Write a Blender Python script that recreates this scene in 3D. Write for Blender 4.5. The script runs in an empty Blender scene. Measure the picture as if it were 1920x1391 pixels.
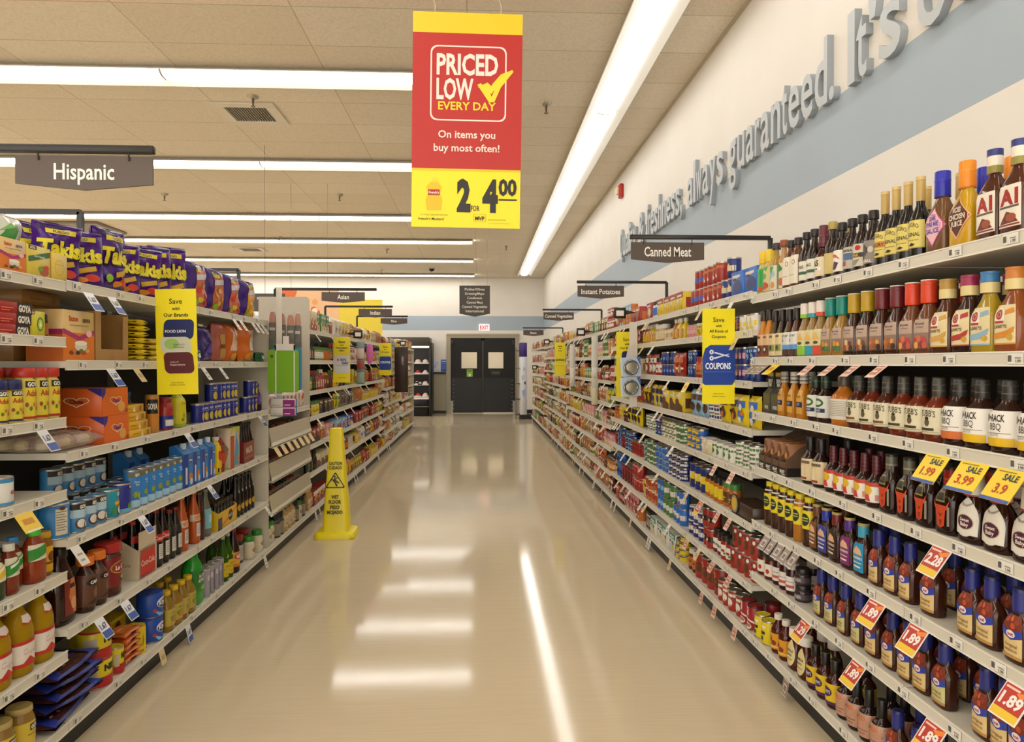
import bpy, bmesh, math, random
from mathutils import Vector, Matrix
C = bpy.context; SC = C.scene; COL = SC.collection
R = random.Random(7)
PI = math.pi
# ---------------------------------------------------------------- camera, world, exposure
cam = bpy.data.cameras.new('camera'); co = bpy.data.objects.new('camera', cam); COL.objects.link(co)
cam.sensor_width = 36; cam.lens = 36*1330/1920; cam.clip_start = .05; cam.clip_end = 100
co.location = (0, 0, 1.42); co.rotation_euler = (PI/2-math.radians(.581), 0, -math.radians(2.583))
SC.camera = co
w = bpy.data.worlds.new('world'); SC.world = w; w.use_nodes = True
w.node_tree.nodes['Background'].inputs[0].default_value = (1, .97, .92, 1)   # added fill light, let in by leaving out the wall behind the camera
w.node_tree.nodes['Background'].inputs[1].default_value = 2.2
SC.view_settings.view_transform = 'Standard'; SC.view_settings.look = 'None'
SC.view_settings.exposure = 0.55; SC.view_settings.gamma = 1; SC.view_settings.use_curve_mapping = False
LAMP = 9.0            # radiance of the fluorescent diffusers
# ---------------------------------------------------------------- materials
def lin(h):
    h = h.lstrip('#'); v = [int(h[i:i+2], 16)/255 for i in (0, 2, 4)]
    return tuple(x/12.92 if x <= .04045 else ((x+.055)/1.055)**2.4 for x in v)+(1,)
MATS = {}
def M(col, rough=.45, metal=0, trans=0, emit=0, alpha=1, coat=0):
    if not isinstance(col, str): return col
    k = (col, rough, metal, trans, emit, alpha, coat)
    if k in MATS: return MATS[k]
    m = bpy.data.materials.new('m_'+col); m.use_nodes = True
    b = m.node_tree.nodes['Principled BSDF']; I = b.inputs
    I['Base Color'].default_value = lin(col); I['Roughness'].default_value = rough; I['Metallic'].default_value = metal
    if trans: I['Transmission Weight'].default_value = trans; I['IOR'].default_value = 1.2
    if coat: I['Coat Weight'].default_value = coat; I['Coat Roughness'].default_value = .08
    if alpha < 1: I['Alpha'].default_value = alpha
    if emit: I['Emission Color'].default_value = lin(col); I['Emission Strength'].default_value = emit
    MATS[k] = m; return m
def G(col): return M(col, .12)            # glossy sauce bottle / glass
def P(col): return M(col, .35)            # plastic, coated card
def nodes_mat(name, rough=.5):
    m = bpy.data.materials.new(name); m.use_nodes = True; nt = m.node_tree
    return m, nt, nt.nodes['Principled BSDF'], nt.nodes.new, nt.links.new
def noise_mat(name, c1, c2, scale=(1, 1, 1), rough=.5, nscale=8, bump=0, detail=3):
    m, nt, b, N, L = nodes_mat(name)
    tc = N('ShaderNodeTexCoord'); mp = N('ShaderNodeMapping'); mp.inputs['Scale'].default_value = scale
    nz = N('ShaderNodeTexNoise'); nz.inputs['Scale'].default_value = nscale; nz.inputs['Detail'].default_value = detail
    cr = N('ShaderNodeValToRGB'); cr.color_ramp.elements[0].color = lin(c1); cr.color_ramp.elements[1].color = lin(c2)
    cr.color_ramp.elements[0].position = .3; cr.color_ramp.elements[1].position = .7
    L(tc.outputs['Object'], mp.inputs['Vector']); L(mp.outputs[0], nz.inputs['Vector'])
    L(nz.outputs[0], cr.inputs[0]); L(cr.outputs[0], b.inputs['Base Color']); b.inputs['Roughness'].default_value = rough
    if bump:
        bp = N('ShaderNodeBump'); bp.inputs['Strength'].default_value = bump; bp.inputs['Distance'].default_value = .01
        L(nz.outputs[0], bp.inputs['Height']); L(bp.outputs[0], b.inputs['Normal'])
    return m
def floor_mat():
    m, nt, b, N, L = nodes_mat('polished_floor')
    tc = N('ShaderNodeTexCoord')
    def nz(sc, s, d):
        mp = N('ShaderNodeMapping'); mp.inputs['Scale'].default_value = sc
        n = N('ShaderNodeTexNoise'); n.inputs['Scale'].default_value = s; n.inputs['Detail'].default_value = d
        L(tc.outputs['Object'], mp.inputs['Vector']); L(mp.outputs[0], n.inputs['Vector']); return n
    a = nz((1, 26, 1), 3, 5); c = nz((.5, .35, 1), 1.3, 3); d = nz((1.2, .4, 1), 1.1, 2)
    mx = N('ShaderNodeMix'); mx.data_type = 'RGBA'; mx.inputs[6].default_value = lin('c9b899'); mx.inputs[7].default_value = lin('d6c7ab')
    L(a.outputs[0], mx.inputs[0])
    m2 = N('ShaderNodeMix'); m2.data_type = 'RGBA'; m2.blend_type = 'MULTIPLY'; m2.inputs[0].default_value = .25
    cr = N('ShaderNodeValToRGB'); cr.color_ramp.elements[0].position = .35; cr.color_ramp.elements[1].position = .65
    cr.color_ramp.elements[0].color = (.72, .7, .66, 1); cr.color_ramp.elements[1].color = (1, 1, 1, 1)
    L(c.outputs[0], cr.inputs[0]); L(mx.outputs[2], m2.inputs[6]); L(cr.outputs[0], m2.inputs[7]); L(m2.outputs[2], b.inputs['Base Color'])
    rr = N('ShaderNodeMapRange'); rr.inputs[3].default_value = .05; rr.inputs[4].default_value = .12; b.inputs['Specular IOR Level'].default_value = .32
    L(a.outputs[0], rr.inputs[0]); L(rr.outputs[0], b.inputs['Roughness'])
    bp = N('ShaderNodeBump'); bp.inputs['Strength'].default_value = .05; bp.inputs['Distance'].default_value = .02
    ad = N('ShaderNodeMath'); ad.operation = 'MULTIPLY_ADD'; ad.inputs[1].default_value = .035; L(a.outputs[0], ad.inputs[0]); L(d.outputs[0], ad.inputs[2]); L(ad.outputs[0], bp.inputs['Height']); L(bp.outputs[0], b.inputs['Normal'])
    return m
def ceiling_mat():
    m, nt, b, N, L = nodes_mat('ceiling_tile')
    tc = N('ShaderNodeTexCoord'); mp = N('ShaderNodeMapping'); mp.inputs['Location'].default_value = (1.31+1.22*20, -6.84+.61*40, 0)
    br = N('ShaderNodeTexBrick'); br.offset = 0; br.squash = 1
    for k, v in (('Scale', 1), ('Mortar Size', .005), ('Mortar Smooth', .3), ('Brick Width', 1.22), ('Row Height', .61), ('Bias', 0)): br.inputs[k].default_value = v
    br.inputs['Color1'].default_value = lin('e8dcc8'); br.inputs['Color2'].default_value = lin('eee4d2'); br.inputs['Mortar'].default_value = lin('c6b89f')
    nz = N('ShaderNodeTexNoise'); nz.inputs['Scale'].default_value = 55; nz.inputs['Detail'].default_value = 4
    cr = N('ShaderNodeValToRGB'); cr.color_ramp.elements[0].position = .35; cr.color_ramp.elements[1].position = .6
    cr.color_ramp.elements[0].color = (.9, .89, .875, 1); cr.color_ramp.elements[1].color = (1, 1, 1, 1)
    mx = N('ShaderNodeMix'); mx.data_type = 'RGBA'; mx.blend_type = 'MULTIPLY'; mx.inputs[0].default_value = 1
    L(tc.outputs['Object'], mp.inputs[0]); L(mp.outputs[0], br.inputs[0]); L(tc.outputs['Object'], nz.inputs['Vector'])
    L(nz.outputs[0], cr.inputs[0]); L(br.outputs[0], mx.inputs[6]); L(cr.outputs[0], mx.inputs[7]); L(mx.outputs[2], b.inputs['Base Color'])
    b.inputs['Roughness'].default_value = .9
    return m
# ---------------------------------------------------------------- mesh builder
TXT = {}
def txt(s, bold=0.0):
    """2D triangulated lettering, cap height 1, centred; returns verts, faces, width"""
    k = (s, bold)
    if k in TXT: return TXT[k]
    cu = bpy.data.curves.new('t', 'FONT'); cu.body = s; cu.size = 1; cu.align_x = 'CENTER'; cu.resolution_u = 2; cu.offset = bold
    o = bpy.data.objects.new('t', cu); COL.objects.link(o)
    dg = C.evaluated_depsgraph_get(); me = o.evaluated_get(dg).to_mesh()
    vs = [(v.co.x, v.co.y) for v in me.vertices]; fs = [tuple(p.vertices) for p in me.polygons]
    o.evaluated_get(dg).to_mesh_clear(); bpy.data.objects.remove(o); bpy.data.curves.remove(cu)
    if vs:
        x0 = min(v[0] for v in vs); x1 = max(v[0] for v in vs); xc = (x0+x1)/2; ch = .73
        vs = [((v[0]-xc)/ch, (v[1]-ch/2)/ch) for v in vs]; wd = (x1-x0)/ch
    else: wd = 1
    TXT[k] = (vs, fs, wd); return TXT[k]
class MB:
    def __init__(s): s.v = []; s.f = []; s.m = []; s.mats = []; s.sm = []
    def mi(s, mat):
        mat = M(mat) if isinstance(mat, str) else mat
        if mat not in s.mats: s.mats.append(mat)
        return s.mats.index(mat)
    def add(s, vs, fs, mat, smooth=False):
        b = len(s.v); s.v += [tuple(v) for v in vs]; k = s.mi(mat)
        for f in fs: s.f.append(tuple(i+b for i in f)); s.m.append(k); s.sm.append(smooth)
        return s
    def box(s, x0, y0, z0, x1, y1, z1, mat, bev=0):
        if bev:
            r = min(bev, (x1-x0)/2.01, (y1-y0)/2.01, (z1-z0)/2.01)
            pts = [(x0+r, y0), (x1-r, y0), (x1, y0+r), (x1, y1-r), (x1-r, y1), (x0+r, y1), (x0, y1-r), (x0, y0+r)]
            cx, cy = (x0+x1)/2, (y0+y1)/2
            def ins(d): return [(x+(d if x < cx else -d)*1, y+(d if y < cy else -d)*1) for x, y in pts]
            lay = [(z0, r*.6), (z0+r, 0), (z1-r, 0), (z1, r*.6)]
            vs = [(x, y, z) for z, d in lay for x, y in ins(d)]
            fs = [tuple(range(7, -1, -1)), tuple(range(24, 32))]
            for l in range(3):
                for i in range(8): j = (i+1) % 8; fs.append((l*8+i, l*8+j, l*8+8+j, l*8+8+i))
            return s.add(vs, fs, mat)
        vs = [(x, y, z) for z in (z0, z1) for y in (y0, y1) for x in (x0, x1)]
        return s.add(vs, [(0, 2, 3, 1), (4, 5, 7, 6), (0, 1, 5, 4), (2, 6, 7, 3), (0, 4, 6, 2), (1, 3, 7, 5)], mat)
    def prism(s, pts, a, b, mat, axis='y'):
        """polygon pts (2D) extruded from a to b along axis"""
        def P3(p, t): return {'y': (p[0], t, p[1]), 'x': (t, p[0], p[1]), 'z': (p[0], p[1], t)}[axis]
        n = len(pts); vs = [P3(p, a) for p in pts]+[P3(p, b) for p in pts]
        fs = [tuple(range(n)), tuple(range(2*n-1, n-1, -1))]+[(i, i+n, (i+1) % n+n, (i+1) % n) for i in range(n)]
        return s.add(vs, fs, mat)
    def loft(s, rings, mat, seg=20, capb=True, capt=True, smooth=True):
        """rings: (z, halfwidth, halfdepth, exponent)"""
        vs = []
        for r in rings:
            z, a, b, n = r[:4]
            for i in range(seg):
                t = 2*PI*i/seg+PI/seg*(n > 2.01); x, y = sup(t, a, b, n); vs.append((x, y, z))
        fs = []
        for l in range(len(rings)-1):
            for i in range(seg):
                j = (i+1) % seg; fs.append((l*seg+i, l*seg+j, (l+1)*seg+j, (l+1)*seg+i))
        s.add(vs, fs, mat, smooth); b = len(s.v)-len(vs); k = s.mi(mat)
        if capb: s.f.append(tuple(b+i for i in range(seg-1, -1, -1))); s.m.append(k); s.sm.append(False)
        if capt: t = b+(len(rings)-1)*seg; s.f.append(tuple(t+i for i in range(seg))); s.m.append(k); s.sm.append(False)
        return s
    def tube(s, pts, r, mat, seg=8):
        pts = [Vector(p) for p in pts]; vs = []; fs = []
        for i, p in enumerate(pts):
            d = (pts[min(i+1, len(pts)-1)]-pts[max(i-1, 0)]).normalized()
            u = d.cross(Vector((0, 0, 1)) if abs(d.z) < .9 else Vector((1, 0, 0))).normalized(); v = d.cross(u)
            vs += [p+r*(math.cos(2*PI*k/seg)*u+math.sin(2*PI*k/seg)*v) for k in range(seg)]
        for l in range(len(pts)-1):
            for i in range(seg): j = (i+1) % seg; fs.append((l*seg+i, l*seg+j, (l+1)*seg+j, (l+1)*seg+i))
        n = len(pts)*seg; fs += [tuple(range(seg)), tuple(range(n-1, n-seg-1, -1))]
        return s.add(vs, fs, mat, True)
    def flat(s, vs, fs, fn, o, mat, cv):
        """2D faces laid on a surface; cv cuts them into small cells first so that they follow a curved one"""
        if cv:
            b = bmesh.new(); V = [b.verts.new((x, y, 0)) for x, y in vs]
            for f in fs:
                try: b.faces.new([V[i] for i in f])
                except ValueError: pass
            for k, q in ((0, cv), (1, cv*1.6)):
                lo = min(v[k] for v in vs); hi = max(v[k] for v in vs); n = int((hi-lo)/q); no = (1, 0, 0) if k == 0 else (0, 1, 0)
                for i in range(1, n+1):
                    c = lo+(hi-lo)*i/(n+1); bmesh.ops.bisect_plane(b, geom=b.verts[:]+b.edges[:]+b.faces[:], plane_co=(c, c, 0), plane_no=no)
            b.verts.index_update(); vs = [(v.co.x, v.co.y) for v in b.verts]; fs = [[v.index for v in f.verts] for f in b.faces]; b.free()
        s.add([fn(x, y, o) for x, y in vs], fs, mat, bool(cv))
    def graphics(s, els, w, h, fn, cv=0, base=0.0004, step=.00016):
        """flat art on a w x h label; fn(x, y, offset) places it on the surface"""
        for li, e in enumerate(els):
            o = base+li*step; k = e[0]
            if k == 'r':
                x0, y0, x1, y1 = e[1]*w, e[2]*h, e[3]*w, e[4]*h
                s.flat([(x0, y0), (x1, y0), (x1, y1), (x0, y1)], [(0, 1, 2, 3)], fn, o, e[5], cv)
            elif k == 'e':
                cx, cy, rx, ry = e[1]*w, e[2]*h, e[3]*w, e[4]*h; n = e[6] if len(e) > 6 else 14
                s.flat([(cx+rx*math.cos(2*PI*i/n), cy+ry*math.sin(2*PI*i/n)) for i in range(n)], [tuple(range(n))], fn, o, e[5], cv)
            elif k == 'p':
                s.flat([(x*w, y*h) for x, y in e[1]], [tuple(range(len(e[1])))], fn, o, e[2], cv)
            elif k == 'o':     # outline of a closed polygon
                pts = [(x*w, y*h) for x, y in e[1]]; t = e[3]; n = len(pts); ii = []; oo = []
                cx = sum(p[0] for p in pts)/n; cy = sum(p[1] for p in pts)/n
                for x, y in pts:
                    d = math.hypot(x-cx, y-cy); q = max(0, 1-t/d); ii.append((cx+(x-cx)*q, cy+(y-cy)*q)); oo.append((x, y))
                s.flat(oo+ii, [(i, (i+1) % n, (i+1) % n+n, i+n) for i in range(n)], fn, o, e[2], cv)
            elif k == 't':
                st, cx, cy, th, mw, col = e[1:7]; bold = e[7] if len(e) > 7 else .02
                vs, fs, wd = txt(st, bold); H = th*h; sx = min(H, mw*w/wd) if mw else H; ar = e[8] if len(e) > 8 else 0
                def mp(v):
                    x = v[0]*sx; y = v[1]*H
                    if ar: y -= ar*h*(x/(mw*w))**2*4
                    return (cx*w+x, cy*h+y)
                s.flat([mp(v) for v in vs], fs, fn, o+.0002, col, cv)
        return s
    def obj(s, name, parent=None, loc=None, rz=0):
        me = bpy.data.meshes.new(name); me.from_pydata(s.v, [], s.f)
        for m in s.mats: me.materials.append(m)
        me.polygons.foreach_set('material_index', s.m); me.polygons.foreach_set('use_smooth', s.sm)
        me.update(); me.set_sharp_from_angle(angle=math.radians(42))
        o = bpy.data.objects.new(name, me); COL.objects.link(o)
        if parent: o.parent = parent
        if loc: o.location = loc
        if rz: o.rotation_euler.z = rz
        return o
def sup(t, a, b, n):
    c, s_ = math.sin(t), -math.cos(t); e = 2/n
    return a*math.copysign(abs(c)**e, c), b*math.copysign(abs(s_)**e, s_)
def tag(o, label=None, cat=None, group=None, kind=None):
    if label: o['label'] = label
    if cat: o['category'] = cat
    if group: o['group'] = group
    if kind: o['kind'] = kind
    return o
def empty(name, loc=(0, 0, 0), rz=0):
    o = bpy.data.objects.new(name, None); COL.objects.link(o); o.location = loc; o.rotation_euler.z = rz
    o.empty_display_size = .02; return o
KIDS = {}
def kids(o): return [c for c in KIDS.get(o, [])]
def adopt(root):
    for c in list(root.children):
        KIDS.setdefault(root, []).append(c); adopt(c)
def dup(o, parent=None):
    c = o.copy(); COL.objects.link(c); c.parent = parent
    for ch in kids(o): dup(ch, c)
    return c
def flatfn(X=0, Y=0, Z=0):           # art on a plane facing -y
    return lambda x, y, o: (X+x, Y-o, Z+y)
def struct(o): o['kind'] = 'structure'; return o
ORD = 'first second third fourth fifth sixth seventh eighth ninth tenth eleventh twelfth thirteenth fourteenth fifteenth sixteenth seventeenth eighteenth nineteenth twentieth'.split()
def ordn(i): return ORD[i] if i < 20 else ('twenty-'+ORD[i-20] if i < 29 else 'thirtieth' if i == 29 else 'thirty-'+ORD[i-30])
REG = []
def reg(o, desc, place, key, cat): o['category'] = cat; REG.append((o, desc, place, key))
def finish_labels():
    g = {}
    for o, d, p, k in REG: g.setdefault((d, p), []).append((k, o))
    for (d, p), l in g.items():
        st = p[0] == '^'; l.sort(key=lambda q: -q[1].location.z if st else q[0]); p = p.lstrip('^')
        for i, (k, o) in enumerate(l):
            q = 'topmost' if st and i == 0 else ordn(i)+' from top' if st else 'nearest' if i == 0 else ordn(i)+' nearest'
            o['label'] = f'{d}, {p}' if len(l) == 1 else f'{d}, {q}, {p}'
            if len(l) > 1: o['group'] = f'{d}, {p}'
# ---------------------------------------------------------------- room shell
CZ = 3.90; XR = 1.83; YB = 20.4; XL = -15.0; YF = -7.0
fm = floor_mat()
struct(MB().box(XL, YF, -.1, XR+.2, YB+2.5, 0, fm).obj('floor'))
struct(MB().box(XL, YF, CZ, XR+.2, YB+.2, CZ+.1, ceiling_mat()).obj('ceiling'))
WALL = noise_mat('wall_paint', 'e6e0d6', 'eae5dc', nscale=2, rough=.6)
BAND = noise_mat('blue_band_paint', 'a6b4c0', 'aab8c4', nscale=2, rough=.6)
def wallx(name, x0, x1, y0, y1):
    m = MB().box(x0, y0, 0, x1, y1, 2.38, WALL); m.box(x0, y0, 2.38, x1, y1, 2.79, BAND); m.box(x0, y0, 2.79, x1, y1, CZ, WALL)
    return struct(m.obj(name))
wallx('wall_right', XR, XR+.2, YF, YB)
wallx('wall_left', XL-.2, XL, YF, YB)
m = MB()
D0, D1, DH = -.84, 1.01, 2.16
for z0, z1, mt in ((0, 2.38, WALL), (2.38, 2.79, BAND), (2.79, CZ, WALL)):
    if z0 == 0:
        m.box(XL, YB, 0, D0, YB+.2, DH, mt); m.box(D1, YB, 0, XR, YB+.2, DH, mt); m.box(XL, YB, DH, XR, YB+.2, 2.38, mt)
    else: m.box(XL, YB, z0, XR, YB+.2, z1, mt)
struct(m.obj('wall_back'))
# stockroom beyond the double door
m = MB(); m.box(-1.6, YB+2.3, 0, 1.8, YB+2.4, 2.6, 'd8cdb8'); m.box(-1.6, YB+.2, 2.5, 1.8, YB+2.4, 2.6, 'cfc6b4'); m.box(-1.7, YB+.2, 0, -1.6, YB+2.4, 2.6, 'cbbf9f'); m.box(1.8, YB+.2, 0, 1.9, YB+2.4, 2.6, 'e8e4da')
struct(m.obj('wall_stockroom'))
l = MB().box(-.6, YB+1.0, 2.44, .8, YB+1.3, 2.49, M('fff6e6', emit=12)).obj('ceiling_light', loc=(0, 0, 0)); tag(l, 'stockroom ceiling light glowing behind the double door windows', 'light')
# trims
m = MB(); m.box(XR-.012, 0, CZ-.03, XR, YB, CZ, 'bdb39c'); struct(m.obj('trim_1'))
m = MB(); m.box(XL, YB-.012, CZ-.03, XR-.012, YB, CZ, 'cfc7b4'); struct(m.obj('trim_2'))
m = MB(); m.box(D1+.12, YB-.015, 0, XR, YB, .1, '1c1a18'); m.box(-1.36, YB-.02, 0, D0-.13, YB, .08, '1c1a18'); struct(m.obj('baseboard_back'))
m = MB(); m.box(-1.36, YB-.015, .08, D0-.13, YB, 1.13, 'a49c84'); struct(m.obj('wall_wainscot'))
m = MB(); m.box(-1.40, YB-.04, 1.13, D0-.13, YB, 1.185, '1a1817'); struct(m.obj('trim_3'))
# door frame and leaves
DF = 'a59c86'
m = MB(); m.box(D0-.12, YB-.05, 0, D0, YB+.05, DH+.12, DF); m.box(D1, YB-.05, 0, D1+.12, YB+.05, DH+.12, DF); m.box(D0, YB-.05, DH, D1, YB+.05, DH+.12, DF); m.box(D0-.12, YB-.07, DH+.1, D1+.12, YB-.05, DH+.13, 'c7bda6')
struct(m.obj('trim_4'))
BLK = M('080707', .6)
def leaf(name, x0, x1, wx0, wx1, left):
    d = MB(); y0, y1 = YB-.03, YB+.02
    for a in ((x0, .02, wx0, DH), (wx1, .02, x1, DH), (wx0, .02, wx1, 1.29), (wx0, 1.75, wx1, DH)): d.box(a[0], y0, a[1], a[2], y1, a[3], BLK)
    o = struct(d.obj(name))
    g = MB().box(wx0, YB-.01, 1.29, wx1, YB-.004, 1.75, M('ffffff', .05, trans=.9, alpha=.35)); g.obj('window_pane', o)
    f = MB()
    for a in ((wx0-.02, 1.27, wx1+.02, 1.29), (wx0-.02, 1.75, wx1+.02, 1.77), (wx0-.02, 1.29, wx0, 1.75), (wx1, 1.29, wx1+.02, 1.75)): f.box(a[0], y0-.01, a[1], a[2], y0, a[3], '1d1b1a')
    f.obj('window_frame', o)
    k = MB().box(x0+.03, y0-.006, .05, x1-.03, y0, 1.02, M('050505', .4))
    k.obj('kick_panel', o)
    rx = x0+.09 if left else x1-.09
    for i in range(8):
        rv = MB(); rv.box(rx-.011, y0-.014, .12+i*.115, rx+.011, y0-.006, .142+i*.115, '8b877c', .004); rv.obj('rivet', o)
    h = MB().box(x0 if left else x1-.07, y0-.01, .02, x0+.07 if left else x1, y0-.006, .36, M('8c8a86', .3, .6)); h.obj('hinge_guard', o)
    h = MB().box(x0 if left else x1-.09, y0-.03, 1.96, x0+.09 if left else x1, y0, 2.1, '242220', .01); h.obj('hinge_bracket', o)
    return o
a = leaf('door_1', D0, .083, -.53, -.09, True); b = leaf('door_2', .087, D1, .24, .67, False)
m = MB().box(-.38, YB-.04, 1.05, -.21, YB-.0305, 1.26, '86b23a'); m.box(-.32, YB-.042, 1.06, -.27, YB-.04, 1.13, 'e8f0d0'); m.box(-.36, YB-.042, 1.2, -.23, YB-.04, 1.23, '3c5c1c'); m.obj('sticker', a)['label'] = 'green paper notice under the window'
m = MB().prism([(.3, 1.22), (.6, 1.22), (.57, 1.1), (.34, 1.1)], YB-.04, YB-.0305, '2a2826'); m.box(.36, YB-.042, 1.15, .55, YB-.04, 1.18, '55524d'); m.obj('push_plate', b)
MB().box(.04, YB-.03, 2.09, .13, YB-.01, 2.15, '5a564f').obj('latch', b)
m = MB().box(.1, YB-.06, .0, .93, YB-.045, .028, 'd9d2bf'); tag(m.obj('door_sweep'), 'pale strip lying along the floor under the right black door', 'strip')
# exit sign
r = empty('exit_sign', (.122, YB, 2.37)); tag(r, 'white exit sign with red letters on the blue band above the door', 'sign')
MB().box(-.15, -.06, 0, .15, 0, .185, M('f6ded8', .4, emit=.6), .01).obj('housing', r)
e = MB().graphics([('t', 'EXIT', 0, 0, .62, .82, M('d8203a', emit=1.0), .03)], .3, .185, flatfn(0, -.061, .0925)); e.obj('lettering', r)
# posters beside the door
r = MB().box(-1.34, YB-.012, 1.2, -1.13, YB, 1.53, 'dfe6ee'); r.graphics([('r', -.4, -.2, -.1, .1, 'b9c4d6'), ('p', [(-.3, .3), (.3, .35), (.1, -.1)], 'c7d3e6'), ('r', -.35, -.4, .35, -.36, '8f9bb3')], .21, .33, flatfn(-1.235, YB-.013, 1.365))
tag(r.obj('poster'), 'pale blue paper notice on the wall beside the blue notice', 'poster')
r = MB().box(-1.12, YB-.012, 1.2, -.93, YB, 1.54, '2c55b0'); r.graphics([('r', -.4, .3, .4, .4, 'a9c0ee')]+[('r', -.4, .15-.15*i, .4, .2-.15*i, '6f90d8') for i in range(4)], .19, .34, flatfn(-1.025, YB-.013, 1.37))
tag(r.obj('poster'), 'solid blue notice on the wall next to the door frame', 'poster')
# ---------------------------------------------------------------- fluorescent strips
DIFF = bpy.data.materials.new('diffuser'); DIFF.use_nodes = True
bb = DIFF.node_tree.nodes['Principled BSDF']; bb.inputs['Base Color'].default_value = (1, 1, 1, 1); bb.inputs['Emission Color'].default_value = (1, .975, .935, 1); bb.inputs['Emission Strength'].default_value = LAMP
HOUS = M('f4f1ea', .4)
def strip_mesh(L, dm):
    h = MB(); hw = .19
    prof = [(-hw, -.05), (-.1, 0), (.1, 0), (hw, -.05), (hw-.004, -.056), (.1, -.014), (-.1, -.014), (-hw+.004, -.056)]
    h.prism(prof, 0, L, HOUS, 'x'); hm = h
    d = MB(); n = 8; pts = [(.095*math.cos(PI+PI*i/n), -.016+.045*math.sin(PI+PI*i/n)) for i in range(n+1)]
    d.prism(pts, .02, L-.02, dm, 'x'); h.prism([(x*1.02, z*1.02) for x, z in pts], 0, .02, 'b9b5aa', 'x')
    return hm, d
def light_proto(L, dm=None):
    t = empty('ceiling_light'); a, b = strip_mesh(L, dm or DIFF); a.obj('housing', t); b.obj('diffuser', t); adopt(t); return t
LP = light_proto(2.53)
DIF2 = DIFF.copy(); DIF2.node_tree.nodes['Principled BSDF'].inputs['Emission Strength'].default_value = LAMP*.52   # wall-side strip dimmed to keep the right wall from blowing out
LW = light_proto(2.53, DIF2)
def put_light(x, y, rz, label, group, proto=LP):
    t = dup(proto); t.location = (x, y, CZ-.002); t.rotation_euler.z = rz; tag(t, label, 'light', group)
rows = [6.16, 8.84, 12.0, 14.3, 16.9, 19.7]
for ri, y in enumerate(rows):
    for k in range(6):
        put_light(-.15-2.53*(k+1), y, 0, f'fluorescent ceiling strip, {ordn(ri)} crosswise row from the camera, {ordn(k)} length from the aisle', 'crosswise fluorescent strips')
for k in range(10):
    put_light(1.215, -5.8+2.53*k, PI/2, f'fluorescent strip running along the right wall, {ordn(k)} length', 'fluorescent strip along the right wall', LW)
LB = light_proto(14.5)
for i, y in enumerate((-5.5, -2.9, -.4, 2.1)):
    put_light(-14.7, y, 0, f'long fluorescent strip overhead near the camera, {ordn(i)} row', 'overhead strips outside the picture', LB)
for o in list(kids(LP))+list(kids(LB))+list(kids(LW))+[LP, LB, LW]: bpy.data.objects.remove(o)
# ---------------------------------------------------------------- ceiling fittings
def vent(x, y, label):
    r = empty('ceiling_vent', (x, y, CZ)); tag(r, label, 'vent')
    f = MB(); a, b = .3, .2
    for q in ((-a, -a, a, -b), (-a, b, a, a), (-a, -b, -b, b), (b, -b, a, b)): f.box(q[0], q[1], -.02, q[2], q[3], 0, 'dfd6c6', .004)
    f.obj('frame', r); MB().box(-b, -b, -.004, b, b, 0, '2a2622').obj('backing', r)
    s = MB()
    for i in range(16): x0 = -b+.012+i*.025; s.box(x0, -b, -.016, x0+.008, b, -.004, 'a59c8e')
    s.obj('grille', r)
vent(-2.26, 7.15, 'square white ceiling air vent with dark slats behind the first strip row')
vent(-4.95, 15.6, 'small far ceiling air vent between the distant strip rows')
m = MB().box(-.55, -.55, -.05, .55, .55, 0, '8d8272', .02); tag(m.obj('ceiling_recess_slab', loc=(-7.2, 13.2, CZ)), 'wide dark slab standing for a ceiling recess above the near left sign post', 'panel')  # dark slab stands in for the shade of a ceiling recess
def sprinkler(x, y, label):
    r = empty('sprinkler', (x, y, CZ)); tag(r, label, 'sprinkler', 'ceiling sprinklers')
    MB().loft([(-.03, .028, .028, 2), (-.012, .05, .05, 2), (0, .055, .055, 2)], M('b9b4a8', .25, .9), 12).obj('escutcheon', r)
    MB().loft([(-.1, .02, .02, 2), (-.094, .022, .022, 2), (-.09, .008, .008, 2), (-.03, .012, .012, 2)], M('6f675a', .3, .9), 8).obj('nozzle', r)
sp = [(-2.1, 6.7, 'silver ceiling sprinkler just beyond the square vent'), (.63, 6.75, 'silver ceiling sprinkler beside the hanging red banner'), (-4.6, 10.6, 'dark ceiling sprinkler above the purple snack bags'), (-2.05, 10.5, 'dark ceiling sprinkler between the hanging banner and the aisle signs'), (-7.2, 10.4, 'dark ceiling sprinkler behind the near brown sign'), (-3.9, 14.0, 'distant ceiling sprinkler over the left shelf row'), (-2.0, 15.4, 'distant ceiling sprinkler beyond the fourth strip row'), (.55, 14.9, 'distant ceiling sprinkler near the long right strip'), (-2.6, 18.9, 'ceiling sprinkler close to the far wall')]
for q in sp: sprinkler(*q)
r = empty('security_camera', (-1.25, 18.5, CZ)); tag(r, 'dark dome security camera on the ceiling near the far wall', 'camera')
MB().loft([(-.02, .09, .09, 2), (0, .09, .09, 2)], 'd8d2c6', 16).obj('mount', r); MB().loft([(-.09, .02, .02, 2), (-.075, .055, .055, 2), (-.02, .075, .075, 2)], M('15130f', .1), 16).obj('dome', r)
r = empty('fire_alarm', (XR, 9.05, 3.55)); tag(r, 'small red fire alarm on the right wall above the raised letters', 'alarm')
MB().box(-.05, -.07, 0, 0, .07, .17, 'b3261e', .01).obj('housing', r); MB().box(-.09, -.045, .04, -.05, .045, .13, 'e9c9a0', .01).obj('strobe', r)
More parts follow.
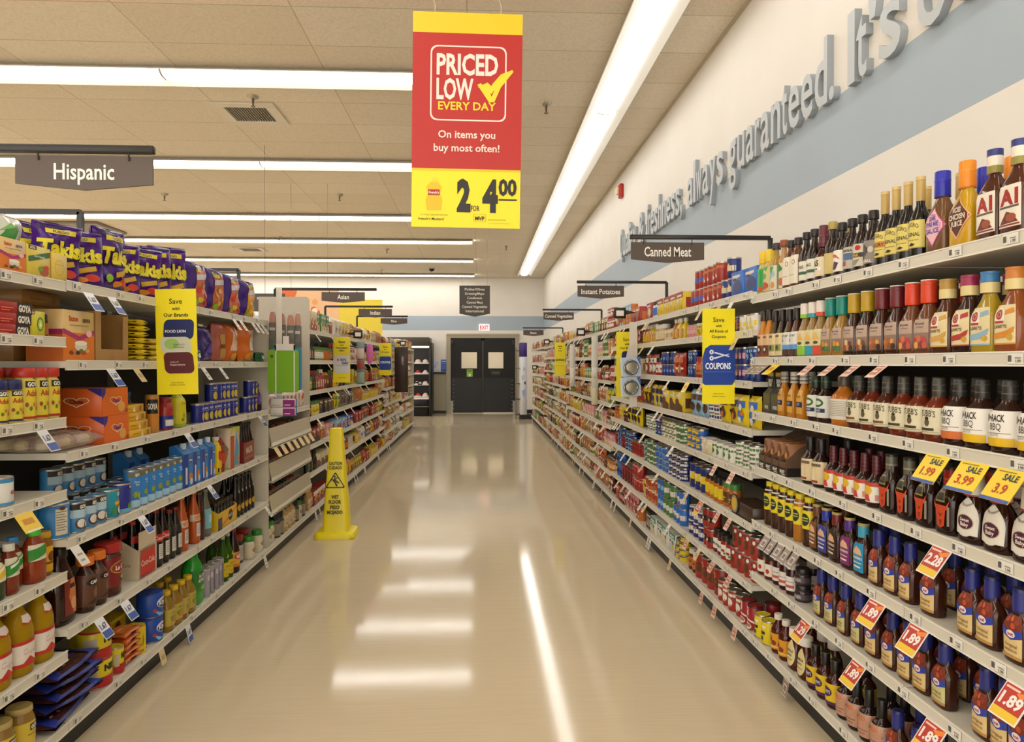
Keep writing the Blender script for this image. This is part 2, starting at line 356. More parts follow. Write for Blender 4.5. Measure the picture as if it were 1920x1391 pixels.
# ---------------------------------------------------------------- shelving
SHW = M('d9d4c5', .4); PANEL_SHADE = M('37312a', .7); KICK = M('14120f', .45); GREY = M('c4bdac', .55)  # back panels coloured dark: shelf shade put into light grey boards
LX, RX = -1.489, 1.295
RB = [.885+1.2195*i for i in range(15)]          # right bay joints
LBY = [1.405+1.2205*i for i in range(13)]        # left bay joints
def bay(side, i, y0, y1, levels, xf, xb, panel=PANEL_SHADE, endpanel=None, top=1.70):
    """one four-foot bay of gondola shelving; xf: front lip plane, xb: back panel plane"""
    s = 1 if side == 'R' else -1
    r = empty('shelving_bay', (xf, y0, 0)); L = y1-y0
    tag(r, f'white steel shelving bay, {ordn(i)} nearest on the {"right" if s > 0 else "left"} side of the aisle', 'shelving')
    d = abs(xb-xf)
    def bx(m, xa, xc, ya, yb, za, zb, mt, bev=0):
        xa, xc = s*xa, s*xc; m.box(min(xa, xc), ya, za, max(xa, xc), yb, zb, mt, bev); return m
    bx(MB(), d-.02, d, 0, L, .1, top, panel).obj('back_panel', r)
    u = MB(); bx(u, d-.045, d-.02, .0, .022, .0, top, '6b655a'); u.obj('upright', r)
    bx(MB(), .035, .06, 0, L, 0, .092, KICK).obj('kick_plate', r)
    def shelf(z, dep, nm, br=False):
        o = bx(MB(), .004, dep, .004, L-.004, z-.028, z-.004, SHW).obj(nm, r)
        c = MB(); q = [(0, -.034), (.006, -.036), (.006, 0), (0, .001)]
        c.prism([(s*x, z+zz) for x, zz in q], .002, L-.002, M('d3cebf', .35), 'y'); bx(c, -.003, .004, .002, L-.002, z-.0365, z-.032, 'e6e2d6'); bx(c, -.002, .004, .002, L-.002, z-.003, z+.001, 'e6e2d6')
        c.obj('price_channel', o)
    shelf(.124, d-.02, 'base_shelf')
    for z in levels: shelf(z, d-.05, 'shelf', i < 4)
    if endpanel is not None:
        e = MB(); bx(e, .0, d, L-.012, L, .1, endpanel, GREY, .004); e.obj('end_panel', r)
    return r
RA = [1.742, 1.45, 1.195, .938, .68, .433]
RC = [1.768, 1.583, 1.337, 1.105, .90, .653, .36]
LA = [1.716, 1.515, 1.228, .967, .672, .385]
L2 = [1.722, 1.433, 1.10, .785, .46]
L4 = [1.06]
L5 = [1.72, 1.453, 1.18, .95, .70, .45]
RLEV = [RA, RA]; LLEV = [LA, L2, L2, L4]
RF = [[1.768, 1.50, 1.25, 1.02, .80, .58, .34], [1.75, 1.54, 1.30, 1.08, .84, .60, .35], [1.768, 1.46, 1.20, .95, .70, .42]]
LFv = [L5, [1.70, 1.50, 1.27, 1.03, .78, .56, .33], [1.74, 1.47, 1.21, .97, .73, .43]]
for i in range(14):
    lv = RLEV[i] if i < 2 else (RC if i < 5 else RF[(i-5)//3 % 3]); RLEV += [lv] if i >= 2 else []
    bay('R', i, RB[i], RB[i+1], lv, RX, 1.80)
for i in range(12):
    lv = LLEV[i] if i < 4 else (L5 if i < 6 else LFv[(i-6)//2 % 3]); LLEV += [lv] if i >= 4 else []
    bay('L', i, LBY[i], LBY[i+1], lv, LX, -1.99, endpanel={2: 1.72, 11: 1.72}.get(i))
# plain divider panel between the spice bins and the next bay
r = MB().prism([(-1.93, .62), (-1.489, .62), (-1.489, 1.98), (-1.51, 2.005), (-1.93, 2.005)], 6.286, 6.289, M('bdb5a4', .5), 'y')
tag(r.obj('divider_panel'), 'tall plain grey divider panel standing past the hanging cutting boards', 'panel')
# ---------------------------------------------------------------- aisle signs on black arms
BAR = M('191614', .4); BROWN = M('51443a', .5); WHT = M('efe9dd', .5)
def arm_sign(txt_, y, x0, x1, zt, zb, arm_x0, arm_x1, zarm, post_z, label, ch=.62, mw=.6, hooks=True):
    post_z = 1.766 if arm_x1 > 0 else 1.702
    r = empty('aisle_sign', (arm_x1 if arm_x1 > 0 else arm_x0, y, post_z)); ox, oy, oz = r.location
    tag(r, label, 'sign')
    def L(m, nm): return m.obj(nm, r, (-ox, -oy, -oz))
    m = MB(); m.box(arm_x0, y-.0125, zarm-.0125, arm_x1, y+.0125, zarm+.0125, BAR, .003); L(m, 'arm')
    px = arm_x1 if arm_x1 > 0 else arm_x0
    m = MB(); m.box(px-.0125, y-.0125, post_z, px+.0125, y+.0125, zarm, BAR, .003); L(m, 'post')
    h = zt-zb; cx = (x0+x1)/2; lo = zb+.02
    m = MB(); m.prism([(x0, zt), (x0, lo), (cx, zb), (x1, lo), (x1, zt)], y-.004, y+.004, BROWN, 'y')
    m.graphics([('t', txt_, 0, .06, ch*.62, mw, WHT, .015)], x1-x0, h, flatfn(cx, y-.0042, (zt+zb)/2)); L(m, 'panel')
    for hx in (x0+.075, x1-.075):
        m = MB(); m.tube([(hx, y, zarm-.01), (hx, y-.008, zt+.01), (hx, y-.006, zt-.015)], .003, BAR, 6); L(m, 'hook')
arm_sign('Hispanic', 2.4, -1.518, -1.078, 2.102, 1.99, -1.99, -1.073, 2.125, 1.70, 'brown Hispanic aisle sign hanging from the nearest black arm on the left', .78, .44)
arm_sign('Canned Meat', 4.166, .892, 1.33, 2.139, 2.018, .885, 1.73, 2.17, 1.70, 'brown Canned Meat aisle sign on a black arm over the right shelves', .78, .64)
arm_sign('Instant Potatoes', 6.50, .897, 1.327, 2.139, 2.02, .89, 1.725, 2.173, 1.70, 'brown Instant Potatoes aisle sign, second black arm on the right', .66, .84)
arm_sign('Canned Vegetables', 10.03, .899, 1.331, 2.150, 2.03, .885, 1.728, 2.187, 1.70, 'brown Canned Vegetables aisle sign, third black arm on the right', .62, .9)
arm_sign('Beans', 14.7, .897, 1.319, 2.12, 1.997, .885, 1.72, 2.165, 1.70, 'small brown Beans aisle sign, farthest black arm on the right', .6, .3)
arm_sign('Asian', 7.0, -1.542, -1.125, 2.12, 2.015, -1.99, -1.01, 2.147, 1.70, 'brown Asian aisle sign above the middle of the left shelves', .72, .27)
arm_sign('Indian', 9.1, -1.54, -1.12, 2.118, 2.008, -1.96, -1.11, 2.148, 1.70, 'brown Indian aisle sign in front of a big yellow banner', .72, .3)
arm_sign('Rice', 11.6, -1.61, -1.18, 2.16, 2.055, -1.99, -1.17, 2.19, 1.70, 'brown Rice aisle sign, farthest on the left shelves', .6, .22)
def back_sign(y, x0, x1, zarm, label, has=True):
    r = empty('aisle_sign', (x1, y, 1.702)); tag(r, label, 'sign')
    MB().box(x0-x1, -.0125, zarm-1.7-.0125, 0, .0125, zarm-1.7+.0125, BAR).obj('arm', r); MB().box(-.0125, -.0125, 0, .0125, .0125, zarm-1.7, BAR).obj('post', r)
    if has:
        m = MB().prism([(x0-x1, zarm-1.75), (x0-x1, zarm-1.85), (x0-x1+.22, zarm-1.87), (x0-x1+.44, zarm-1.85), (x0-x1+.44, zarm-1.75)], -.004, .004, BROWN, 'y'); m.obj('panel', r)
back_sign(3.62, -2.9, -1.98, 2.17, 'black sign post and arm of the next aisle rising behind the purple snack bags')
back_sign(5.93, -2.55, -1.98, 2.19, 'small black sign arm behind the far end of the snack bags', False)
m = MB(); m.prism([(-2.62, 2.22), (-2.62, 2.02), (-2.22, 2.0), (-2.22, 2.22)], 8.2, 8.21, '4a4038', 'y'); m.graphics([('t', 'Mac & Cheese', 0, .28, .14, .7, WHT), ('t', 'Pasta Sauce', 0, .02, .14, .65, WHT), ('t', 'Dry Pasta', 0, -.24, .14, .5, WHT)], .38, .2, flatfn(-2.42, 8.199, 2.11))
o = m.obj('aisle_directory'); tag(o, 'dark directory sign of the next aisle beside the grey divider panel top', 'sign')
m = MB().tube([(-2.445, 8.205, 2.2), (-2.445, 8.205, CZ)], .003, '77726a', 6); m.obj('cable', o)
# hanging directory in the aisle
r = empty('aisle_directory', (-.105, 14.2, 2.36)); tag(r, 'dark hanging aisle directory with six lines of white text in mid aisle', 'sign')
m = MB().prism([(-.305, .06), (0, 0), (.305, .06), (.305, .62), (-.305, .62)], -.006, .006, '453f38', 'y')
for i, s in enumerate(('Pickles/Olives', 'Dressing/Mayo', 'Condiments', 'Canned Meat', 'Canned Vegetables', 'International')):
    m.graphics([('t', s, 0, 0, .7, .115*len(s)*.42, WHT, .01)], .61, .075, flatfn(0, -.0062, .55-i*.087))
m.obj('panel', r)
for x in (-.25, .25): MB().tube([(x, 0, .62), (x, 0, CZ-2.36)], .002, '8a857b', 5).obj('hanging_wire', r)
# big hanging price banner
r = empty('price_banner', (-.064, 3.2, 2.03)); r.rotation_euler.y = math.radians(.7); tag(r, 'large red and yellow hanging banner reading PRICED LOW EVERY DAY', 'banner')
YEL = 'e8cf1d'; RED = 'b3221a'; CRM = 'f4dcd0'
W2, Hh = .49, .96
m = MB().box(-W2/2, -.004, .262, W2/2, .004, Hh, RED)
F = flatfn(0, -.0042, 0)
def rr(cx, cy, w_, h_, q):
    pts = []
    for sx, sy, a0 in ((1, 1, 0), (-1, 1, 90), (-1, -1, 180), (1, -1, 270)):
        for k in range(5): a = math.radians(a0+k*22.5); pts.append((cx+sx*(w_/2-q)+q*math.cos(a), cy+sy*(h_/2-q)+q*math.sin(a)))
    return pts
m.graphics([('r', -W2/2, .868, W2/2, Hh, 'e0c31a'), ('o', rr(.005, .645, .34, .335, .03), CRM, .008),
    ('t', 'PRICED', .0, .732, .094, .275, CRM, .03), ('t', 'LOW', -.055, .622, .094, .165, CRM, .03),
    ('t', 'EVERY DAY', .0, .545, .037, .275, 'f0cf2a', .02),
    ('p', [(.045, .628), (.075, .632), (.108, .6), (.155, .668), (.205, .702), (.2, .71), (.15, .69), (.112, .645), (.108, .636), (.09, .652)], 'f3d32c'),
    ('p', [(.045, .64), (.06, .648), (.1, .612), (.118, .565), (.098, .563)], 'f3d32c'), ('p', [(.098, .563), (.122, .565), (.15, .63), (.206, .702), (.2, .712), (.14, .66)], 'f3d32c'),
    ('t', 'On items you', 0, .418, .034, .255, CRM, .015), ('t', 'buy most often!', 0, .358, .034, .305, CRM, .015)], 1, 1, F)
m.obj('panel', r)
m = MB().box(-.243, -.008, 0, .243, -.0045, .262, 'f0dc1e')
F = flatfn(0, -.0082, 0)
m.graphics([('r', -.243, .252, .243, .262, 'd9c11a'), ('p', [(-.175, .075), (-.11, .075), (-.105, .12), (-.115, .15), (-.108, .18), (-.125, .2), (-.16, .2), (-.178, .18), (-.17, .15), (-.18, .12)], 'e2b80f'), ('p', [(-.157, .2), (-.128, .2), (-.135, .222), (-.15, .222)], 'e8cf3a'), ('r', -.17, .142, -.118, .168, 'a82418'), ('t', "French's", -.144, .155, .012, .045, 'f4e6d0'),
    ('t', '2', -.01, .147, .135, .062, '1d1a14', .06), ('t', 'FOR', .042, .088, .024, .038, '1d1a14', .02), ('t', '4', .108, .147, .135, .07, '1d1a14', .06), ('t', '00', .186, .185, .072, .082, '1d1a14', .04), ('r', .146, .124, .228, .131, '1d1a14'),
    ('t', '12-14 oz. Selected Varieties', -.14, .056, .008, .16, '8c7a20', 0), ('t', "French's Mustard", -.155, .037, .012, .13, '2a2412', .01), ('o', rr(.063, .044, .055, .034, .004), '8c7a20', .0015), ('t', 'MVP', .063, .043, .017, .042, '1d1a14', .03), ('r', .1, .036, .18, .038, '8c7a20'), ('r', .1, .02, .2, .0212, 'a8961e')], 1, 1, F)
m.obj('price_card', r)['label'] = 'yellow price card for mustard'
for x in (-.15, .145): MB().tube([(x, 0, Hh-.01), (x+.004, 0, Hh+.03), (x-.006, 0, Hh+.06), (x, 0, CZ-2.03)], .003, 'b9a98a', 6).obj('chain', r)
# far banners seen over the left shelves
m = MB().box(-2.9, 12.6, 1.75, -1.72, 12.61, 2.55, 'e9d23f'); tag(m.obj('wall_banner'), 'large plain yellow banner behind the Indian and Rice signs', 'banner')
m = MB().box(-2.75, 9.9, 1.8, -1.95, 9.91, 2.44, 'e9b98c'); m.graphics([('p', [(-.5, .1), (-.5, .5), (-.2, .5), (-.28, .2)], 'd9682a'), ('r', -.5, -.5, .5, -.1, 'e0c08a')]+[('e', R.uniform(-.4, .45), R.uniform(-.4, .3), .05, .06, R.choice(['c8642e', 'e6a05a', 'f0dcc0', '8c5a30'])) for _ in range(14)], .8, .64, flatfn(-2.35, 9.899, 2.12))
o = m.obj('food_banner'); MB().box(-2.6, 9.904, 2.44, -2.596, 9.906, CZ, '77726a').obj('cable', o); MB().box(-2.1, 9.904, 2.44, -2.096, 9.906, CZ, '77726a').obj('cable', o); tag(o, 'orange and cream food picture banner below the Asian sign', 'banner')
# ---------------------------------------------------------------- raised wall lettering
LET = M('bcc2c6', .4)
def raised(word, ya, yb, zb, h):
    r = empty('wall_lettering', (XR, ya, zb)); tag(r, f'raised grey letters reading {word.lower().strip(".,")} on the right wall', 'lettering')
    span = ya-yb; adv = [1 if ch not in "il.,'tfrIj" else (.55 if ch in 'tfr' else .4) for ch in word]; tot = sum(adv); x = 0
    for ch, a in zip(word, adv):
        u = a/tot*span; cu = bpy.data.curves.new('t', 'FONT'); cu.body = ch; cu.size = 1; cu.resolution_u = 3; cu.offset = .012
        o = bpy.data.objects.new('t', cu); COL.objects.link(o); me0 = o.evaluated_get(C.evaluated_depsgraph_get()).to_mesh()
        vs = [(v.co.x, v.co.y) for v in me0.vertices]; fs = [tuple(p.vertices) for p in me0.polygons]
        o.evaluated_get(C.evaluated_depsgraph_get()).to_mesh_clear(); bpy.data.objects.remove(o)
        x0 = min(v[0] for v in vs); x1 = max(v[0] for v in vs); sx = u*.84/(x1-x0); sy = h/.73
        m = MB(); n = len(vs); ed = {}
        for f in fs:
            for i in range(len(f)): e = (f[i], f[(i+1) % len(f)]); ed[e] = 1
        P3 = lambda v, d: (-d, -(x+u*.08+(v[0]-x0)*sx), v[1]*sy)
        rim = [e for e in ed if (e[1], e[0]) not in ed]
        m.add([P3(v, .036) for v in vs], fs, LET); m.add([P3(v, .036) for v in vs]+[P3(v, 0) for v in vs], [(a_, a_+n, b_+n, b_) for a_, b_ in rim], M('9aa1a6', .4))
        m.obj('letter', r); x += u
for wd, ya, yb in (('Quality', 9.05, 8.12), ('&', 8.0, 7.72), ('freshness,', 7.6, 6.25), ('always', 6.09, 5.17), ('guaranteed.', 5.07, 3.53), ("It's", 3.41, 2.95), ('our', 2.87, 2.30)): raised(wd, ya, yb, 2.78, .36)
# ---------------------------------------------------------------- wet floor cone
r = empty('wet_floor_cone', (-1.185, 5.93, 0)); r.rotation_euler.z = math.radians(2); tag(r, 'yellow plastic wet floor caution cone standing near the left shelves', 'cone')
CY = M('f0dc10', .35)
m = MB(); m.loft([(0, .165, .165, 6), (.03, .165, .165, 6), (.045, .155, .155, 6), (.05, .13, .13, 6)], CY, 32, smooth=False)
for sx in (-1, 1):
    for sy in (-1, 1): m.box(sx*.13-.03, sy*.13-.03, 0, sx*.13+.03, sy*.13+.03, .012, 'c9b70f', .004)
m.obj('base', r)
def cone_y(z): return -(.108-.066*(z-.05)/.83)
m = MB(); m.loft([(.045, .112, .108, 7), (.06, .108, .105, 7), (.86, .05, .045, 7), (.885, .046, .04, 6), (.89, .036, .032, 5)], CY, 32, smooth=False)
fn = lambda x, y, o: (x, cone_y(y)-o*6-.002, y)
BK = M('1b1a0c', .4)
m.graphics([('t', 'CAUTION', 0, .605, .027, .105, BK, .03), ('t', 'CUIDADO', 0, .57, .027, .108, BK, .03), ('o', [(-.077, .415), (-.07, .405), (.07, .405), (.077, .415), (.004, .53), (-.004, .53)], BK, .014),
    ('e', -.005, .497, .008, .008, BK), ('p', [(-.022, .47), (-.004, .486), (.006, .48), (-.004, .455), (-.02, .46)], BK), ('p', [(-.012, .462), (.002, .462), (.02, .42), (.008, .418)], BK), ('p', [(-.006, .468), (.01, .468), (.034, .448), (.03, .441), (.008, .455)], BK), ('p', [(-.018, .478), (-.04, .458), (-.044, .463), (-.022, .487)], BK), ('p', [(.0, .487), (.022, .494), (.022, .488), (.004, .479)], BK),
    ('t', 'WET', 0, .335, .028, .06, BK, .04), ('t', 'FLOOR', 0, .295, .028, .1, BK, .04), ('t', 'PISO', 0, .253, .028, .075, BK, .04), ('t', 'MOJADO', 0, .213, .028, .125, BK, .04)], 1, 1, fn)
m.obj('cone_body', r)
# ---------------------------------------------------------------- yellow aisle flags
def flag(x0, x1, y, zb, zt, art, label, tilt=0):
    r = empty('aisle_flag', (x0 if x0 < 0 else x1, y, zb)); tag(r, label, 'sign'); ox = r.location.x; W_ = x1-x0; H_ = zt-zb; cx = (x0+x1)/2-ox
    r.rotation_euler.y = tilt
    m = MB().box(x0-ox, -.0015, 0, x1-ox, .0015, H_, 'f0de12'); m.graphics(art, W_, H_, flatfn(cx, -.0016, H_/2)); m.obj('panel', r)
    s = 1 if x1 > 0 else -1
    MB().box(min(0, -s*.03), .0016, H_-.09, max(0, -s*.03), .006, H_-.05, 'd8d4c8').obj('clip', r)
def script(t1, lines, ys, hs, ws): return [('t', t1, .0, ys[0], hs[0], ws[0], '1c1a10', .01)]+[('t', a, 0, b, c, d, '1c1a10', .02) for a, b, c, d in zip(lines, ys[1:], hs[1:], ws[1:])]
def blob(cx, cy, w_, h_, col, sk=0):
    return ('p', [(cx+(w_/2-q_)*sx+q_*math.cos(math.radians(a0+k*18))*1+sk*((h_/2-.05)*sy+.05*math.sin(math.radians(a0+k*18))), cy+(h_/2-.05)*sy+.05*math.sin(math.radians(a0+k*18))) for q_ in (.12,) for sx, sy, a0 in ((1, 1, 0), (-1, 1, 90), (-1, -1, 180), (1, -1, 270)) for k in range(6)], col)
A1 = script('Save', ['with', 'Our Brands'], [.385, .315, .255], [.05, .03, .035], [.5, .26, .64])
flag(-1.484, -1.299, 3.337, 1.277, 1.763, A1+[blob(.06, .115, .74, .19, '17245c', .18), blob(-.02, -.035, .74, .16, 'c9cbb4', -.25), ('e', -.12, -.02, .18, .05, '9cc36a'), blob(.05, -.2, .72, .2, '5a1a22', -.22),
    ('t', 'FOOD LION', -.02, .1, .026, .55, 'e8eaf4', .03), ('t', "Nature's", .06, -.025, .022, .3, '4a4a44', 0), ('t', 'Promise', .06, -.05, .022, .3, '4a4a44', 0), ('t', 'taste of', -.06, -.19, .018, .26, 'e8d4d0', 0), ('t', 'Inspirations', .02, -.215, .022, .46, 'f4e4e0', 0), ('t', 'Learn more at', 0, -.385, .014, .4, '4a420c', 0), ('t', 'foodlion.com/save', 0, -.408, .014, .5, '4a420c', 0)],
    'yellow aisle flag reading Save with Our Brands on the near left shelves', -.02)
SC_ = [('t', 'Save', .0, .385, .05, .5, '1c1a10', .01), ('t', 'with', 0, .32, .028, .24, '1c1a10', .02), ('t', 'All Kinds of', 0, .265, .03, .62, '1c1a10', .02), ('t', 'Coupons', 0, .208, .03, .48, '1c1a10', .02)]
CP = [('p', [(-.5, -.28), (-.5, -.02), (-.42, .08), (-.25, .12), (.5, .12), (.5, -.26), (.42, -.3), (-.42, -.3)], '1b3f94'), ('r', -.44, -.165, .44, -.16, '5f7cc4'), ('t', 'COUPONS', -.02, -.1, .065, .78, 'f2f4fa', .03),
    ('o', [(-.22+.07*math.cos(a*.785), .045+.025*math.sin(a*.785)) for a in range(8)], 'dfe0f2', .008), ('o', [(-.22+.07*math.cos(a*.785), -.02+.025*math.sin(a*.785)) for a in range(8)], 'dfe0f2', .008), ('p', [(-.16, .035), (.34, -.01), (.32, .005), (-.1, .045)], 'dfe0f2'), ('p', [(-.17, -.015), (.34, .03), (.3, .02), (-.12, -.03)], 'dfe0f2')]
flag(1.127, 1.294, 3.553, 1.216, 1.70, SC_+CP+[('t', 'Learn more at', 0, -.39, .014, .42, '4a420c', 0), ('t', 'foodlion.com/save', 0, -.418, .014, .54, '4a420c', 0)], 'yellow aisle flag with blue scissors coupon logo on the right shelves')
flag(1.118, 1.294, 5.78, 1.143, 1.683, A1+[blob(.1, .12, .7, .17, '17245c', .1), blob(.02, -.03, .7, .16, 'b9c3a4', -.2), blob(.1, -.2, .72, .19, '5a1a22', -.1), ('t', 'taste of', .1, -.2, .02, .4, 'f4e4e0')], 'yellow Save with Our Brands flag partly hidden by hanging kitchen packs')
flag(1.132, 1.294, 10.72, 1.234, 1.744, [('t', 'Save', 0, .39, .05, .5, '1c1a10'), ('t', 'with', 0, .32, .03, .25, '1c1a10'), ('t', 'Weekly', 0, .25, .03, .5, '1c1a10'), ('t', 'SAVINGS', 0, -.02, .06, .85, '1c1a10', .04), ('r', -.4, -.2, .4, -.19, 'b8a80f')], 'plain yellow Save flag, farthest on the right shelves')
flag(-1.489, -1.318, 7.28, 1.23, 1.691, [('t', 'Save', 0, .4, .06, .45, '1c1a10'), ('t', 'with', 0, .325, .035, .26, '1c1a10'), ('t', 'Personalized', 0, .265, .035, .7, '1c1a10', .03), ('t', 'Offers', 0, .205, .035, .36, '1c1a10', .03), blob(0, -.09, .95, .4, 'd3d5d6', -.1), ('e', -.22, .0, .06, .03, 'd9682a'), ('t', 'SHOP &', .1, .0, .06, .36, '2a3a86', .04), ('t', 'EARN', .2, -.07, .06, .36, '2a3a86', .04), ('r', -.3, -.13, .35, -.124, '55555a'), ('r', -.25, -.4, .25, -.39, '8c7d0f')], 'yellow Save flag with a big pale grey patch on the left shelves')
flag(-1.489, -1.31, 10.57, 1.254, 1.728, [('t', 'Save', 0, .38, .06, .45, '1c1a10'), ('t', 'with', 0, .3, .035, .26, '1c1a10'), ('t', 'All Coupons', 0, .22, .035, .7, '1c1a10', .03), blob(0, -.13, .95, .42, '1b3f94'), ('t', 'COUPONS', 0, -.1, .07, .8, 'f2f4fa', .03)], 'yellow flag with blue coupon patch, farther along the left shelves')
# ---------------------------------------------------------------- far end fixtures
r = empty('meat_case', (-1.36, 19.3, 0)); tag(r, 'black refrigerated meat case against the far wall beyond the left shelves', 'case')
B2 = M('0e0d0d', .3)
MB().box(-2.2, 0, 0, -.02, 1.05, .46, B2, .01).obj('base', r); MB().box(-2.2, .9, .46, -.02, 1.05, 2.14, '2a2622').obj('back', r); MB().box(-2.2, 0, 1.9, -.02, 1.05, 2.14, '4b463c', .01).obj('canopy', r)
MB().box(-.02, -.05, 0, .04, 1.05, 2.0, '171515', .006).obj('end_frame', r); MB().box(-2.2, -.01, .46, -.02, .03, .5, 'e9e4da').obj('bumper', r)
MB().box(-2.2, -.004, .25, -.02, 0, .262, '8f8c86').obj('trim_strip', r)
for z in (.5, .83, 1.13, 1.42): MB().box(-2.2, .08+.1*(z > .6), z, -.02, .9, z+.02, 'ded8cc').obj('shelf', r)
MB().box(-2.2, .2, 1.86, -.02, .28, 1.9, M('fff2e6', emit=3)).obj('case_light', r)
mp = []
for z in (.52, .85, 1.15, 1.44):
    for k in range(5):
        m = MB(); c = R.choice(['e6b8a8', 'd98c84', 'f0d4cc', 'c23a34', 'e8cfc4', 'dca092']); m.box(-.09, -.08, .0205, .09, .1, .045, 'f2ece4', .006); m.loft([(.045, .08, .08, 3), (.06+.05*R.random(), .07, .07, 3), (.12, .03, .03, 2)], c, 10)
        o = m.obj('meat_pack', loc=(-1.36-.14-.2*k, 19.3+.3, z-.0195)); reg(o, 'pale wrapped meat pack', f'{({.52:"lowest", .85:"second", 1.15:"third", 1.44:"top"}[z])} meat case shelf', k, 'meat pack')
r = empty('display_stand', (1.03, 18.1, 0)); tag(r, 'white display stand with purple header at the far end of the right shelves', 'display')
MB().box(0, 0, .12, .17, .6, 1.6, 'dfe2ea', .006).obj('panel', r); MB().box(0, -.002, 1.6, .17, .6, 1.96, '3c2a7a', .006).obj('header', r); MB().box(0, 0, 0, .3, .6, .12, '100f0f').obj('base', r)
m = MB()
for z in (.1, .5, .9, 1.3, 1.75): m.box(-.1, .02, z, 0, .5, z+.012, '37352f')
m.box(-.1, .02, 0, -.09, .03, 1.85, '4a473f'); m.box(-.1, .49, 0, -.09, .5, 1.85, '4a473f'); m.obj('wire_rack', r)
m = MB().graphics([('e', .1, .3, .2, .04, 'b9c6e2'), ('e', -.1, .15, .25, .05, 'c4cbe0'), ('p', [(-.3, -.1), (.3, -.05), (.1, -.25)], '9db2dc'), ('e', .2, .05, .12, .03, '2a2a3a')], .17, 1.4, flatfn(.085, -.001, .86)); m.obj('artwork', r)
# ---------------------------------------------------------------- product makers
def shape(kind, H, W, D):
    a, b = W/2, D/2
    S = {'sq': ([0, .01, .04, .6, .68, .76, .84, .9, 1], [.88, .96, 1, 1, .95, .8, .56, .42, .4], 4.5),
         'law': ([0, .01, .04, .52, .6, .7, .8, .9, 1], [.88, .96, 1, 1, .94, .78, .6, .46, .42], 4.5),
         'jug': ([0, .02, .06, .1, .2, .6, .66, .72, .78, .84, .92, 1], [.8, .88, .93, .94, 1, 1, .99, .9, .74, .54, .4, .37], 2.0),
         'kraft': ([0, .02, .06, .2, .45, .62, .7, .78, .86, .93, 1], [.86, .94, .97, .96, .98, 1, .95, .8, .6, .5, .48], 3.0),
         'sbr': ([0, .02, .06, .2, .5, .66, .76, .86, .94, 1], [.86, .95, .98, 1, .96, .88, .72, .55, .46, .44], 2.6),
         'wine': ([0, .01, .04, .52, .6, .68, .76, .84, 1], [.9, .97, 1, 1, .96, .84, .6, .42, .36], 2.0),
         'soda': ([0, .02, .05, .3, .5, .62, .74, .86, 1], [.85, .95, 1, 1, 1, .9, .66, .42, .34], 2.0),
         'jar': ([0, .02, .06, .72, .82, .92, 1], [.88, .96, 1, 1, .97, .86, .8], 2.0),
         'sqz': ([0, .02, .06, .3, .55, .72, .84, .94, 1], [.86, .95, 1, 1, .95, .98, .8, .5, .45], 2.6),
         'oil': ([0, .02, .05, .1, .3, .34, .38, .62, .72, .8, .86, .93, 1], [.86, .95, 1, 1, 1, .94, 1, 1, .9, .8, .6, .4, .36], 2.4),
         'juice': ([0, .02, .06, .4, .44, .48, .66, .78, .88, 1], [.85, .95, 1, 1, .95, 1, 1, .85, .6, .5], 3.2),
         'can': ([0, .01, .03, .97, .99, 1], [.95, .97, 1, 1, .97, .95], 2.0),
         'tall': ([0, .02, .05, .8, .88, .96, 1], [.85, .95, 1, 1, .9, .72, .7], 2.0)}[kind]
    return [(z*H, a*s_, b*s_, S[2]+(2.0-S[2])*max(0, min(1, (z-.6)/.25))) for z, s_ in zip(S[0], S[1])]
def surf(rings):
    """arc-length placement on a lofted body: fn(x, y, o), front is -y"""
    def at(z):
        for i in range(len(rings)-1):
            if z <= rings[i+1][0] or i == len(rings)-2:
                q = (z-rings[i][0])/(rings[i+1][0]-rings[i][0]); q = max(0, min(1, q))
                return [rings[i][k]+(rings[i+1][k]-rings[i][k])*q for k in (1, 2, 3)]
    zm = sum(r[0] for r in rings)/len(rings)*.75; a, b, n = at(zm); T = []; acc = 0; px, py = sup(0, a, b, n)
    for i in range(241):
        t = PI*i/240; x, y = sup(t, a, b, n); acc += math.hypot(x-px, y-py); px, py = x, y; T.append(acc)
    def fn(x, y, o):
        s_ = abs(x); lo, hi = 0, 240
        while hi-lo > 1:
            md = (lo+hi)//2
            if T[md] < s_: lo = md
            else: hi = md
        q = (s_-T[lo])/max(1e-9, T[hi]-T[lo]); t = PI*(lo+q)/240; t = math.copysign(t, x); A, B, N_ = at(y); X, Y = sup(t, A+o, B+o, N_); return (X, Y, y)
    return fn
def art(fn, zc): return lambda x, y, o: fn(x, zc+y, o)
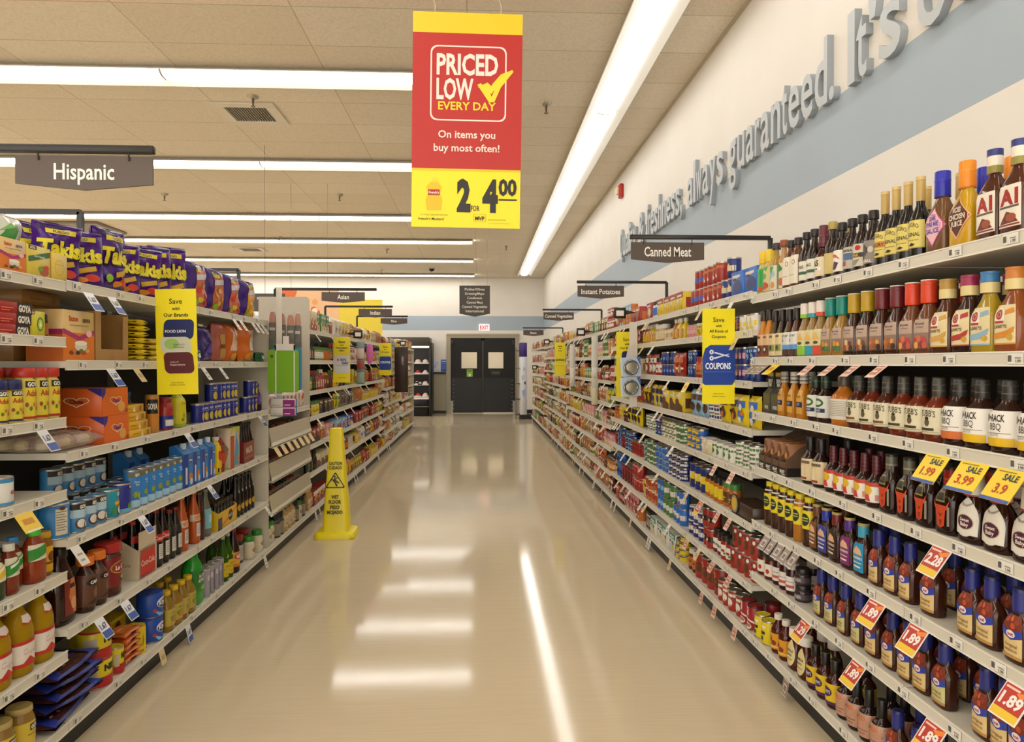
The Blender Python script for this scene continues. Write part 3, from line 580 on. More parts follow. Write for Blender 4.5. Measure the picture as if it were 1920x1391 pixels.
def bottle(name, H, W, D, col, cap, lab=None, shp='sq', seg=20, extra=None, bm=None):
    """cap: (colour, height, width[, band colour, ribs]); lab: (zc, h, w, colour, art[, outline])"""
    r = empty(name); ch = cap[1]; rg = shape(shp, H-ch*.75, W, D)
    MB().loft(rg, bm or G(col), seg).obj('bottle_body', r)
    cw = cap[2]/2; z0 = H-ch; cm = P(cap[0]); m = MB(); tw = cap[4] if len(cap) > 4 else 1
    m.loft([(z0, cw, cw, 2), (z0+.002, cw*1.03, cw*1.03, 2), (H-.003, cw*tw, cw*tw, 2), (H, cw*tw*.93, cw*tw*.93, 2)], cm, 16)
    if len(cap) > 3 and cap[3]:
        for bc, q0, q1 in cap[3]: m.loft([(z0+ch*q0, cw*1.045, cw*1.045, 2), (z0+ch*q1, (cw*1.045)*(1+(tw-1)*q1), (cw*1.045)*(1+(tw-1)*q1), 2)], P(bc), 16, q1 > .95, q1 > .95)
    m.obj('cap', r)
    f = surf(rg)
    for i, L_ in enumerate([lab]+(extra or [])):
        if not L_: continue
        zc, h, wd, lc, els = L_[:5]; m = MB()
        base = [('r', -.5, -.5, .5, .5, P(lc))] if lc else []
        m.graphics(base+els, wd, h, art(f, zc), cv=.009, base=.0012); m.obj('label' if i == 0 else 'neck_label', r)
    adopt(r); return r
def can(name, H, W, lc, els=(), rim='b9b3a6', wd=None, top=None, lid=None):
    r = empty(name); a = W/2; MT = M(rim, .3, .85)
    rg = shape('can', H, W, W); MB().loft(rg, P(lc), 24).obj('can_body', r)
    m = MB(); m.loft([(H-.006, a*1.0, a*1.0, 2), (H-.003, a*1.02, a*1.02, 2), (H+.001, a*.98, a*.98, 2), (H+.001, a*.93, a*.93, 2), (H-.003, a*.9, a*.9, 2)], P(lid) if lid else MT, 24)
    if not lid: m.box(-a*.12, -a*.6, H-.002, a*.12, a*.05, H+.0005, MT, .001)
    m.obj('lid', r)
    m = MB(); m.loft([(0, a*.97, a*.97, 2), (.004, a*1.015, a*1.015, 2), (.006, a, a, 2)], MT, 24, True, False); m.obj('rim', r)
    if els: MB().graphics(list(els), wd or W*1.1, H*.9, art(surf(rg), H/2), cv=.009, base=.0012).obj('label', r)
    adopt(r); return r
def carton(name, W, H, D, col, front=(), side=(), sidecol=None, top=None, open_=None, single=True):
    """card box, front face at y = 0, body behind it; side art is drawn on both ends"""
    m = MB(); m.box(-W/2, 0, 0, W/2, D, H, P(col), .0015)
    if front: m.graphics(list(front), W, H, flatfn(0, -.0003, H/2))
    for sx in (-1, 1):
        f = (lambda x, y, o, sx=sx: (sx*(W/2+o+.0003), D/2+sx*x, H/2+y))
        if sidecol: m.graphics([('r', -.495, -.495, .495, .495, P(sidecol))], D, H, f, base=0)
        if side: m.graphics(list(side), D, H, f)
    if top: m.graphics([('r', -.49, -.49, .49, .49, P(top))], W, D, lambda x, y, o: (x, D/2+y, H+o))
    r = m.obj(name); adopt(r); return r
def bag(name, W, H, T, col, els=(), back=None, seed=1, crimp=None, parts=True, lean=0, wr=1.5):
    """pillow bag standing on its bottom seal; front is -y"""
    rr_ = random.Random(seed); ph = [rr_.uniform(0, 6.3) for _ in range(6)]; nx, ny = 16, 20
    def th(u, v):
        q = max(0, 1-abs(2*u)**2.6)**.5*max(0, 1-abs(2*v)**5)**.55
        k_ = .06*math.sin(9*u+5*v+ph[0])+.05*math.sin(14*v-6*u+ph[1])+.035*math.sin(23*u+ph[2])*(abs(v)*2)+.03*math.sin(17*u+19*v+ph[3])
        return T/2*q*(1+wr*k_)
    def ed(v): return 1-.05*math.cos(PI*v)+.012*math.sin(20*v+ph[4])
    def fn(x, y, o):
        u = max(-.5, min(.5, x/W)); v = max(-.5, min(.5, y/H)); z = H/2+y; return (x*ed(v), -(th(u, v)+o*2)+lean*z+.004*math.sin(7*u+ph[5])*(abs(v)*2)**3, z)
    m = MB(); vs = []; fs = []
    for s_ in (1, -1):
        for j in range(ny+1):
            for i in range(nx+1):
                u, v = i/nx-.5, j/ny-.5; p = fn(u*W, v*H, 0); z = p[2]
                vs.append((p[0], p[1] if s_ == 1 else 2*(lean*z)-p[1]+.0006, z))
    n = (nx+1)*(ny+1)
    for j in range(ny):
        for i in range(nx):
            a = j*(nx+1)+i; fs.append((a, a+1, a+nx+2, a+nx+1)); fs.append((n+a+nx+1, n+a+nx+2, n+a+1, n+a))
    r = m.add(vs, fs, M(col, .22), True).obj(name)
    if els: m = MB(); m.graphics(list(els), W, H, lambda x, y, o: fn(x, y, o), cv=.014, base=.0012, step=.0005); (m.obj('front_print', r))
    for nm, va, vb in (('top_seal', .455, .5), ('bottom_seal', -.5, -.455)):
        if not crimp: break
        m = MB(); k = 24
        m.add([(lambda p: (p[0], p[1]-.0012*(i % 2), p[2]))(fn((i/k-.5)*W*.98, vv*H, .0006)) for vv in (va, vb) for i in range(k+1)], [(i, i+1, k+2+i, k+1+i) for i in range(k)], P(crimp)); m.obj(nm, r)
    adopt(r); return r
# ---------------------------------------------------------------- placing
PROTO = {}; KINDS = {}; FIRST = set(); BASE = None
def kind(key, name, cat, desc, fn): KINDS[key] = (name, cat, desc, fn)
def proto(key):
    if key not in PROTO: PROTO[key] = KINDS[key][3](KINDS[key][0])
    return PROTO[key]
def put(key, x, y, z, rz, place, jit=.06, rx=0):
    p = proto(key)
    if key not in FIRST: FIRST.add(key); o = p
    else: o = dup(p)
    o.location = (x, y, z); o.rotation_euler = (rx, 0, rz+R.uniform(-jit, jit))
    reg(o, KINDS[key][2], place, y, KINDS[key][1]); return o
LNAME = 'top second third fourth fifth sixth seventh eighth'.split()
def place_of(side, lev, n): return f'{side} {"bottom" if lev >= n else LNAME[lev]} shelf'
# ---------------------------------------------------------------- right shelves, two nearest bays
W_ = 'e9e2d2'; K_ = '17120e'; CR = 'dcd0a8'; DK = '1d0f08'; BR = '431f10'
def lines(x0, x1, y, n, dy, h, col): return [('r', x0, y-i*dy, x1-(.08*(i % 2)), y-i*dy+h, col) for i in range(n)]
kind('a1', 'marinade_bottle', 'bottle', 'brown marinade bottle with blue cap and white label', lambda n: bottle(n, .24, .082, .055, '4a2110', ('e6dccb', .062, .036, (('27307c', .72, 1), ('8d8434', 0, .3))),
    (.075, .105, .07, W_, [('t', 'A1', 0, .22, .36, .8, 'a01c1c', .05), ('r', -.42, -.05, .42, .0, '55504a'), ('p', [(-.4, -.42), (-.1, -.12), (.15, -.2), (.4, -.4)], '6b2a16'), ('e', .1, -.28, .22, .1, '9a4a2a'), ('r', -.45, -.47, .45, -.43, '8c2a1c')]), 'sq'))
def diamond(col, edge, tx, tc): return [('p', [(0, .5), (.5, 0), (0, -.5), (-.5, 0)], edge), ('p', [(0, .45), (.45, 0), (0, -.45), (-.45, 0)], col)]+[('t', t, 0, y, .12, w, tc, .03) for t, y, w in tx]
kind('chick', 'chicken_sauce_bottle', 'bottle', 'yellow sauce bottle with orange cap and brown diamond label', lambda n: bottle(n, .24, .088, .06, 'c79a1c', ('e88a0e', .075, .042, (('c87408', 0, .06), ('f09a20', .62, .66))),
    (.085, .12, .095, None, diamond('4c1a12', 'e8a878', [('CHICKEN', .02, .62), ('JUICE', -.14, .46), ('WICKED', .18, .36)], 'ecdcc0')), 'law'))
kind('prime', 'prime_rib_sauce_bottle', 'bottle', 'brown blue capped sauce bottle with pink diamond label', lambda n: bottle(n, .24, .085, .06, '6b4a2a', ('1c22a8', .075, .042, (('161a86', 0, .06), ('2a32c8', .62, .66))),
    (.08, .12, .095, None, diamond('e6b6c2', 'b0406a', [('PRIME', .06, .6), ('SAUCE', -.1, .55), ('OZARK', .2, .3)], '4a3a9a')), 'law'))
def allegro(n, band, word): return bottle(n, .252, .062, .062, '15110e', ('bfa05a', .075, .026, (('d2b878', .86, 1), ('a8863c', .84, .86)), 1.02),
    (.075, .085, .085, 'd9c866', [('t', 'ALLEGRO', 0, .36, .15, .62, '2a2412', .01, .1), ('r', -.5, -.12, .5, .12, band), ('t', word, 0, 0, .14, .7, '2a2412', .02), ('r', -.3, -.22, .3, -.2, '6b5c22'), ('p', [(-.1, -.4), (.05, -.3), (.2, -.36), (.1, -.42)], '2a2412'), ('r', -.5, -.5, .5, -.47, 'a8963a')]), 'wine')
kind('alleg', 'wine_marinade_bottle', 'bottle', 'dark gold necked marinade bottle with yellow label', lambda n: allegro(n, 'd9c866', 'ORIGINAL'))
kind('alleg2', 'smoke_marinade_bottle', 'bottle', 'dark gold necked marinade bottle with orange banded label', lambda n: allegro(n, 'd08c3a', 'HICKORY'))
def dark(n, lab, els, H=.205, cap=K_, col=DK, W=.066, wl=.08): return bottle(n, H, W, W*.9, col, (cap, .03, .034), (.062, .078, wl, lab, els), 'wine')
kind('dk1', 'steak_sauce_bottle', 'bottle', 'black capped bottle with grey patterned label', lambda n: dark(n, '8a8278', [('p', [(-.4, .1), (-.1, .4), (.2, .1), (-.1, -.3)], '2a2622'), ('e', .25, .1, .12, .14, 'c9bfae'), ('e', -.2, -.25, .12, .1, '6a2a4a'), ('t', 'GRILL', .1, -.38, .12, .5, 'efe6d6')]))
kind('dk2', 'steak_sauce_bottle', 'bottle', 'black capped bottle with yellow lettering and red flower label', lambda n: dark(n, 'cfc5b2', [('e', .2, .32, .14, .12, 'b8281e'), ('r', -.5, -.1, .5, .1, '2a2622'), ('t', 'STEAK', 0, 0, .14, .7, 'd8b028'), ('p', [(-.4, -.2), (.3, -.2), (.1, -.45), (-.3, -.4)], '8f8878')]))
kind('dk3', 'steak_sauce_bottle', 'bottle', 'black capped bottle with blue panel on its label', lambda n: dark(n, 'b9b0a2', [('r', -.5, -.1, .5, .22, '4a6a8c'), ('r', -.5, -.36, .1, -.14, '8a3a3a'), ('t', 'LOUISIANA', 0, .34, .12, .8, '2a2622')]))
kind('dk4', 'chili_sauce_bottle', 'bottle', 'black capped sauce bottle with red chili on white label', lambda n: dark(n, W_, [('p', [(-.3, .4), (.1, .3), (.35, .05), (.1, .16), (-.2, .2)], 'c2402a'), ('p', [(0, 0), (.25, -.1), (.1, -.4), (-.25, -.42), (-.1, -.2)], '4a3050')]))
kind('gold', 'spice_sauce_bottle', 'bottle', 'gold capped dark bottle peeking out', lambda n: dark(n, 'c9b26a', [], .222, 'a8924a'))
kind('mar', 'wrapped_sauce_bottle', 'bottle', 'sauce bottle with crinkled maroon wrapped neck', lambda n: bottle(n, .222, .07, .065, '3a170e', ('5c1f28', .085, .04, (('7a2c36', .2, .26), ('7a2c36', .5, .56)), .92), (.06, .075, .085, 'dccfae', [('t', '&S', 0, .2, .3, .4, '2a2412', .03), ('r', -.3, -.2, .3, -.04, 'f0e8d2'), ('r', -.1, -.16, .14, -.08, '5a7ab8')]), 'wine'))
kind('grn', 'garlic_sauce_bottle', 'bottle', 'dark brown bottle with green stripe on white label', lambda n: dark(n, 'ded8c8', [('r', -.5, -.2, .5, -.04, '2f5a34'), ('t', 'ZING', 0, .2, .16, .5, '2a2622')], .222))
kind('crm', 'house_sauce_bottle', 'bottle', 'black capped brown bottle with tall cream label', lambda n: bottle(n, .214, .066, .06, '5a2c14', (K_, .03, .034), (.08, .12, .08, 'e2d9c4', [('o', [(.2+.14*math.cos(a*.63), .25+.09*math.sin(a*.63)) for a in range(10)], '8a5a4a', .003), ('r', -.3, -.2, .3, -.18, '8f8878')]), 'sq'))
kind('foil', 'green_foil_bottle', 'bottle', 'slim bottle with green leaves and orange brown cap', lambda n: bottle(n, .228, .058, .055, 'b58a52', ('8a4420', .03, .036, (('6a3418', 0, .2),)), (.07, .11, .07, 'd8cdb4', [('r', -.1, -.5, .1, .5, '3f8a34'), ('p', [(-.1, .5), (-.4, .2), (0, .1)], '54a644'), ('p', [(.1, .5), (.4, .25), (.05, .12)], '3a7a30'), ('e', .25, -.25, .18, .16, 'c8604a')]), 'wine'))
kind('foil2', 'green_foil_bottle', 'bottle', 'slim bottle with green leaves and black cap', lambda n: bottle(n, .228, .06, .055, 'a8803c', ('2a2622', .03, .036), (.07, .11, .07, 'd2d2c0', [('p', [(-.45, -.1), (.3, .3), (.4, .1), (-.3, -.2)], '9ab4c0'), ('p', [(-.2, .5), (.1, .1), (.3, .45)], '4a9a3c'), ('e', .2, -.3, .16, .14, 'd88a3a'), ('e', -.2, -.36, .12, .1, '2a2a2a')]), 'wine'))
kind('ylw', 'dressing_bottle', 'bottle', 'bright green dressing bottle with yellow cap', lambda n: bottle(n, .212, .066, .055, 'c8b070', ('e8c020', .058, .042, (('d0a418', .3, .34),)), (.075, .11, .095, '17983a', [('r', -.5, -.5, -.34, .5, 'e2cf2a'), ('p', [(-.3, .5), (0, .36), (.4, .5)], '2ab850'), ('e', .2, -.36, .2, .1, 'c84a2a')]), 'sqz'))
kind('ylw2', 'dressing_bottle', 'bottle', 'pale dressing bottle with yellow cap and tomato label', lambda n: bottle(n, .212, .066, .055, 'c9a860', ('e2c428', .058, .04), (.075, .11, .09, 'c8bc86', [('e', 0, -.3, .34, .16, 'b8442a'), ('e', 0, .1, .2, .12, '7aa040'), ('p', [(-.2, .5), (.2, .3), (.3, .5)], '46a83c')]), 'sqz'))
def law(n, col, cc, acc): return bottle(n, .216, .086, .06, col, (cc, .056, .044, (('dcc98c', 0, .48), (cc, .9, 1)), 1.0),
    (.072, .1, .074, 'dfd0a0', [('r', -.5, -.5, .5, -.46, acc), ('p', [(-.42, .1), (-.42, .34), (-.2, .45), (.02, .34), (.02, .1)], 'efe6d0'), ('o', [(-.2+.17*math.cos(a*.52), .26+.13*math.sin(a*.52)) for a in range(12)], 'a8302a', .006), ('e', -.2, .26, .07, .06, 'a8302a'), ('r', -.4, .04, .0, .1, 'a8302a'), ('p', [(.05, .36), (.45, .42), (.45, .3), (.05, .24)], acc), ('t', "LAWRY'S", -.12, -.04, .09, .56, '5a3a20', .02), ('p', [(-.45, -.22), (.1, -.16), (.45, -.06), (.4, -.2), (.1, -.32), (-.45, -.36)], acc), ('e', .28, -.32, .12, .08, 'c8a02a')]), 'law')
for k, col, cc, acc, d in (('lawo', '8a4a20', 'c87a2a', 'd88a2a', 'orange'), ('lawb', 'a58a22', '3a7ab0', '8ab0c8', 'blue'), ('lawm', '2c140c', '9a2450', 'b0302c', 'magenta'), ('lawg', '4a2614', 'b08a3a', 'd0a050', 'gold')):
    kind(k, 'herb_marinade_bottle', 'bottle', f'square marinade bottle with {d} and cream cap', lambda n, a=(col, cc, acc): law(n, *a))
def mcc(n, cc, col, food): return bottle(n, .225, .078, .056, col, (cc, .07, .044, (('e6ddd0', .955, 1),)+tuple((cc, .1+.14*i, .17+.14*i) for i in range(6)), 1.0),
    (.062, .09, .07, '8f7466', [('r', -.5, .05, .5, .5, 'b9a08e'), ('t', 'McCormick', 0, .36, .08, .6, '2a1c18', .02), ('t', 'Grill Mates', 0, .24, .06, .5, '6a4a3c', 0), ('r', -.5, -.5, .5, -.46, col)]+[('e', x, y, .14, .12, f) for x, y, f in zip((-.3, -.05, .25, .1, -.2, .32), (-.22, -.14, -.2, -.34, -.36, -.36), food)]), 'law')
for k, cc, col, food, d in (('mcr', 'd8421c', '6a3c22', ('b8342a', 'd06a3a', 'c83a3a', '8a2a3a', 'e0a040', 'b85a4a'), 'ribbed orange red'), ('mcm', '6e1a22', '3a1c12', ('c87a2a', 'b0602a', 'd89a4a', '8a4a1a', 'a85a2a', '3a1a12'), 'ribbed maroon'), ('mcy', 'bf9a1e', '30190e', ('b8442a', 'd8c48a', '7a3a1a', 'c88a3a', '8a4a2a', '3a2a1a'), 'ribbed mustard yellow'), ('mct', '14897c', '9a7430', ('5a8a3a', 'd88a2a', 'e0a030', '3a6a2a', '7a5a2a', '4a7a3a'), 'ribbed teal')):
    kind(k, 'grill_marinade_bottle', 'bottle', f'tall marinade bottle with {d} cap', lambda n, a=(cc, col, food): mcc(n, *a))
def sml(n, H, capc, col, lab, els, W=.062): return bottle(n, H, W, W*.8, col, (capc, .05, .034, (), .9), (.06, .1, .078, lab, els), 'law')
for k, c1, d in (('wc1', '8ac42a', 'lime green'), ('wc2', '2a9ab0', 'turquoise'), ('wc3', 'd8482a', 'orange red')):
    kind(k, 'stir_fry_sauce_bottle', 'bottle', f'amber bottle with white cap and {d} label base', lambda n, c=c1: bottle(n, .222, .066, .05, '8f7038', ('e6dcd2', .06, .04, ((c, 0, .25),)), (.06, .1, .07, 'd9cc9a', [('r', -.5, -.5, .5, -.14, c), ('e', 0, -.02, .26, .06, '4a3a22'), ('p', [(-.4, .1), (0, .4), (.4, .1)], 'e6b85a')]), 'law'))
kind('wb', 'teriyaki_bottle', 'bottle', 'small black necked bottle with white and blue label', lambda n: sml(n, .21, '241c1a', '4a2414', 'dfdcd4', [('r', -.5, -.24, .5, -.04, '5a96d0'), ('r', -.5, -.5, .5, -.24, '4a2414'), ('t', 'SOY VAY', 0, .34, .1, .7, '5a6068', .03), ('e', -.2, .14, .1, .08, '8a9aa8')]))
kind('cl', 'glaze_bottle', 'bottle', 'small black necked bottle with cream and green label', lambda n: sml(n, .215, '241e1c', '2a1a12', 'dcc99a', [('r', -.4, -.3, .4, 0, '8a9a3a'), ('e', 0, -.14, .16, .12, '4a2a4a'), ('r', -.2, .32, .2, .42, '6a4a2a')]))
kind('cl2', 'glaze_bottle', 'bottle', 'small orange glaze bottle with brown label', lambda n: sml(n, .225, '2a1e14', 'c87a1e', 'd8b48a', [('r', -.5, -.5, .5, .0, '7a3a22'), ('e', 0, -.2, .3, .16, '2a1a14'), ('e', 0, -.2, .14, .08, 'e8dcc8'), ('r', -.2, .32, .2, .42, '8a3a2a')]))
def stubb(n, col, band): return bottle(n, .187, .085, .085, col, ('3f3c34', .055, .036, (('5c584c', .3, .36), ('5c584c', .6, .66), ('24211c', .1, .14)), .94),
    (.062, .078, .19, 'd8d0b2', [('t', "STUBB'S", .03, .3, .24, .3, '2a2418', .01, .04), ('e', .05, -.06, .045, .14, '5c5238'), ('e', .05, .1, .035, .07, '3a3424'), ('r', -.1, -.36, .16, -.26, band), ('r', -.14, -.42, .22, -.4, '8c8468'), ('r', .3, -.16, .4, -.02, '5a86b0'), ('r', .32, -.4, .39, -.24, 'aaa286'), ('r', -.5, -.5, .5, -.47, 'bfb48e')]), 'jug', 24)
kind('stb', 'barbecue_sauce_jar', 'bottle', 'round reddish sauce bottle with tall cream label', lambda n: stubb(n, '6a2410', '3a3424'))
kind('stb2', 'barbecue_sauce_jar', 'bottle', 'round dark sauce bottle with brown striped cream label', lambda n: stubb(n, '4a1c10', '7a4a22'))
def rack(n, c): return bottle(n, .186, .088, .088, '2a120b', ('2a2723', .05, .036, (('4a463f', .3, .36), ('4a463f', .7, .76)), .94),
    (.065, .09, .2, 'e6e2da', [('e', -.065, .3, .014, .05, '17120e'), ('t', 'RACK', .05, .3, .2, .17, '17120e', .025), ('t', 'RIB', -.13, .3, .2, .09, '17120e', .02), ('t', 'BBQ', .02, .06, .2, .15, '3a362f', 0), ('r', -.1, -.14, .2, -.12, '8c877c'), ('r', -.2, -.5, .24, -.26, c), ('t', 'SAUCE', .0, -.18, .07, .16, '8c877c', 0)]), 'jug', 24)
kind('rck', 'rib_sauce_bottle', 'bottle', 'dark white labelled sauce bottle with yellow stripe', lambda n: rack(n, 'd9b018'))
kind('rck2', 'rib_sauce_bottle', 'bottle', 'dark white labelled sauce bottle with orange stripe', lambda n: rack(n, 'c86a34'))
kind('orj', 'honey_mustard_jar', 'bottle', 'squat orange sauce jar with printed white label', lambda n: bottle(n, .182, .108, .09, 'b0661e', ('4a4236', .036, .046), (.062, .075, .2, 'd8d0c4', lines(-.4, .4, .36, 9, .085, .03, 'a09888')), 'jug', 24))
kind('gm', 'vinegar_sauce_bottle', 'bottle', 'dark bottle with green oval on white label', lambda n: bottle(n, .182, .075, .07, '28120c', ('1c2a1e', .05, .038, (('2f5a3a', .5, .62),)), (.062, .085, .17, 'd6d4cc', [('e', .0, .18, .17, .2, '2f6a36'), ('e', 0, .18, .12, .1, 'd6d4cc'), ('r', -.2, -.26, .2, -.08, '1f2a44'), ('r', -.1, -.22, .1, -.12, '8a9ac0')]), 'jug'))
kind('mus', 'mustard_bottle', 'bottle', 'flat orange mustard bottle with patterned white neck', lambda n: bottle(n, .194, .056, .05, 'b8741c', ('b9b0a2', .048, .034, (('4a443c', .2, .3), ('4a443c', .55, .62))), (.07, .1, .05, 'd0a040', [('r', -.5, -.22, .5, .0, '22283c'), ('t', 'HONEY', 0, .22, .1, .7, '8a5a14'), ('e', 0, -.1, .24, .06, '6a7ab0')]), 'law'))
def pouchbox(n): 
    r = empty(n); m = MB(); c = P('4f4b42'); m.box(-.04, 0, 0, .04, .14, .09, c); m.prism([(0, .09), (.14, .09), (.14, .17), (.06, .15)], -.04, .04, c, 'x'); m.graphics([('t', 'FREE', 0, -.2, .16, .7, 'd8d4c8', .04), ('r', -.4, -.46, .4, -.4, '1f1c18')], .08, .09, flatfn(0, -.0003, .045)); m.obj('display_tray', r)
    m = MB(); m.box(-.033, .02, .06, .033, .05, .188, '1d1a16', .004); m.graphics([('r', -.5, .36, .5, .5, 'd8a820'), ('t', 'JERKY', 0, .2, .12, .8, 'e8e2d4', .04), ('t', 'MIX', 0, .06, .12, .5, 'e8e2d4', .04), ('e', 0, -.2, .3, .12, 'b06a2a')], .066, .128, flatfn(0, .0197, .124)); m.obj('pouch', r); adopt(r); return r
kind('pch', 'gluten_free_display', 'display tray', 'dark grey display tray holding black and yellow pouches', pouchbox)
def sbr(n): return bottle(n, .19, .092, .066, '2a0f0a', ('dfdad0', .062, .05, (('b02430', 0, .07), ('8a8478', .93, .96)), .84),
    (.07, .105, .085, None, [('e', 0, 0, .5, .5, 'ddd8cc', 24), ('p', [(-.5, -.02), (.5, -.02), (.46, -.44), (-.46, -.44)], 'ddd8cc'), ('e', .02, -.12, .33, .2, '4a1a3a', 20), ('o', [(.02+.33*math.cos(a*.4), -.12+.2*math.sin(a*.4)) for a in range(16)], 'b9aa8a', .002), ('t', 'Sweet', .02, -.06, .09, .4, 'efe6d6', .02), ('t', 'Baby', .02, -.18, .1, .4, 'efe6d6', .02), ('t', 'AWARD WINNING', 0, .3, .06, .66, '4a443c', .01, -.1)]), 'sbr', extra=[(.166, .032, .06, None, [('t', 'Sauce', 0, .2, .3, .6, '3a362f', 0), ('t', 'is Boss!', 0, -.22, .26, .7, '3a362f', 0)])])
kind('sbr', 'sweet_barbecue_bottle', 'bottle', 'dark bottle with white neck and white oval label', sbr)
def bulls(n, nc): return bottle(n, .19, .086, .062, '22100b', (nc, .05, .036, (('2a2622', .86, 1), ('8a8672' if nc != 'a8261a' else 'd8503a', .3, .4))),
    (.07, .11, .07, None, [('r', -.3, .2, .24, .48, '8f8a4a'), ('r', -.26, .24, .2, .44, '2a2418'), ('p', [(-.42, .24), (-.3, .12), (.3, .12), (.44, .26), (.36, .04), (.26, 0), (.2, -.4), (0, -.48), (-.2, -.42), (-.28, 0), (-.4, .06)], 'c8431e'), ('p', [(-.14, -.06), (0, -.12), (.12, -.06), (0, -.2)], '6a1c0e'), ('p', [(-.1, -.26), (.1, -.26), (0, -.44)], '8a2a12'), ('r', .34, -.4, .44, .1, '8a857a')]), 'kraft')
kind('blr', 'bull_barbecue_bottle', 'bottle', 'red necked dark bottle with orange bull label', lambda n: bulls(n, 'a8261a'))
kind('bls', 'bull_barbecue_bottle', 'bottle', 'green necked dark bottle with orange bull label', lambda n: bulls(n, '5c5c48'))
kind('sti', 'memphis_sauce_bottle', 'bottle', 'maroon necked bottle with red yellow white label', lambda n: bottle(n, .174, .07, .07, '2c110b', ('4a141a', .066, .03, tuple(('6a2028', .1+.2*i, .16+.2*i) for i in range(4)), .95), (.052, .066, .15, 'e2ddd2', [('r', -.5, .3, .5, .5, 'b8382c'), ('e', .0, .1, .14, .26, 'd8b030'), ('p', [(-.06, -.1), (.06, -.1), (.1, -.45), (-.1, -.45)], 'c8403a'), ('r', -.3, -.4, -.2, -.1, 'c88a80'), ('r', .2, -.4, .3, -.1, 'c88a80')]), 'jug'))
kind('crs', 'bourbon_sauce_bottle', 'bottle', 'dark bottle with tan parchment label', lambda n: bottle(n, .19, .075, .07, '1f0e0a', ('1c1614', .055, .034), (.058, .088, .12, 'd4c096', [('r', -.3, .28, .3, .4, '4a3424'), ('r', -.36, -.34, .1, .2, 'e2d4ac'), ('r', -.3, -.44, .2, -.34, '8a3a22')]), 'jug'))
def sloped(n):
    m = MB(); c = noise_mat('kraft_board', '5a4230', '634a36', nscale=20, rough=.8) if 'kb' not in MATS else MATS['kb']; MATS['kb'] = c
    for sx in (-1, 1): m.prism([(0, 0), (.19, 0), (.19, .185), (.06, .12), (0, .065)], sx*.031-.0015, sx*.031+.0015, c, 'x')
    m.box(-.031, 0, 0, .031, .002, .062, c); m.box(-.031, .188, 0, .031, .19, .185, c); m.graphics([('r', -.5, -.5, .5, .08, '211a16'), ('t', 'BEAST', 0, -.18, .2, .75, 'd8d2c4', .05), ('r', -.2, -.4, .4, -.34, 'd8d2c4')], .062, .064, flatfn(0, -.0003, .032))
    for sx in (-1, 1): m.graphics([('r', -.5, -.5, .5, .08, '211a16')], .18, .064, lambda x, y, o, sx=sx: (sx*(.0325+o), .095+sx*x, .032+y))
    r = m.obj(n); b = MB().box(-.025, .02, .004, .025, .16, .14, '8a5a34', .006); b.graphics([('e', R.uniform(-.4, .4), R.uniform(-.4, .4), .14, .1, R.choice(['c88a54', '6a3a22'])) for _ in range(8)], .05, .13, flatfn(0, .0197, .072)); b.obj('snack_packet', r); adopt(r); return r
kind('slp', 'sloped_cardboard_tray', 'display tray', 'sloped brown cardboard tray with black base', sloped)
def dan(n, col, lab): return bottle(n, .2, .058, .058, col, ('e0c81c', .026, .04), (.11, .075, .13, 'dcc61a', [('e', .06, 0, .16, .34, '22301e'), ('r', -.06, -.08, .18, -.02, 'b9c05a'), ('r', -.06, .06, .18, .12, 'b9c05a')]), 'tall', extra=[(.165, .02, .12, None, [('r', -.5, -.3, .5, .0, 'd8d4c4')])])
kind('dan', 'hot_sauce_bottle', 'bottle', 'slim dark bottle with yellow cap and yellow label', lambda n: dan(n, '3c1c10', 0))
kind('dan2', 'hot_sauce_bottle', 'bottle', 'amber bottle with yellow cap and yellow label', lambda n: dan(n, 'a86a1a', 0))
def kcm(n, col, neck, lab, els, W=.08): return bottle(n, .186, W, W*.62, col, (neck, .05, .036, (('b09a5a', .8, 1),)), (.066, .1, W*.8, lab, els), 'kraft')
KE = [('p', [(-.4, .1), (-.1, .4), (.3, .3), (.4, .1)], 'd8b08a'), ('t', 'KC MASTERPIECE', 0, -.02, .08, .8, 'f0e6d8', .03), ('r', -.36, -.2, .36, -.17, 'e8dcc8'), ('r', -.3, -.36, .3, -.3, 'e8dcc8')]
for k, nk, lb, d in (('kbr', '6a3a22', '7a4a22', 'brown'), ('kbl', '2438a0', '34409a', 'deep blue'), ('kbk', '6a1c1c', '3a2418', 'dark brown and red'), ('kpu', '4a2a80', '7a2a6a', 'purple'), ('kcy', '3a9ab8', '2a8ab8', 'bright cyan')):
    kind(k, 'smoky_sauce_bottle', 'bottle', f'dark barbecue bottle with {d} neck and label', lambda n, a=(nk, lb): kcm(n, '2e140c', a[0], a[1], KE))
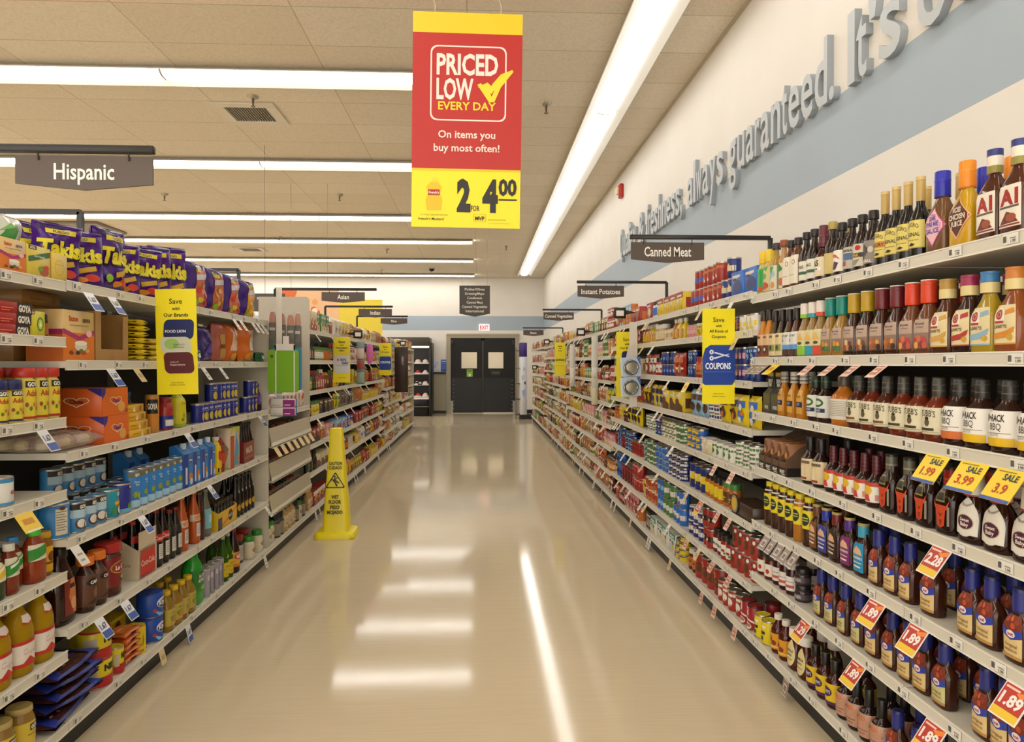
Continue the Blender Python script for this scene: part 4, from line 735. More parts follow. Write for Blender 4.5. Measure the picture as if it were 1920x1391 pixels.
def kraft(n, base='d9bf86', turned=False): return bottle(n, .185, .078, .052, '3a1a0e', ('1a1f5c', .06, .036, (('232a78', .1, .86), ('0f1338', .0, .06)), .98),
    (.066, .106, .06, base, [('p', [(-.5, .5), (.5, .5), (.5, .16), (0, .0), (-.5, .16)], '7a2f1c')]+[('e', x, .36+y, .13, .07, c) for x, y, c in ((-.3, .02, 'a8452a'), (0, .06, 'c8603a'), (.28, 0, '8a3420'), (.1, -.1, 'b85030'))]+[('p', [(-.5, .2), (0, .12), (.5, .2), (.5, .02), (0, -.08), (-.5, .02)], '2a3fa0'), ('e', 0, .06, .22, .09, 'e8e0e0'), ('t', 'kraft', 0, .06, .08, .28, 'b01c2c', .03), ('t', 'Original', 0, -.2, .08, .6, '8a5a1c', .01), ('t', 'BARBECUE', 0, -.32, .06, .62, '8a5a1c', .01), ('r', -.5, -.5, .5, -.43, 'b98a4a')]), 'kraft',
    extra=[(.152, .034, .045, None, [('o', [(.0+.42*math.cos(a*.4), .1+.34*math.sin(a*.4)) for a in range(16)], 'b9c0dc', .002), ('t', 'kraft', 0, .1, .34, .6, 'dfe2f0', .03), ('r', -.1, -.46, .1, -.34, '8a92c0')])])
kind('kft', 'kraft_style_sauce_bottle'.replace('kraft_style_', 'original_'), 'bottle', 'navy necked brown bottle with tan label', lambda n: kraft(n))
kind('kfg', 'honey_sauce_bottle', 'bottle', 'navy necked brown bottle with pale green label', lambda n: kraft(n, 'c9c48a'))
kind('kfo', 'spicy_sauce_bottle', 'bottle', 'navy necked brown bottle with peach label', lambda n: kraft(n, 'e0b890'))
kind('sjar', 'grape_jelly_jar', 'jar', 'short black lidded purple jar with grey band', lambda n: bottle(n, .068, .066, .066, '3a2a30', ('241f20', .022, .06), (.022, .022, .15, '4a4346', [('t', 'POLANER', 0, 0, .6, .4, 'b9b2b0', .03)]), 'jar'))
kind('wjar', 'strawberry_jam_jar', 'jar', 'dark red jam jar with white lid and white label', lambda n: bottle(n, .135, .058, .058, '3a0f10', ('d8d2c4', .026, .05), (.05, .06, .13, 'e0d8d0', [('r', -.3, -.3, .3, -.1, 'b9544a'), ('r', -.3, .1, .3, .16, '9a948c')]), 'jar'))
kind('jjar', 'jam_jar', 'jar', 'black lidded jam jar with cream label and red berries', lambda n: bottle(n, .12, .07, .07, '5a1c10', ('17120f', .03, .062), (.045, .055, .16, 'e0d8c8', [('e', -.1, .1, .06, .2, 'b82a1e'), ('e', .1, -.1, .06, .2, 'b82a1e'), ('r', .3, -.3, .45, .3, '9a968c')]), 'jar'))
kind('pnk', 'wild_sauce_bottle', 'bottle', 'black necked dark bottle with dusty pink label', lambda n: bottle(n, .176, .07, .07, '1f0d0a', ('14100e', .06, .032, (), .95), (.056, .08, .15, 'b98a72', [('t', 'WILD', 0, .3, .16, .3, 'c86a2a', .04), ('o', [(-.25, .02), (.25, .02), (.25, .12), (-.25, .12)], '5a3a2c', .002), ('r', -.2, -.2, .2, -.16, '7a5444'), ('r', -.15, -.34, .15, -.3, '7a5444')]), 'jug'))
def yp(n): return bottle(n, .18, .07, .07, '3a130c', ('1c1512', .05, .034, (('3a3a22', .9, 1),)), (.056, .078, .16, 'd8b41c', [('e', .0, .1, .16, .24, '3a1c3a'), ('t', "SONNY'S", .0, .1, .16, .24, 'd8cce0', .03), ('r', -.5, -.5, .5, -.34, '4a2452')]), 'jug')
kind('ypl', 'family_sauce_bottle', 'bottle', 'dark red bottle with yellow label edged in purple', yp)
kind('wcp', 'white_capped_bottle', 'bottle', 'white capped brown bottle with oval cream label', lambda n: bottle(n, .174, .074, .058, '4a1f10', ('e4ddd0', .036, .054), (.07, .11, .066, None, [('e', 0, 0, .5, .5, 'd8c890', 24), ('t', 'BARBECUE', 0, .1, .09, .7, '5a3a1a', .03), ('t', 'SAUCE', 0, -.06, .08, .5, '5a3a1a', .03), ('r', -.3, -.24, .3, -.21, '8a6a3a')]), 'sbr'))
kind('hon', 'yellow_label_sauce_bottle', 'bottle', 'red brown sauce bottle with white cap and orange yellow label', lambda n: bottle(n, .174, .066, .066, '4a160c', ('ddd6c8', .024, .036), (.056, .07, .16, 'd8921c', [('e', -.05, .12, .1, .2, '5a2412'), ('e', .1, -.1, .08, .16, '7a3414'), ('r', -.3, -.4, .3, -.3, 'e8c05a')]), 'jug'))
kind('yca', 'yellow_sauce_can', 'can', 'plain yellow food can with ring pull lid', lambda n: can(n, .11, .074, 'dcc51a', [('r', -.3, .22, .3, .34, 'e8e0c8'), ('p', [(-.2, -.1), (.25, -.06), (.25, .08), (-.2, .04)], '2a2a2a'), ('e', 0, -.26, .12, .1, '2a2418')]))
SOUP = [('r', -.5, .12, .1, .5, 'e2ddd4'), ('r', -.42, .3, .0, .44, '2a3a80'), ('t', 'BAKED', -.2, .22, .1, .4, '2a3a80', .04), ('p', [(-.5, .1), (.5, -.1), (.5, -.18), (-.5, .02)], 'e2d8d0'), ('p', [(-.5, .02), (-.1, -.06), (-.2, .1)], '2a4a9a'), ('e', .0, -.34, .34, .16, 'd8cfc0')]+[('e', -.2+.1*i, -.32+.03*(i % 2), .07, .06, 'b05a28') for i in range(5)]
kind('bca', 'baked_bean_can', 'can', 'dark red baked bean can with white and blue label', lambda n: can(n, .12, .075, '9a1c20', SOUP, lid='2a2826'))
# ---- rows: (kind, y position along the aisle)
XF = 1.345
def rowR(lev, items, n=6, x=XF, jit=.06, side='right', zs=RA):
    z = (zs[lev] if lev < len(zs) else .124)-.0035
    for k, y in items: put(k, x, y, z, -PI/2, place_of(side, lev, n), jit)
def back(lev, items, dx=.095):
    z = (RA[lev] if lev < 6 else .124)-.0035
    for k, y in items: put(k, XF+dx, y, z, -PI/2, 'right '+('bottom' if lev > 5 else LNAME[lev])+' shelf back row')
rowR(0, [('a1', 1.715), ('a1', 1.80), ('chick', 1.905), ('prime', 2.01), ('alleg', 2.113), ('alleg', 2.176), ('alleg', 2.240), ('alleg2', 2.303), ('dk1', 2.372), ('dk2', 2.442), ('dk3', 2.51), ('dk4', 2.582), ('mar', 2.722), ('grn', 2.799), ('grn', 2.868), ('crm', 2.945), ('crm', 3.014), ('foil', 3.086), ('foil2', 3.166), ('ylw2', 3.24), ('ylw', 3.312), ('gold', 2.652)])
back(0, [('a1', 1.76), ('chick', 1.86), ('prime', 1.965), ('alleg', 2.07), ('alleg', 2.15), ('alleg', 2.23), ('dk1', 2.36), ('dk2', 2.45), ('dk3', 2.54), ('gold', 2.72), ('grn', 2.81), ('grn', 2.9)])
rowR(1, [('lawo', 1.726), ('lawb', 1.815), ('lawm', 1.892), ('lawg', 1.984), ('mcr', 2.07), ('mcr', 2.149), ('mcm', 2.23), ('mcm', 2.317), ('mcy', 2.405), ('mcy', 2.492), ('mct', 2.577), ('mct', 2.662), ('wc3', 2.738), ('wc2', 2.806), ('wc1', 2.877), ('wb', 2.954), ('wb', 3.024), ('cl', 3.10), ('cl', 3.17), ('cl2', 3.237), ('cl2', 3.304)], jit=.03)
back(1, [('lawm', 1.86), ('lawb', 1.78), ('mcr', 2.03), ('mcr', 2.115), ('mcm', 2.2), ('mcm', 2.285), ('mcy', 2.37), ('mcy', 2.455), ('mct', 2.54), ('mct', 2.625), ('wb', 2.95), ('cl', 3.05)])
rowR(2, [('rck', 1.645), ('rck', 1.742), ('rck', 1.84), ('rck2', 1.93), ('stb', 2.02), ('stb', 2.107), ('stb', 2.194), ('stb2', 2.281), ('stb', 2.368), ('stb2', 2.455), ('orj', 2.562), ('gm', 2.70), ('gm', 2.78), ('mus', 2.887), ('mus', 2.977), ('mus', 3.075), ('pch', 3.18), ('pch', 3.275)])
back(2, [('rck', 1.7), ('rck', 1.79), ('rck2', 1.885), ('stb', 1.99), ('stb', 2.08), ('stb2', 2.17), ('stb2', 2.26), ('stb2', 2.35), ('stb2', 2.44), ('gm', 2.66), ('gm', 2.75), ('mus', 2.93), ('mus', 3.02)])
rowR(3, [('sbr', 1.665), ('sbr', 1.768), ('sbr', 1.865), ('blr', 1.966), ('blr', 2.063), ('bls', 2.16), ('bls', 2.258), ('sti', 2.345), ('sti', 2.418), ('sti', 2.491), ('sti', 2.564), ('sti', 2.637), ('crs', 2.735), ('crs', 2.826)])
for k, y in enumerate((3.03, 3.105, 3.18, 3.255)): put('slp', 1.307, y-.02, RA[3]-.0035, -PI/2, 'right fourth shelf', .02)
back(3, [('sbr', 1.71), ('sbr', 1.81), ('blr', 1.92), ('bls', 2.02), ('bls', 2.12), ('bls', 2.22), ('sti', 2.31), ('sti', 2.39), ('sti', 2.47), ('sti', 2.55), ('crs', 2.7)], .09)
rowR(4, [('kft', 1.70), ('kft', 1.80), ('kft', 1.875), ('kft', 2.04), ('kft', 2.153), ('kft', 2.236), ('kft', 2.328), ('kcy', 2.425), ('kpu', 2.518), ('kbk', 2.61), ('kbl', 2.69), ('kbr', 2.765), ('dan', 2.83), ('dan2', 2.915), ('dan', 2.995), ('dan', 3.07), ('dan', 3.145), ('dan', 3.22)])
back(4, [('kft', 1.67), ('kft', 1.74), ('kft', 1.85), ('kft', 1.93), ('kft', 2.0), ('kft', 2.09), ('kft', 2.4), ('kft', 2.47), ('kbr', 2.73), ('dan', 2.86), ('dan', 2.96)], .10)
rowR(5, [('kfo', 1.68), ('kft', 1.745), ('kft', 1.815), ('kfg', 1.985), ('kft', 2.076), ('kft', 2.156), ('kft', 2.245), ('kft', 2.345), ('kfg', 2.44), ('kfg', 2.54), ('kfg', 2.635), ('kfg', 2.727), ('wjar', 2.985), ('wjar', 3.055), ('wjar', 3.125)])
rowR(5, [('sjar', 2.90)], x=1.35); put('sjar', 1.35, 2.903, RA[5]+.066, -PI/2, 'right sixth shelf upper layer')
rowR(5, [('jjar', 3.2), ('jjar', 3.28)])
back(5, [('kft', 1.72), ('kft', 1.79), ('kft', 1.94), ('kft', 2.03), ('kft', 2.12), ('kft', 2.21), ('kft', 2.31), ('kfg', 2.4), ('kfg', 2.5), ('kfg', 2.6), ('wjar', 3.0)], .095)
rowR(6, [('kft', 2.215), ('pnk', 2.306), ('pnk', 2.384), ('pnk', 2.46), ('pnk', 2.537), ('ypl', 2.617), ('ypl', 2.695), ('ypl', 2.775), ('wcp', 2.86), ('wcp', 2.955), ('hon', 3.05), ('hon', 3.13), ('yca', 3.225), ('yca', 3.308), ('bca', 3.40), ('bca', 3.485)])
back(6, [('kft', 2.15), ('kft', 2.25), ('pnk', 2.34), ('pnk', 2.42), ('ypl', 2.58), ('wcp', 2.82), ('wcp', 2.91), ('hon', 3.02), ('bca', 3.43)], .1)
for k, y in (('kft', 2.11), ('kft', 2.02), ('kft', 1.93)): put(k, XF, y, .1205, -PI/2, 'right bottom shelf')
# ---------------------------------------------------------------- left shelves, the three nearest bays
def zl(sec, lev): L_ = LLEV[sec]; return (L_[lev] if lev < len(L_) else .124)-.0035
SEC = ['left near bay', 'left second bay', 'left third bay', 'left fourth bay']
def lp(sec, lev): n = len(LLEV[sec]); return f'{SEC[sec]} {"bottom" if lev >= n else LNAME[lev]} shelf'
def rowL(sec, lev, items, x=-1.54, dz=0, jit=.05, note=''):
    for it in items: put(it[0], it[2] if len(it) > 2 else x, it[1], zl(sec, lev)+dz, PI/2, lp(sec, lev)+note, jit)
GB = lambda x, y, h, w: [('r', x-w/2, y-h/2, x+w/2, y+h/2, '17130f'), ('t', 'GOYA', x, y, h*.62, w*.84, 'ece8dc', .05)]
POT = [('e', .05, -.2, .2, .1, 'dad4c4'), ('e', .05, -.14, .2, .05, 'efe9da')]+[('e', -.25+.1*i, -.33+.04*(i % 2), .07, .04, c) for i, c in enumerate(('8a3a1a', 'c87a3a', '2a1a14', '5a7a2a', 'b0462a', 'd8b070'))]
SAZ = [('r', -.5, -.5, .5, .06, 'd9761a'), ('p', [(-.5, .14), (0, .0), (.5, .14), (.5, .04), (0, -.1), (-.5, .04)], 'a8246a'), ('t', 'Sazon', -.18, .34, .1, .4, 'c8521e', .04), ('t', 'GOYA', .24, .32, .07, .3, '2a1c12', .05), ('r', -.3, .2, .3, .22, 'a8925a'), ('e', .32, .06, .1, .07, 'e8b8b4')]+POT
kind('saz', 'seasoning_box', 'box', 'big cream and orange seasoning box with pot picture', lambda n: carton(n, .21, .19, .13, 'd9b87a', SAZ, [('r', -.5, -.5, .5, .02, 'c8661a'), ('r', -.5, .02, .5, .12, 'a8246a')], top='c9a86a'))
kind('saz2', 'seasoning_box', 'box', 'small orange seasoning box with pot picture', lambda n: carton(n, .125, .11, .1, 'd9b87a', SAZ))
kind('sal', 'salad_seasoning_box', 'box', 'yellow salad seasoning box with green banner', lambda n: carton(n, .135, .108, .1, 'dcc850', GB(-.3, .42, .12, .34)+[('p', [(-.48, -.05), (-.48, .12), (.46, .4), (.46, .22)], '2a6a2c'), ('t', 'Salad & Vegetable', 0, .18, .06, .7, 'ecf0dc', .02), ('e', .2, -.26, .2, .16, 'a8502a'), ('e', .05, -.2, .1, .08, '6a9a2a'), ('e', .3, -.14, .1, .08, 'c8341e')], [('r', -.3, -.4, .3, .4, 'd0b83a')]))
kind('sey', 'bouillon_box', 'box', 'small pale yellow box with embossed face', lambda n: carton(n, .09, .1, .08, 'dcc05a', [('o', [(.3*math.cos(a*.4), .28*math.sin(a*.4)) for a in range(16)], 'b89a3a', .0015), ('r', -.2, .1, .2, .12, 'b89a3a')], sidecol='d8912a'))
for i, y in enumerate((2.36,)): rowL(0, 0, [('saz2', y, -1.505)])
rowL(0, 0, [('sal', 2.50, -1.505), ('sey', 2.615, -1.505)])
kind('wbag', 'rice_bag', 'bag', 'white and green plastic bag behind the boxes', lambda n: bag(n, .2, .24, .1, 'd4d6cc', [('p', [(-.4, .0), (-.1, .3), (.2, .34), (.0, .05), (-.2, -.1)], '3a8a3a'), ('p', [(-.3, .2), (0, .36), (.1, .3)], '7ab85a')]+GB(.15, -.05, .1, .4), crimp='c9ccc0'))
rowL(0, 0, [('wbag', 2.37, -1.72), ('wbag', 2.585, -1.70)])
TK = [('p', [(-.46, .36), (.46, .44), (.46, .5), (-.46, .5)], '2c1252'), ('r', -.3, .3, .3, .38, 'd8c62a'), ('t', 'FUEGO', 0, .34, .05, .5, '3a1a5a', .02), ('t', 'Takis', .02, .06, .26, .92, '1a0a2a', .09), ('t', 'Takis', .0, .07, .25, .9, 'e0d020', .05), ('p', [(-.1, -.2), (.3, -.12), (.34, -.2), (-.06, -.28)], 'd0a83a'), ('e', .22, -.34, .16, .07, 'c83a2a'), ('e', .0, -.38, .14, .05, 'e08a2a'), ('e', -.28, -.3, .1, .07, '8ab82a')]
def taki(n, s_, W=.19, H=.25): return bag(n, W, H, .085, '47127e', TK, wr=2.2, seed=s_, crimp='3a0f68')
for i in range(3): kind(f'tk{i}', 'tortilla_chip_bag', 'snack bag', 'purple chip bag with yellow lettering', lambda n, i=i: taki(n, 11+i, (.19, .17, .2)[i], (.25, .235, .27)[i]))
for k, y, x, a in (('tk1', 2.745, -1.60, -.75), ('tk0', 2.885, -1.59, -.8), ('tk2', 3.06, -1.565, -.08), ('tk1', 3.24, -1.60, -.75), ('tk2', 3.385, -1.59, -.65), ('tk0', 3.54, -1.595, -.8), ('tk2', 3.70, -1.59, -.65), ('tk1', 2.84, -1.76, -.3), ('tk0', 3.05, -1.76, 0), ('tk2', 3.27, -1.77, -.2), ('tk0', 3.48, -1.76, .1), ('tk2', 3.70, -1.77, -.2)):
    o = put(k, x, y, zl(1, 0)+.004, PI/2+a, SEC[1]+' top shelf', .03); o.rotation_euler.y = R.uniform(-.06, .06); o.scale.z = R.uniform(.86, 1.1)
def mixed(n, s_, c1, c2): return bag(n, .24, .26, .1, '3c1a78', [('p', [(-.3, -.44), (-.2, .3), (.3, .36), (.42, -.44)], c1), ('t', 'Takis', -.1, .34, .1, .5, 'e0d020', .05), ('p', [(-.2, .22), (.34, .28), (.3, .16), (-.24, .1)], 'c9cbd6')]+[('e', x, y, .09, .06, c) for x, y, c in ((-.1, -.1, c2), (.1, .0, 'e0a040'), (.2, -.2, c2), (-.05, -.3, 'd8b82a'), (.25, -.36, 'c83a2a'), (-.2, -.36, '8ab82a'))], seed=s_, crimp='3a0f68')
kind('mx0', 'mixed_snack_bag', 'snack bag', 'purple snack bag with orange chips window', lambda n: mixed(n, 5, 'b8621e', 'd8862a'))
kind('mx1', 'mixed_snack_bag', 'snack bag', 'purple snack bag with red and pale window', lambda n: mixed(n, 8, 'c86a4a', 'd83a3a'))
kind('mx2', 'mixed_snack_bag', 'snack bag', 'purple edged bag of yellow puffs', lambda n: mixed(n, 9, 'd8962a', 'e8b84a'))
rowL(2, 0, [('mx1', 3.985, -1.585), ('mx0', 4.25, -1.585), ('mx1', 4.53, -1.585), ('mx2', 4.84, -1.585)], jit=.1)
# second shelf down
kind('redb', 'flat_red_box', 'box', 'flat red and black box', lambda n: carton(n, .16, .036, .12, '9c2420', [('r', .02, -.5, .48, .5, '1c1714'), ('t', 'GOYA', .25, 0, .62, .38, 'ece8dc', .05), ('r', -.46, -.1, -.1, .0, 'd86a5a'), ('r', -.46, -.3, -.2, -.22, 'd86a5a')]))
for i in range(3): put('redb', -1.505, 2.37+.004*i, zl(0, 1)+.0362*i, PI/2, '^'+lp(0, 1), .03)
kind('ygb', 'lime_seasoning_box', 'box', 'yellow box with green drop emblem', lambda n: carton(n, .085, .088, .05, 'd8cf3a', GB(-.3, .43, .13, .36)+[('e', .2, .0, .2, .28, '4a8a2a'), ('e', .2, 0, .14, .2, 'c8d03a'), ('p', [(.2, .12), (.28, -.06), (.2, -.12), (.12, -.06)], 'ecefe0')]))
kind('dkb', 'sauce_jar', 'jar', 'slim dark brown jar beside the yellow box', lambda n: bottle(n, .082, .03, .03, '3a1a10', ('1c1512', .014, .026), (.03, .04, .06, 'a8641a', []), 'jar'))
rowL(0, 1, [('ygb', 2.492, -1.51), ('dkb', 2.56, -1.53)])
kind('crt', 'cardboard_tray', 'box', 'flat brown cardboard case lying at the back', lambda n: carton(n, .26, .05, .2, 'a87a3e', [('r', -.3, -.1, .1, .0, '8a5f2c'), ('r', .3, -.2, .4, .2, '7a5426')]))
put('crt', -1.66, 2.77, zl(1, 1)+.2105, PI/2, '^'+lp(1, 1)); put('crt', -1.67, 2.775, zl(1, 1)+.160, PI/2, '^'+lp(1, 1))
kind('crt2', 'cardboard_box', 'box', 'tall brown cardboard box holding up the flat cases', lambda n: carton(n, .2, .159, .18, '9a6e38'))
put('crt2', -1.69, 2.75, zl(1, 1), PI/2, lp(1, 1), .01)
rowL(1, 1, [('saz', 2.755, -1.515)], jit=.02)
def disp(n):
    m = MB(); c = P('a8804c'); c2 = P('8a673a')
    m.box(-.125, 0, 0, -.122, .14, .2, c); m.box(.122, 0, 0, .125, .14, .2, c); m.box(-.122, .137, 0, .122, .14, .19, c2); m.box(-.122, 0, 0, .122, .137, .003, c); m.box(-.122, 0, .003, .122, .003, .05, c); m.box(-.122, 0, .05, -.085, .003, .2, c); m.box(.085, 0, .05, .122, .003, .19, c)
    r = m.obj(n); p = MB().box(-.08, .06, .003, -.01, .07, .1, 'c9b83a', .003); p.graphics([('e', 0, 0, .3, .2, '6a9a3a')], .07, .09, flatfn(-.045, .0597, .05)); p.obj('last_packet', r); adopt(r); return r
kind('dsp', 'cardboard_display_box', 'box', 'nearly empty brown cardboard display box with cut open front', disp); rowL(1, 1, [('dsp', 3.0, -1.515)], jit=.02)
kind('ypk', 'bouillon_packet', 'packet', 'yellow bouillon packet', lambda n: bag(n, .15, .1, .024, 'd8bd22', [('e', .2, 0, .1, .2, 'b8302a'), ('r', -.3, -.1, .1, .1, 'e8d870')], seed=4))
def lie(k, x, y, z, place, a=0, rx=-PI/2):
    o = put(k, x, y, z, PI/2+a, '^'+place, .08); o.rotation_euler.x = rx; return o
for i in range(7): lie('ypk', -1.50, 3.22+R.uniform(-.006, .006), zl(1, 1)+.016+.0265*i, lp(1, 1))
for i in range(4): lie('ypk', -1.51, 3.375+R.uniform(-.006, .006), zl(1, 1)+.016+.0265*i, lp(1, 1)+' far stack')
kind('pbg', 'candy_bag', 'snack bag', 'dark blue purple snack bag', lambda n: bag(n, .22, .2, .1, '2c1a6a', [('p', [(-.2, -.3), (.1, .1), (.3, -.2)], '4a2a9a')], seed=31, crimp='24155a'))
kind('tpk', 'pork_rind_bag', 'snack bag', 'tall pink and brown snack bag', lambda n: bag(n, .16, .235, .08, 'a8584a', [('r', -.2, -.4, .3, .2, 'b8863a'), ('t', 'RINDS', .05, -.1, .1, .5, '5a1a14', .03)], seed=32, crimp='8a463a'))
kind('obg', 'cheese_puff_bag', 'snack bag', 'orange and clear bag of yellow puffs', lambda n: bag(n, .2, .235, .11, 'c8641e', [('p', [(-.36, -.2), (-.3, .3), (.3, .34), (.38, -.2)], 'd8b49a'), ('e', 0, -.34, .36, .1, 'dc9a1e'), ('p', [(-.2, .1), (0, .4), (.2, .15)], 'e8dcd0')], seed=33, crimp='c87a3a'))
kind('obg2', 'cheese_puff_bag', 'snack bag', 'large orange and white bag of yellow puffs', lambda n: bag(n, .28, .26, .13, 'd06a1e', [('p', [(-.2, -.2), (-.3, .3), (.3, .34), (.38, -.2)], 'e0cfc0'), ('e', 0, -.34, .4, .1, 'e0961e'), ('p', [(-.3, .1), (-.1, .44), (.1, .2)], 'e87a2a')], seed=34, crimp='d8c0a8'))
kind('gbg', 'green_snack_packet', 'snack bag', 'small dark green packet', lambda n: bag(n, .14, .07, .05, '1f5a34', [('e', .1, 0, .2, .2, 'd8e0d0')], seed=35))
rowL(2, 1, [('gbg', 3.87, -1.53), ('pbg', 4.05, -1.57), ('tpk', 4.27, -1.56), ('obg', 4.47, -1.57), ('obg2', 4.77, -1.58), ('gbg', 4.985, -1.53)], jit=.15)
# third shelf down
def adobo(n, lid, H, lc): return bottle(n, H, .068, .068, 'd9c86a', (lid, .032, .066), (H*.42, H*.72, .2, 'd8c43a', [('r', -.14, .3, .14, .47, '17130f'), ('t', 'GOYA', 0, .385, .11, .22, 'ece8dc', .04), ('t', 'Adobo', 0, .16, .16, .26, 'b0281c', .02), ('r', -.2, -.5, .2, -.44, lc)]+[('e', -.12+.06*i, -.14-.1*(i % 2), .026, .06, c) for i, c in enumerate(('8a4a1a', '5a7a2a', 'c8761e', 'b0462a', 'd8d0b0'))], ), 'tall')
kind('adr', 'adobo_shaker', 'seasoning shaker', 'yellow adobo shaker with red lid', lambda n: adobo(n, 'b82a1a', .182, 'b0281c'))
kind('adb', 'adobo_shaker', 'seasoning shaker', 'shorter adobo shaker with navy lid', lambda n: adobo(n, '1c2260', .143, '1c2260'))
rowL(0, 2, [('adb', 2.325), ('adb', 2.398), ('adr', 2.468), ('adr', 2.537), ('adr', 2.606)], jit=.1)
rowL(0, 2, [('adr', 2.43, -1.62), ('adr', 2.51, -1.62), ('adb', 2.35, -1.62)], note=' back row')
HR = lambda x, y, s_: [('o', [(x+s_*math.sin(t)**3, y+s_*.8*(13*math.cos(t)-5*math.cos(2*t)-2*math.cos(3*t)-math.cos(4*t))/16) for t in [i*PI/10 for i in range(20)]], 'ecd8b8', .004)]
kind('orb', 'biscuit_box', 'box', 'orange biscuit box with white heart', lambda n: carton(n, .2, .112, .2, 'cc5a1a', [('r', -.5, -.5, .5, .5, 'd8661a'), ('p', [(-.5, .5), (-.5, .1), (-.38, .3), (-.36, .5)], '2a2a8a'), ('e', .24, -.2, .14, .2, 'd8a050')]+HR(.02, .04, .24)+[('t', 'Chuas', .02, .05, .14, .34, '4a2a8a', .03), ('r', .4, -.44, .48, -.3, '8a4a2a')], HR(0, .02, .26)+[('t', 'Chuas', 0, .04, .14, .34, '2a1a1a', .03), ('p', [(.2, .5), (.5, .5), (.5, .2)], '2a2a8a')]))
rowL(1, 2, [('orb', 3.0, -1.50)], jit=.01); put('orb', -1.503, 2.995, zl(1, 2)+.1125, PI/2, lp(1, 2)+' upper layer', .015)
kind('ylb', 'flat_yellow_box', 'box', 'flat yellow biscuit box', lambda n: carton(n, .19, .036, .12, 'd8a51e', [('p', [(0, -.4), (.06, .4), (.12, -.4)], 'ecdca0'), ('r', .3, -.3, .4, .3, '8a6a2a'), ('r', -.4, -.05, -.1, .05, 'a8761a')], top='cf9a1a'))
for i in range(4): put('ylb', -1.50-.006*i, 3.21-.012*i, zl(1, 2)+.0363*i, PI/2, '^'+lp(1, 2), .03)
def sleeve(n):
    r = empty(n); m = MB(); m.loft([(z, .03*q, .03*q, 2) for z, q in ((0, .9), (.005, 1), (.043, 1), (.045, .96), (.047, 1), (.088, 1), (.09, .96), (.092, 1), (.133, 1), (.135, .96), (.137, 1), (.172, 1), (.178, .9))], P('b8823a'), 18); m.obj('cookie_stack', r)
    m = MB().graphics([('r', -.5, -.5, .5, .5, 'c07a1e'), ('r', -.5, .0, .5, .48, '17130f'), ('t', 'GOYA', 0, .25, .2, .9, 'ece8dc', .04)], .05, .14, lambda x, y, o: (.031*math.sin(x/.031-1.1)*(1+o), -.031*math.cos(x/.031-1.1)*(1+o), .09+y), cv=.006); m.obj('wrapper', r); adopt(r); return r
kind('slv', 'cookie_sleeve', 'cookies', 'upright sleeve of round brown cookies', sleeve)
kind('rdj', 'wafer_packet', 'packet', 'red wrapped jar with blue base', lambda n: bottle(n, .16, .075, .075, 'a83030', ('8a2420', .03, .06), (.04, .06, .2, '27308a', [('r', -.2, -.3, .2, .2, 'd8d4cc')]), 'jar'))
kind('yel', 'corozo_bottle', 'bottle', 'large yellow green labelled bottle with blue top label', lambda n: bottle(n, .2, .1, .08, 'a8b83a', ('c8b41e', .03, .06), (.085, .13, .19, 'cfc81e', [('t', 'Coroso', 0, .3, .1, .36, 'a03020', .01), ('e', -.05, -.2, .06, .1, '8aa82a'), ('r', -.16, -.4, -.04, -.3, '6a7a1a'), ('r', .16, -.4, .2, .0, '3a4a1a')]), 'sqz'))
kind('mrn', 'juice_bottle', 'bottle', 'dark red drink bottle with blue cap', lambda n: bottle(n, .19, .06, .06, '5a1614', ('244a8c', .02, .03), (.07, .05, .1, '8a2420', []), 'soda'))
rowL(1, 2, [('slv', 3.405), ('rdj', 3.54), ('yel', 3.70, -1.55)], jit=.1); rowL(1, 2, [('mrn', 3.31, -1.66), ('mrn', 3.42, -1.66)])
kind('blc', 'fruit_drink_can', 'can', 'blue drink can with yellow fruit picture', lambda n: can(n, .105, .066, '1b2682', [('e', -.02, -.16, .2, .24, 'c8b03a'), ('e', .22, -.2, .16, .18, '8a9a3a'), ('t', 'GOYA', 0, .3, .12, .4, 'dfe2f0', .03), ('r', -.3, .14, .3, .18, '6a74c0')]))
for i in range(9): put('blc', -1.53, 3.91+.0675*i, zl(2, 2), PI/2, lp(2, 2), .4)
for i in range(6): put('blc', -1.53, 4.11+.0675*i, zl(2, 2)+.1065, PI/2, lp(2, 2)+' upper layer', .4)
rowL(2, 2, [('blc', 4.72), ('blc', 4.79), ('blc', 4.86)]); put('blc', -1.53, 4.77, zl(2, 2)+.1065, PI/2, lp(2, 2)+' upper layer'); put('blc', -1.53, 4.84, zl(2, 2)+.1065, PI/2, lp(2, 2)+' upper layer')
kind('prb', 'grape_drink_bottle', 'bottle', 'dark purple drink bottle by the grey end panel', lambda n: bottle(n, .19, .07, .07, '2c1434', ('1a1a3a', .024, .032), (.08, .07, .12, '5a3a7a', [('e', 0, 0, .2, .3, '8a6aa0')]), 'soda')); rowL(2, 2, [('prb', 4.96)])
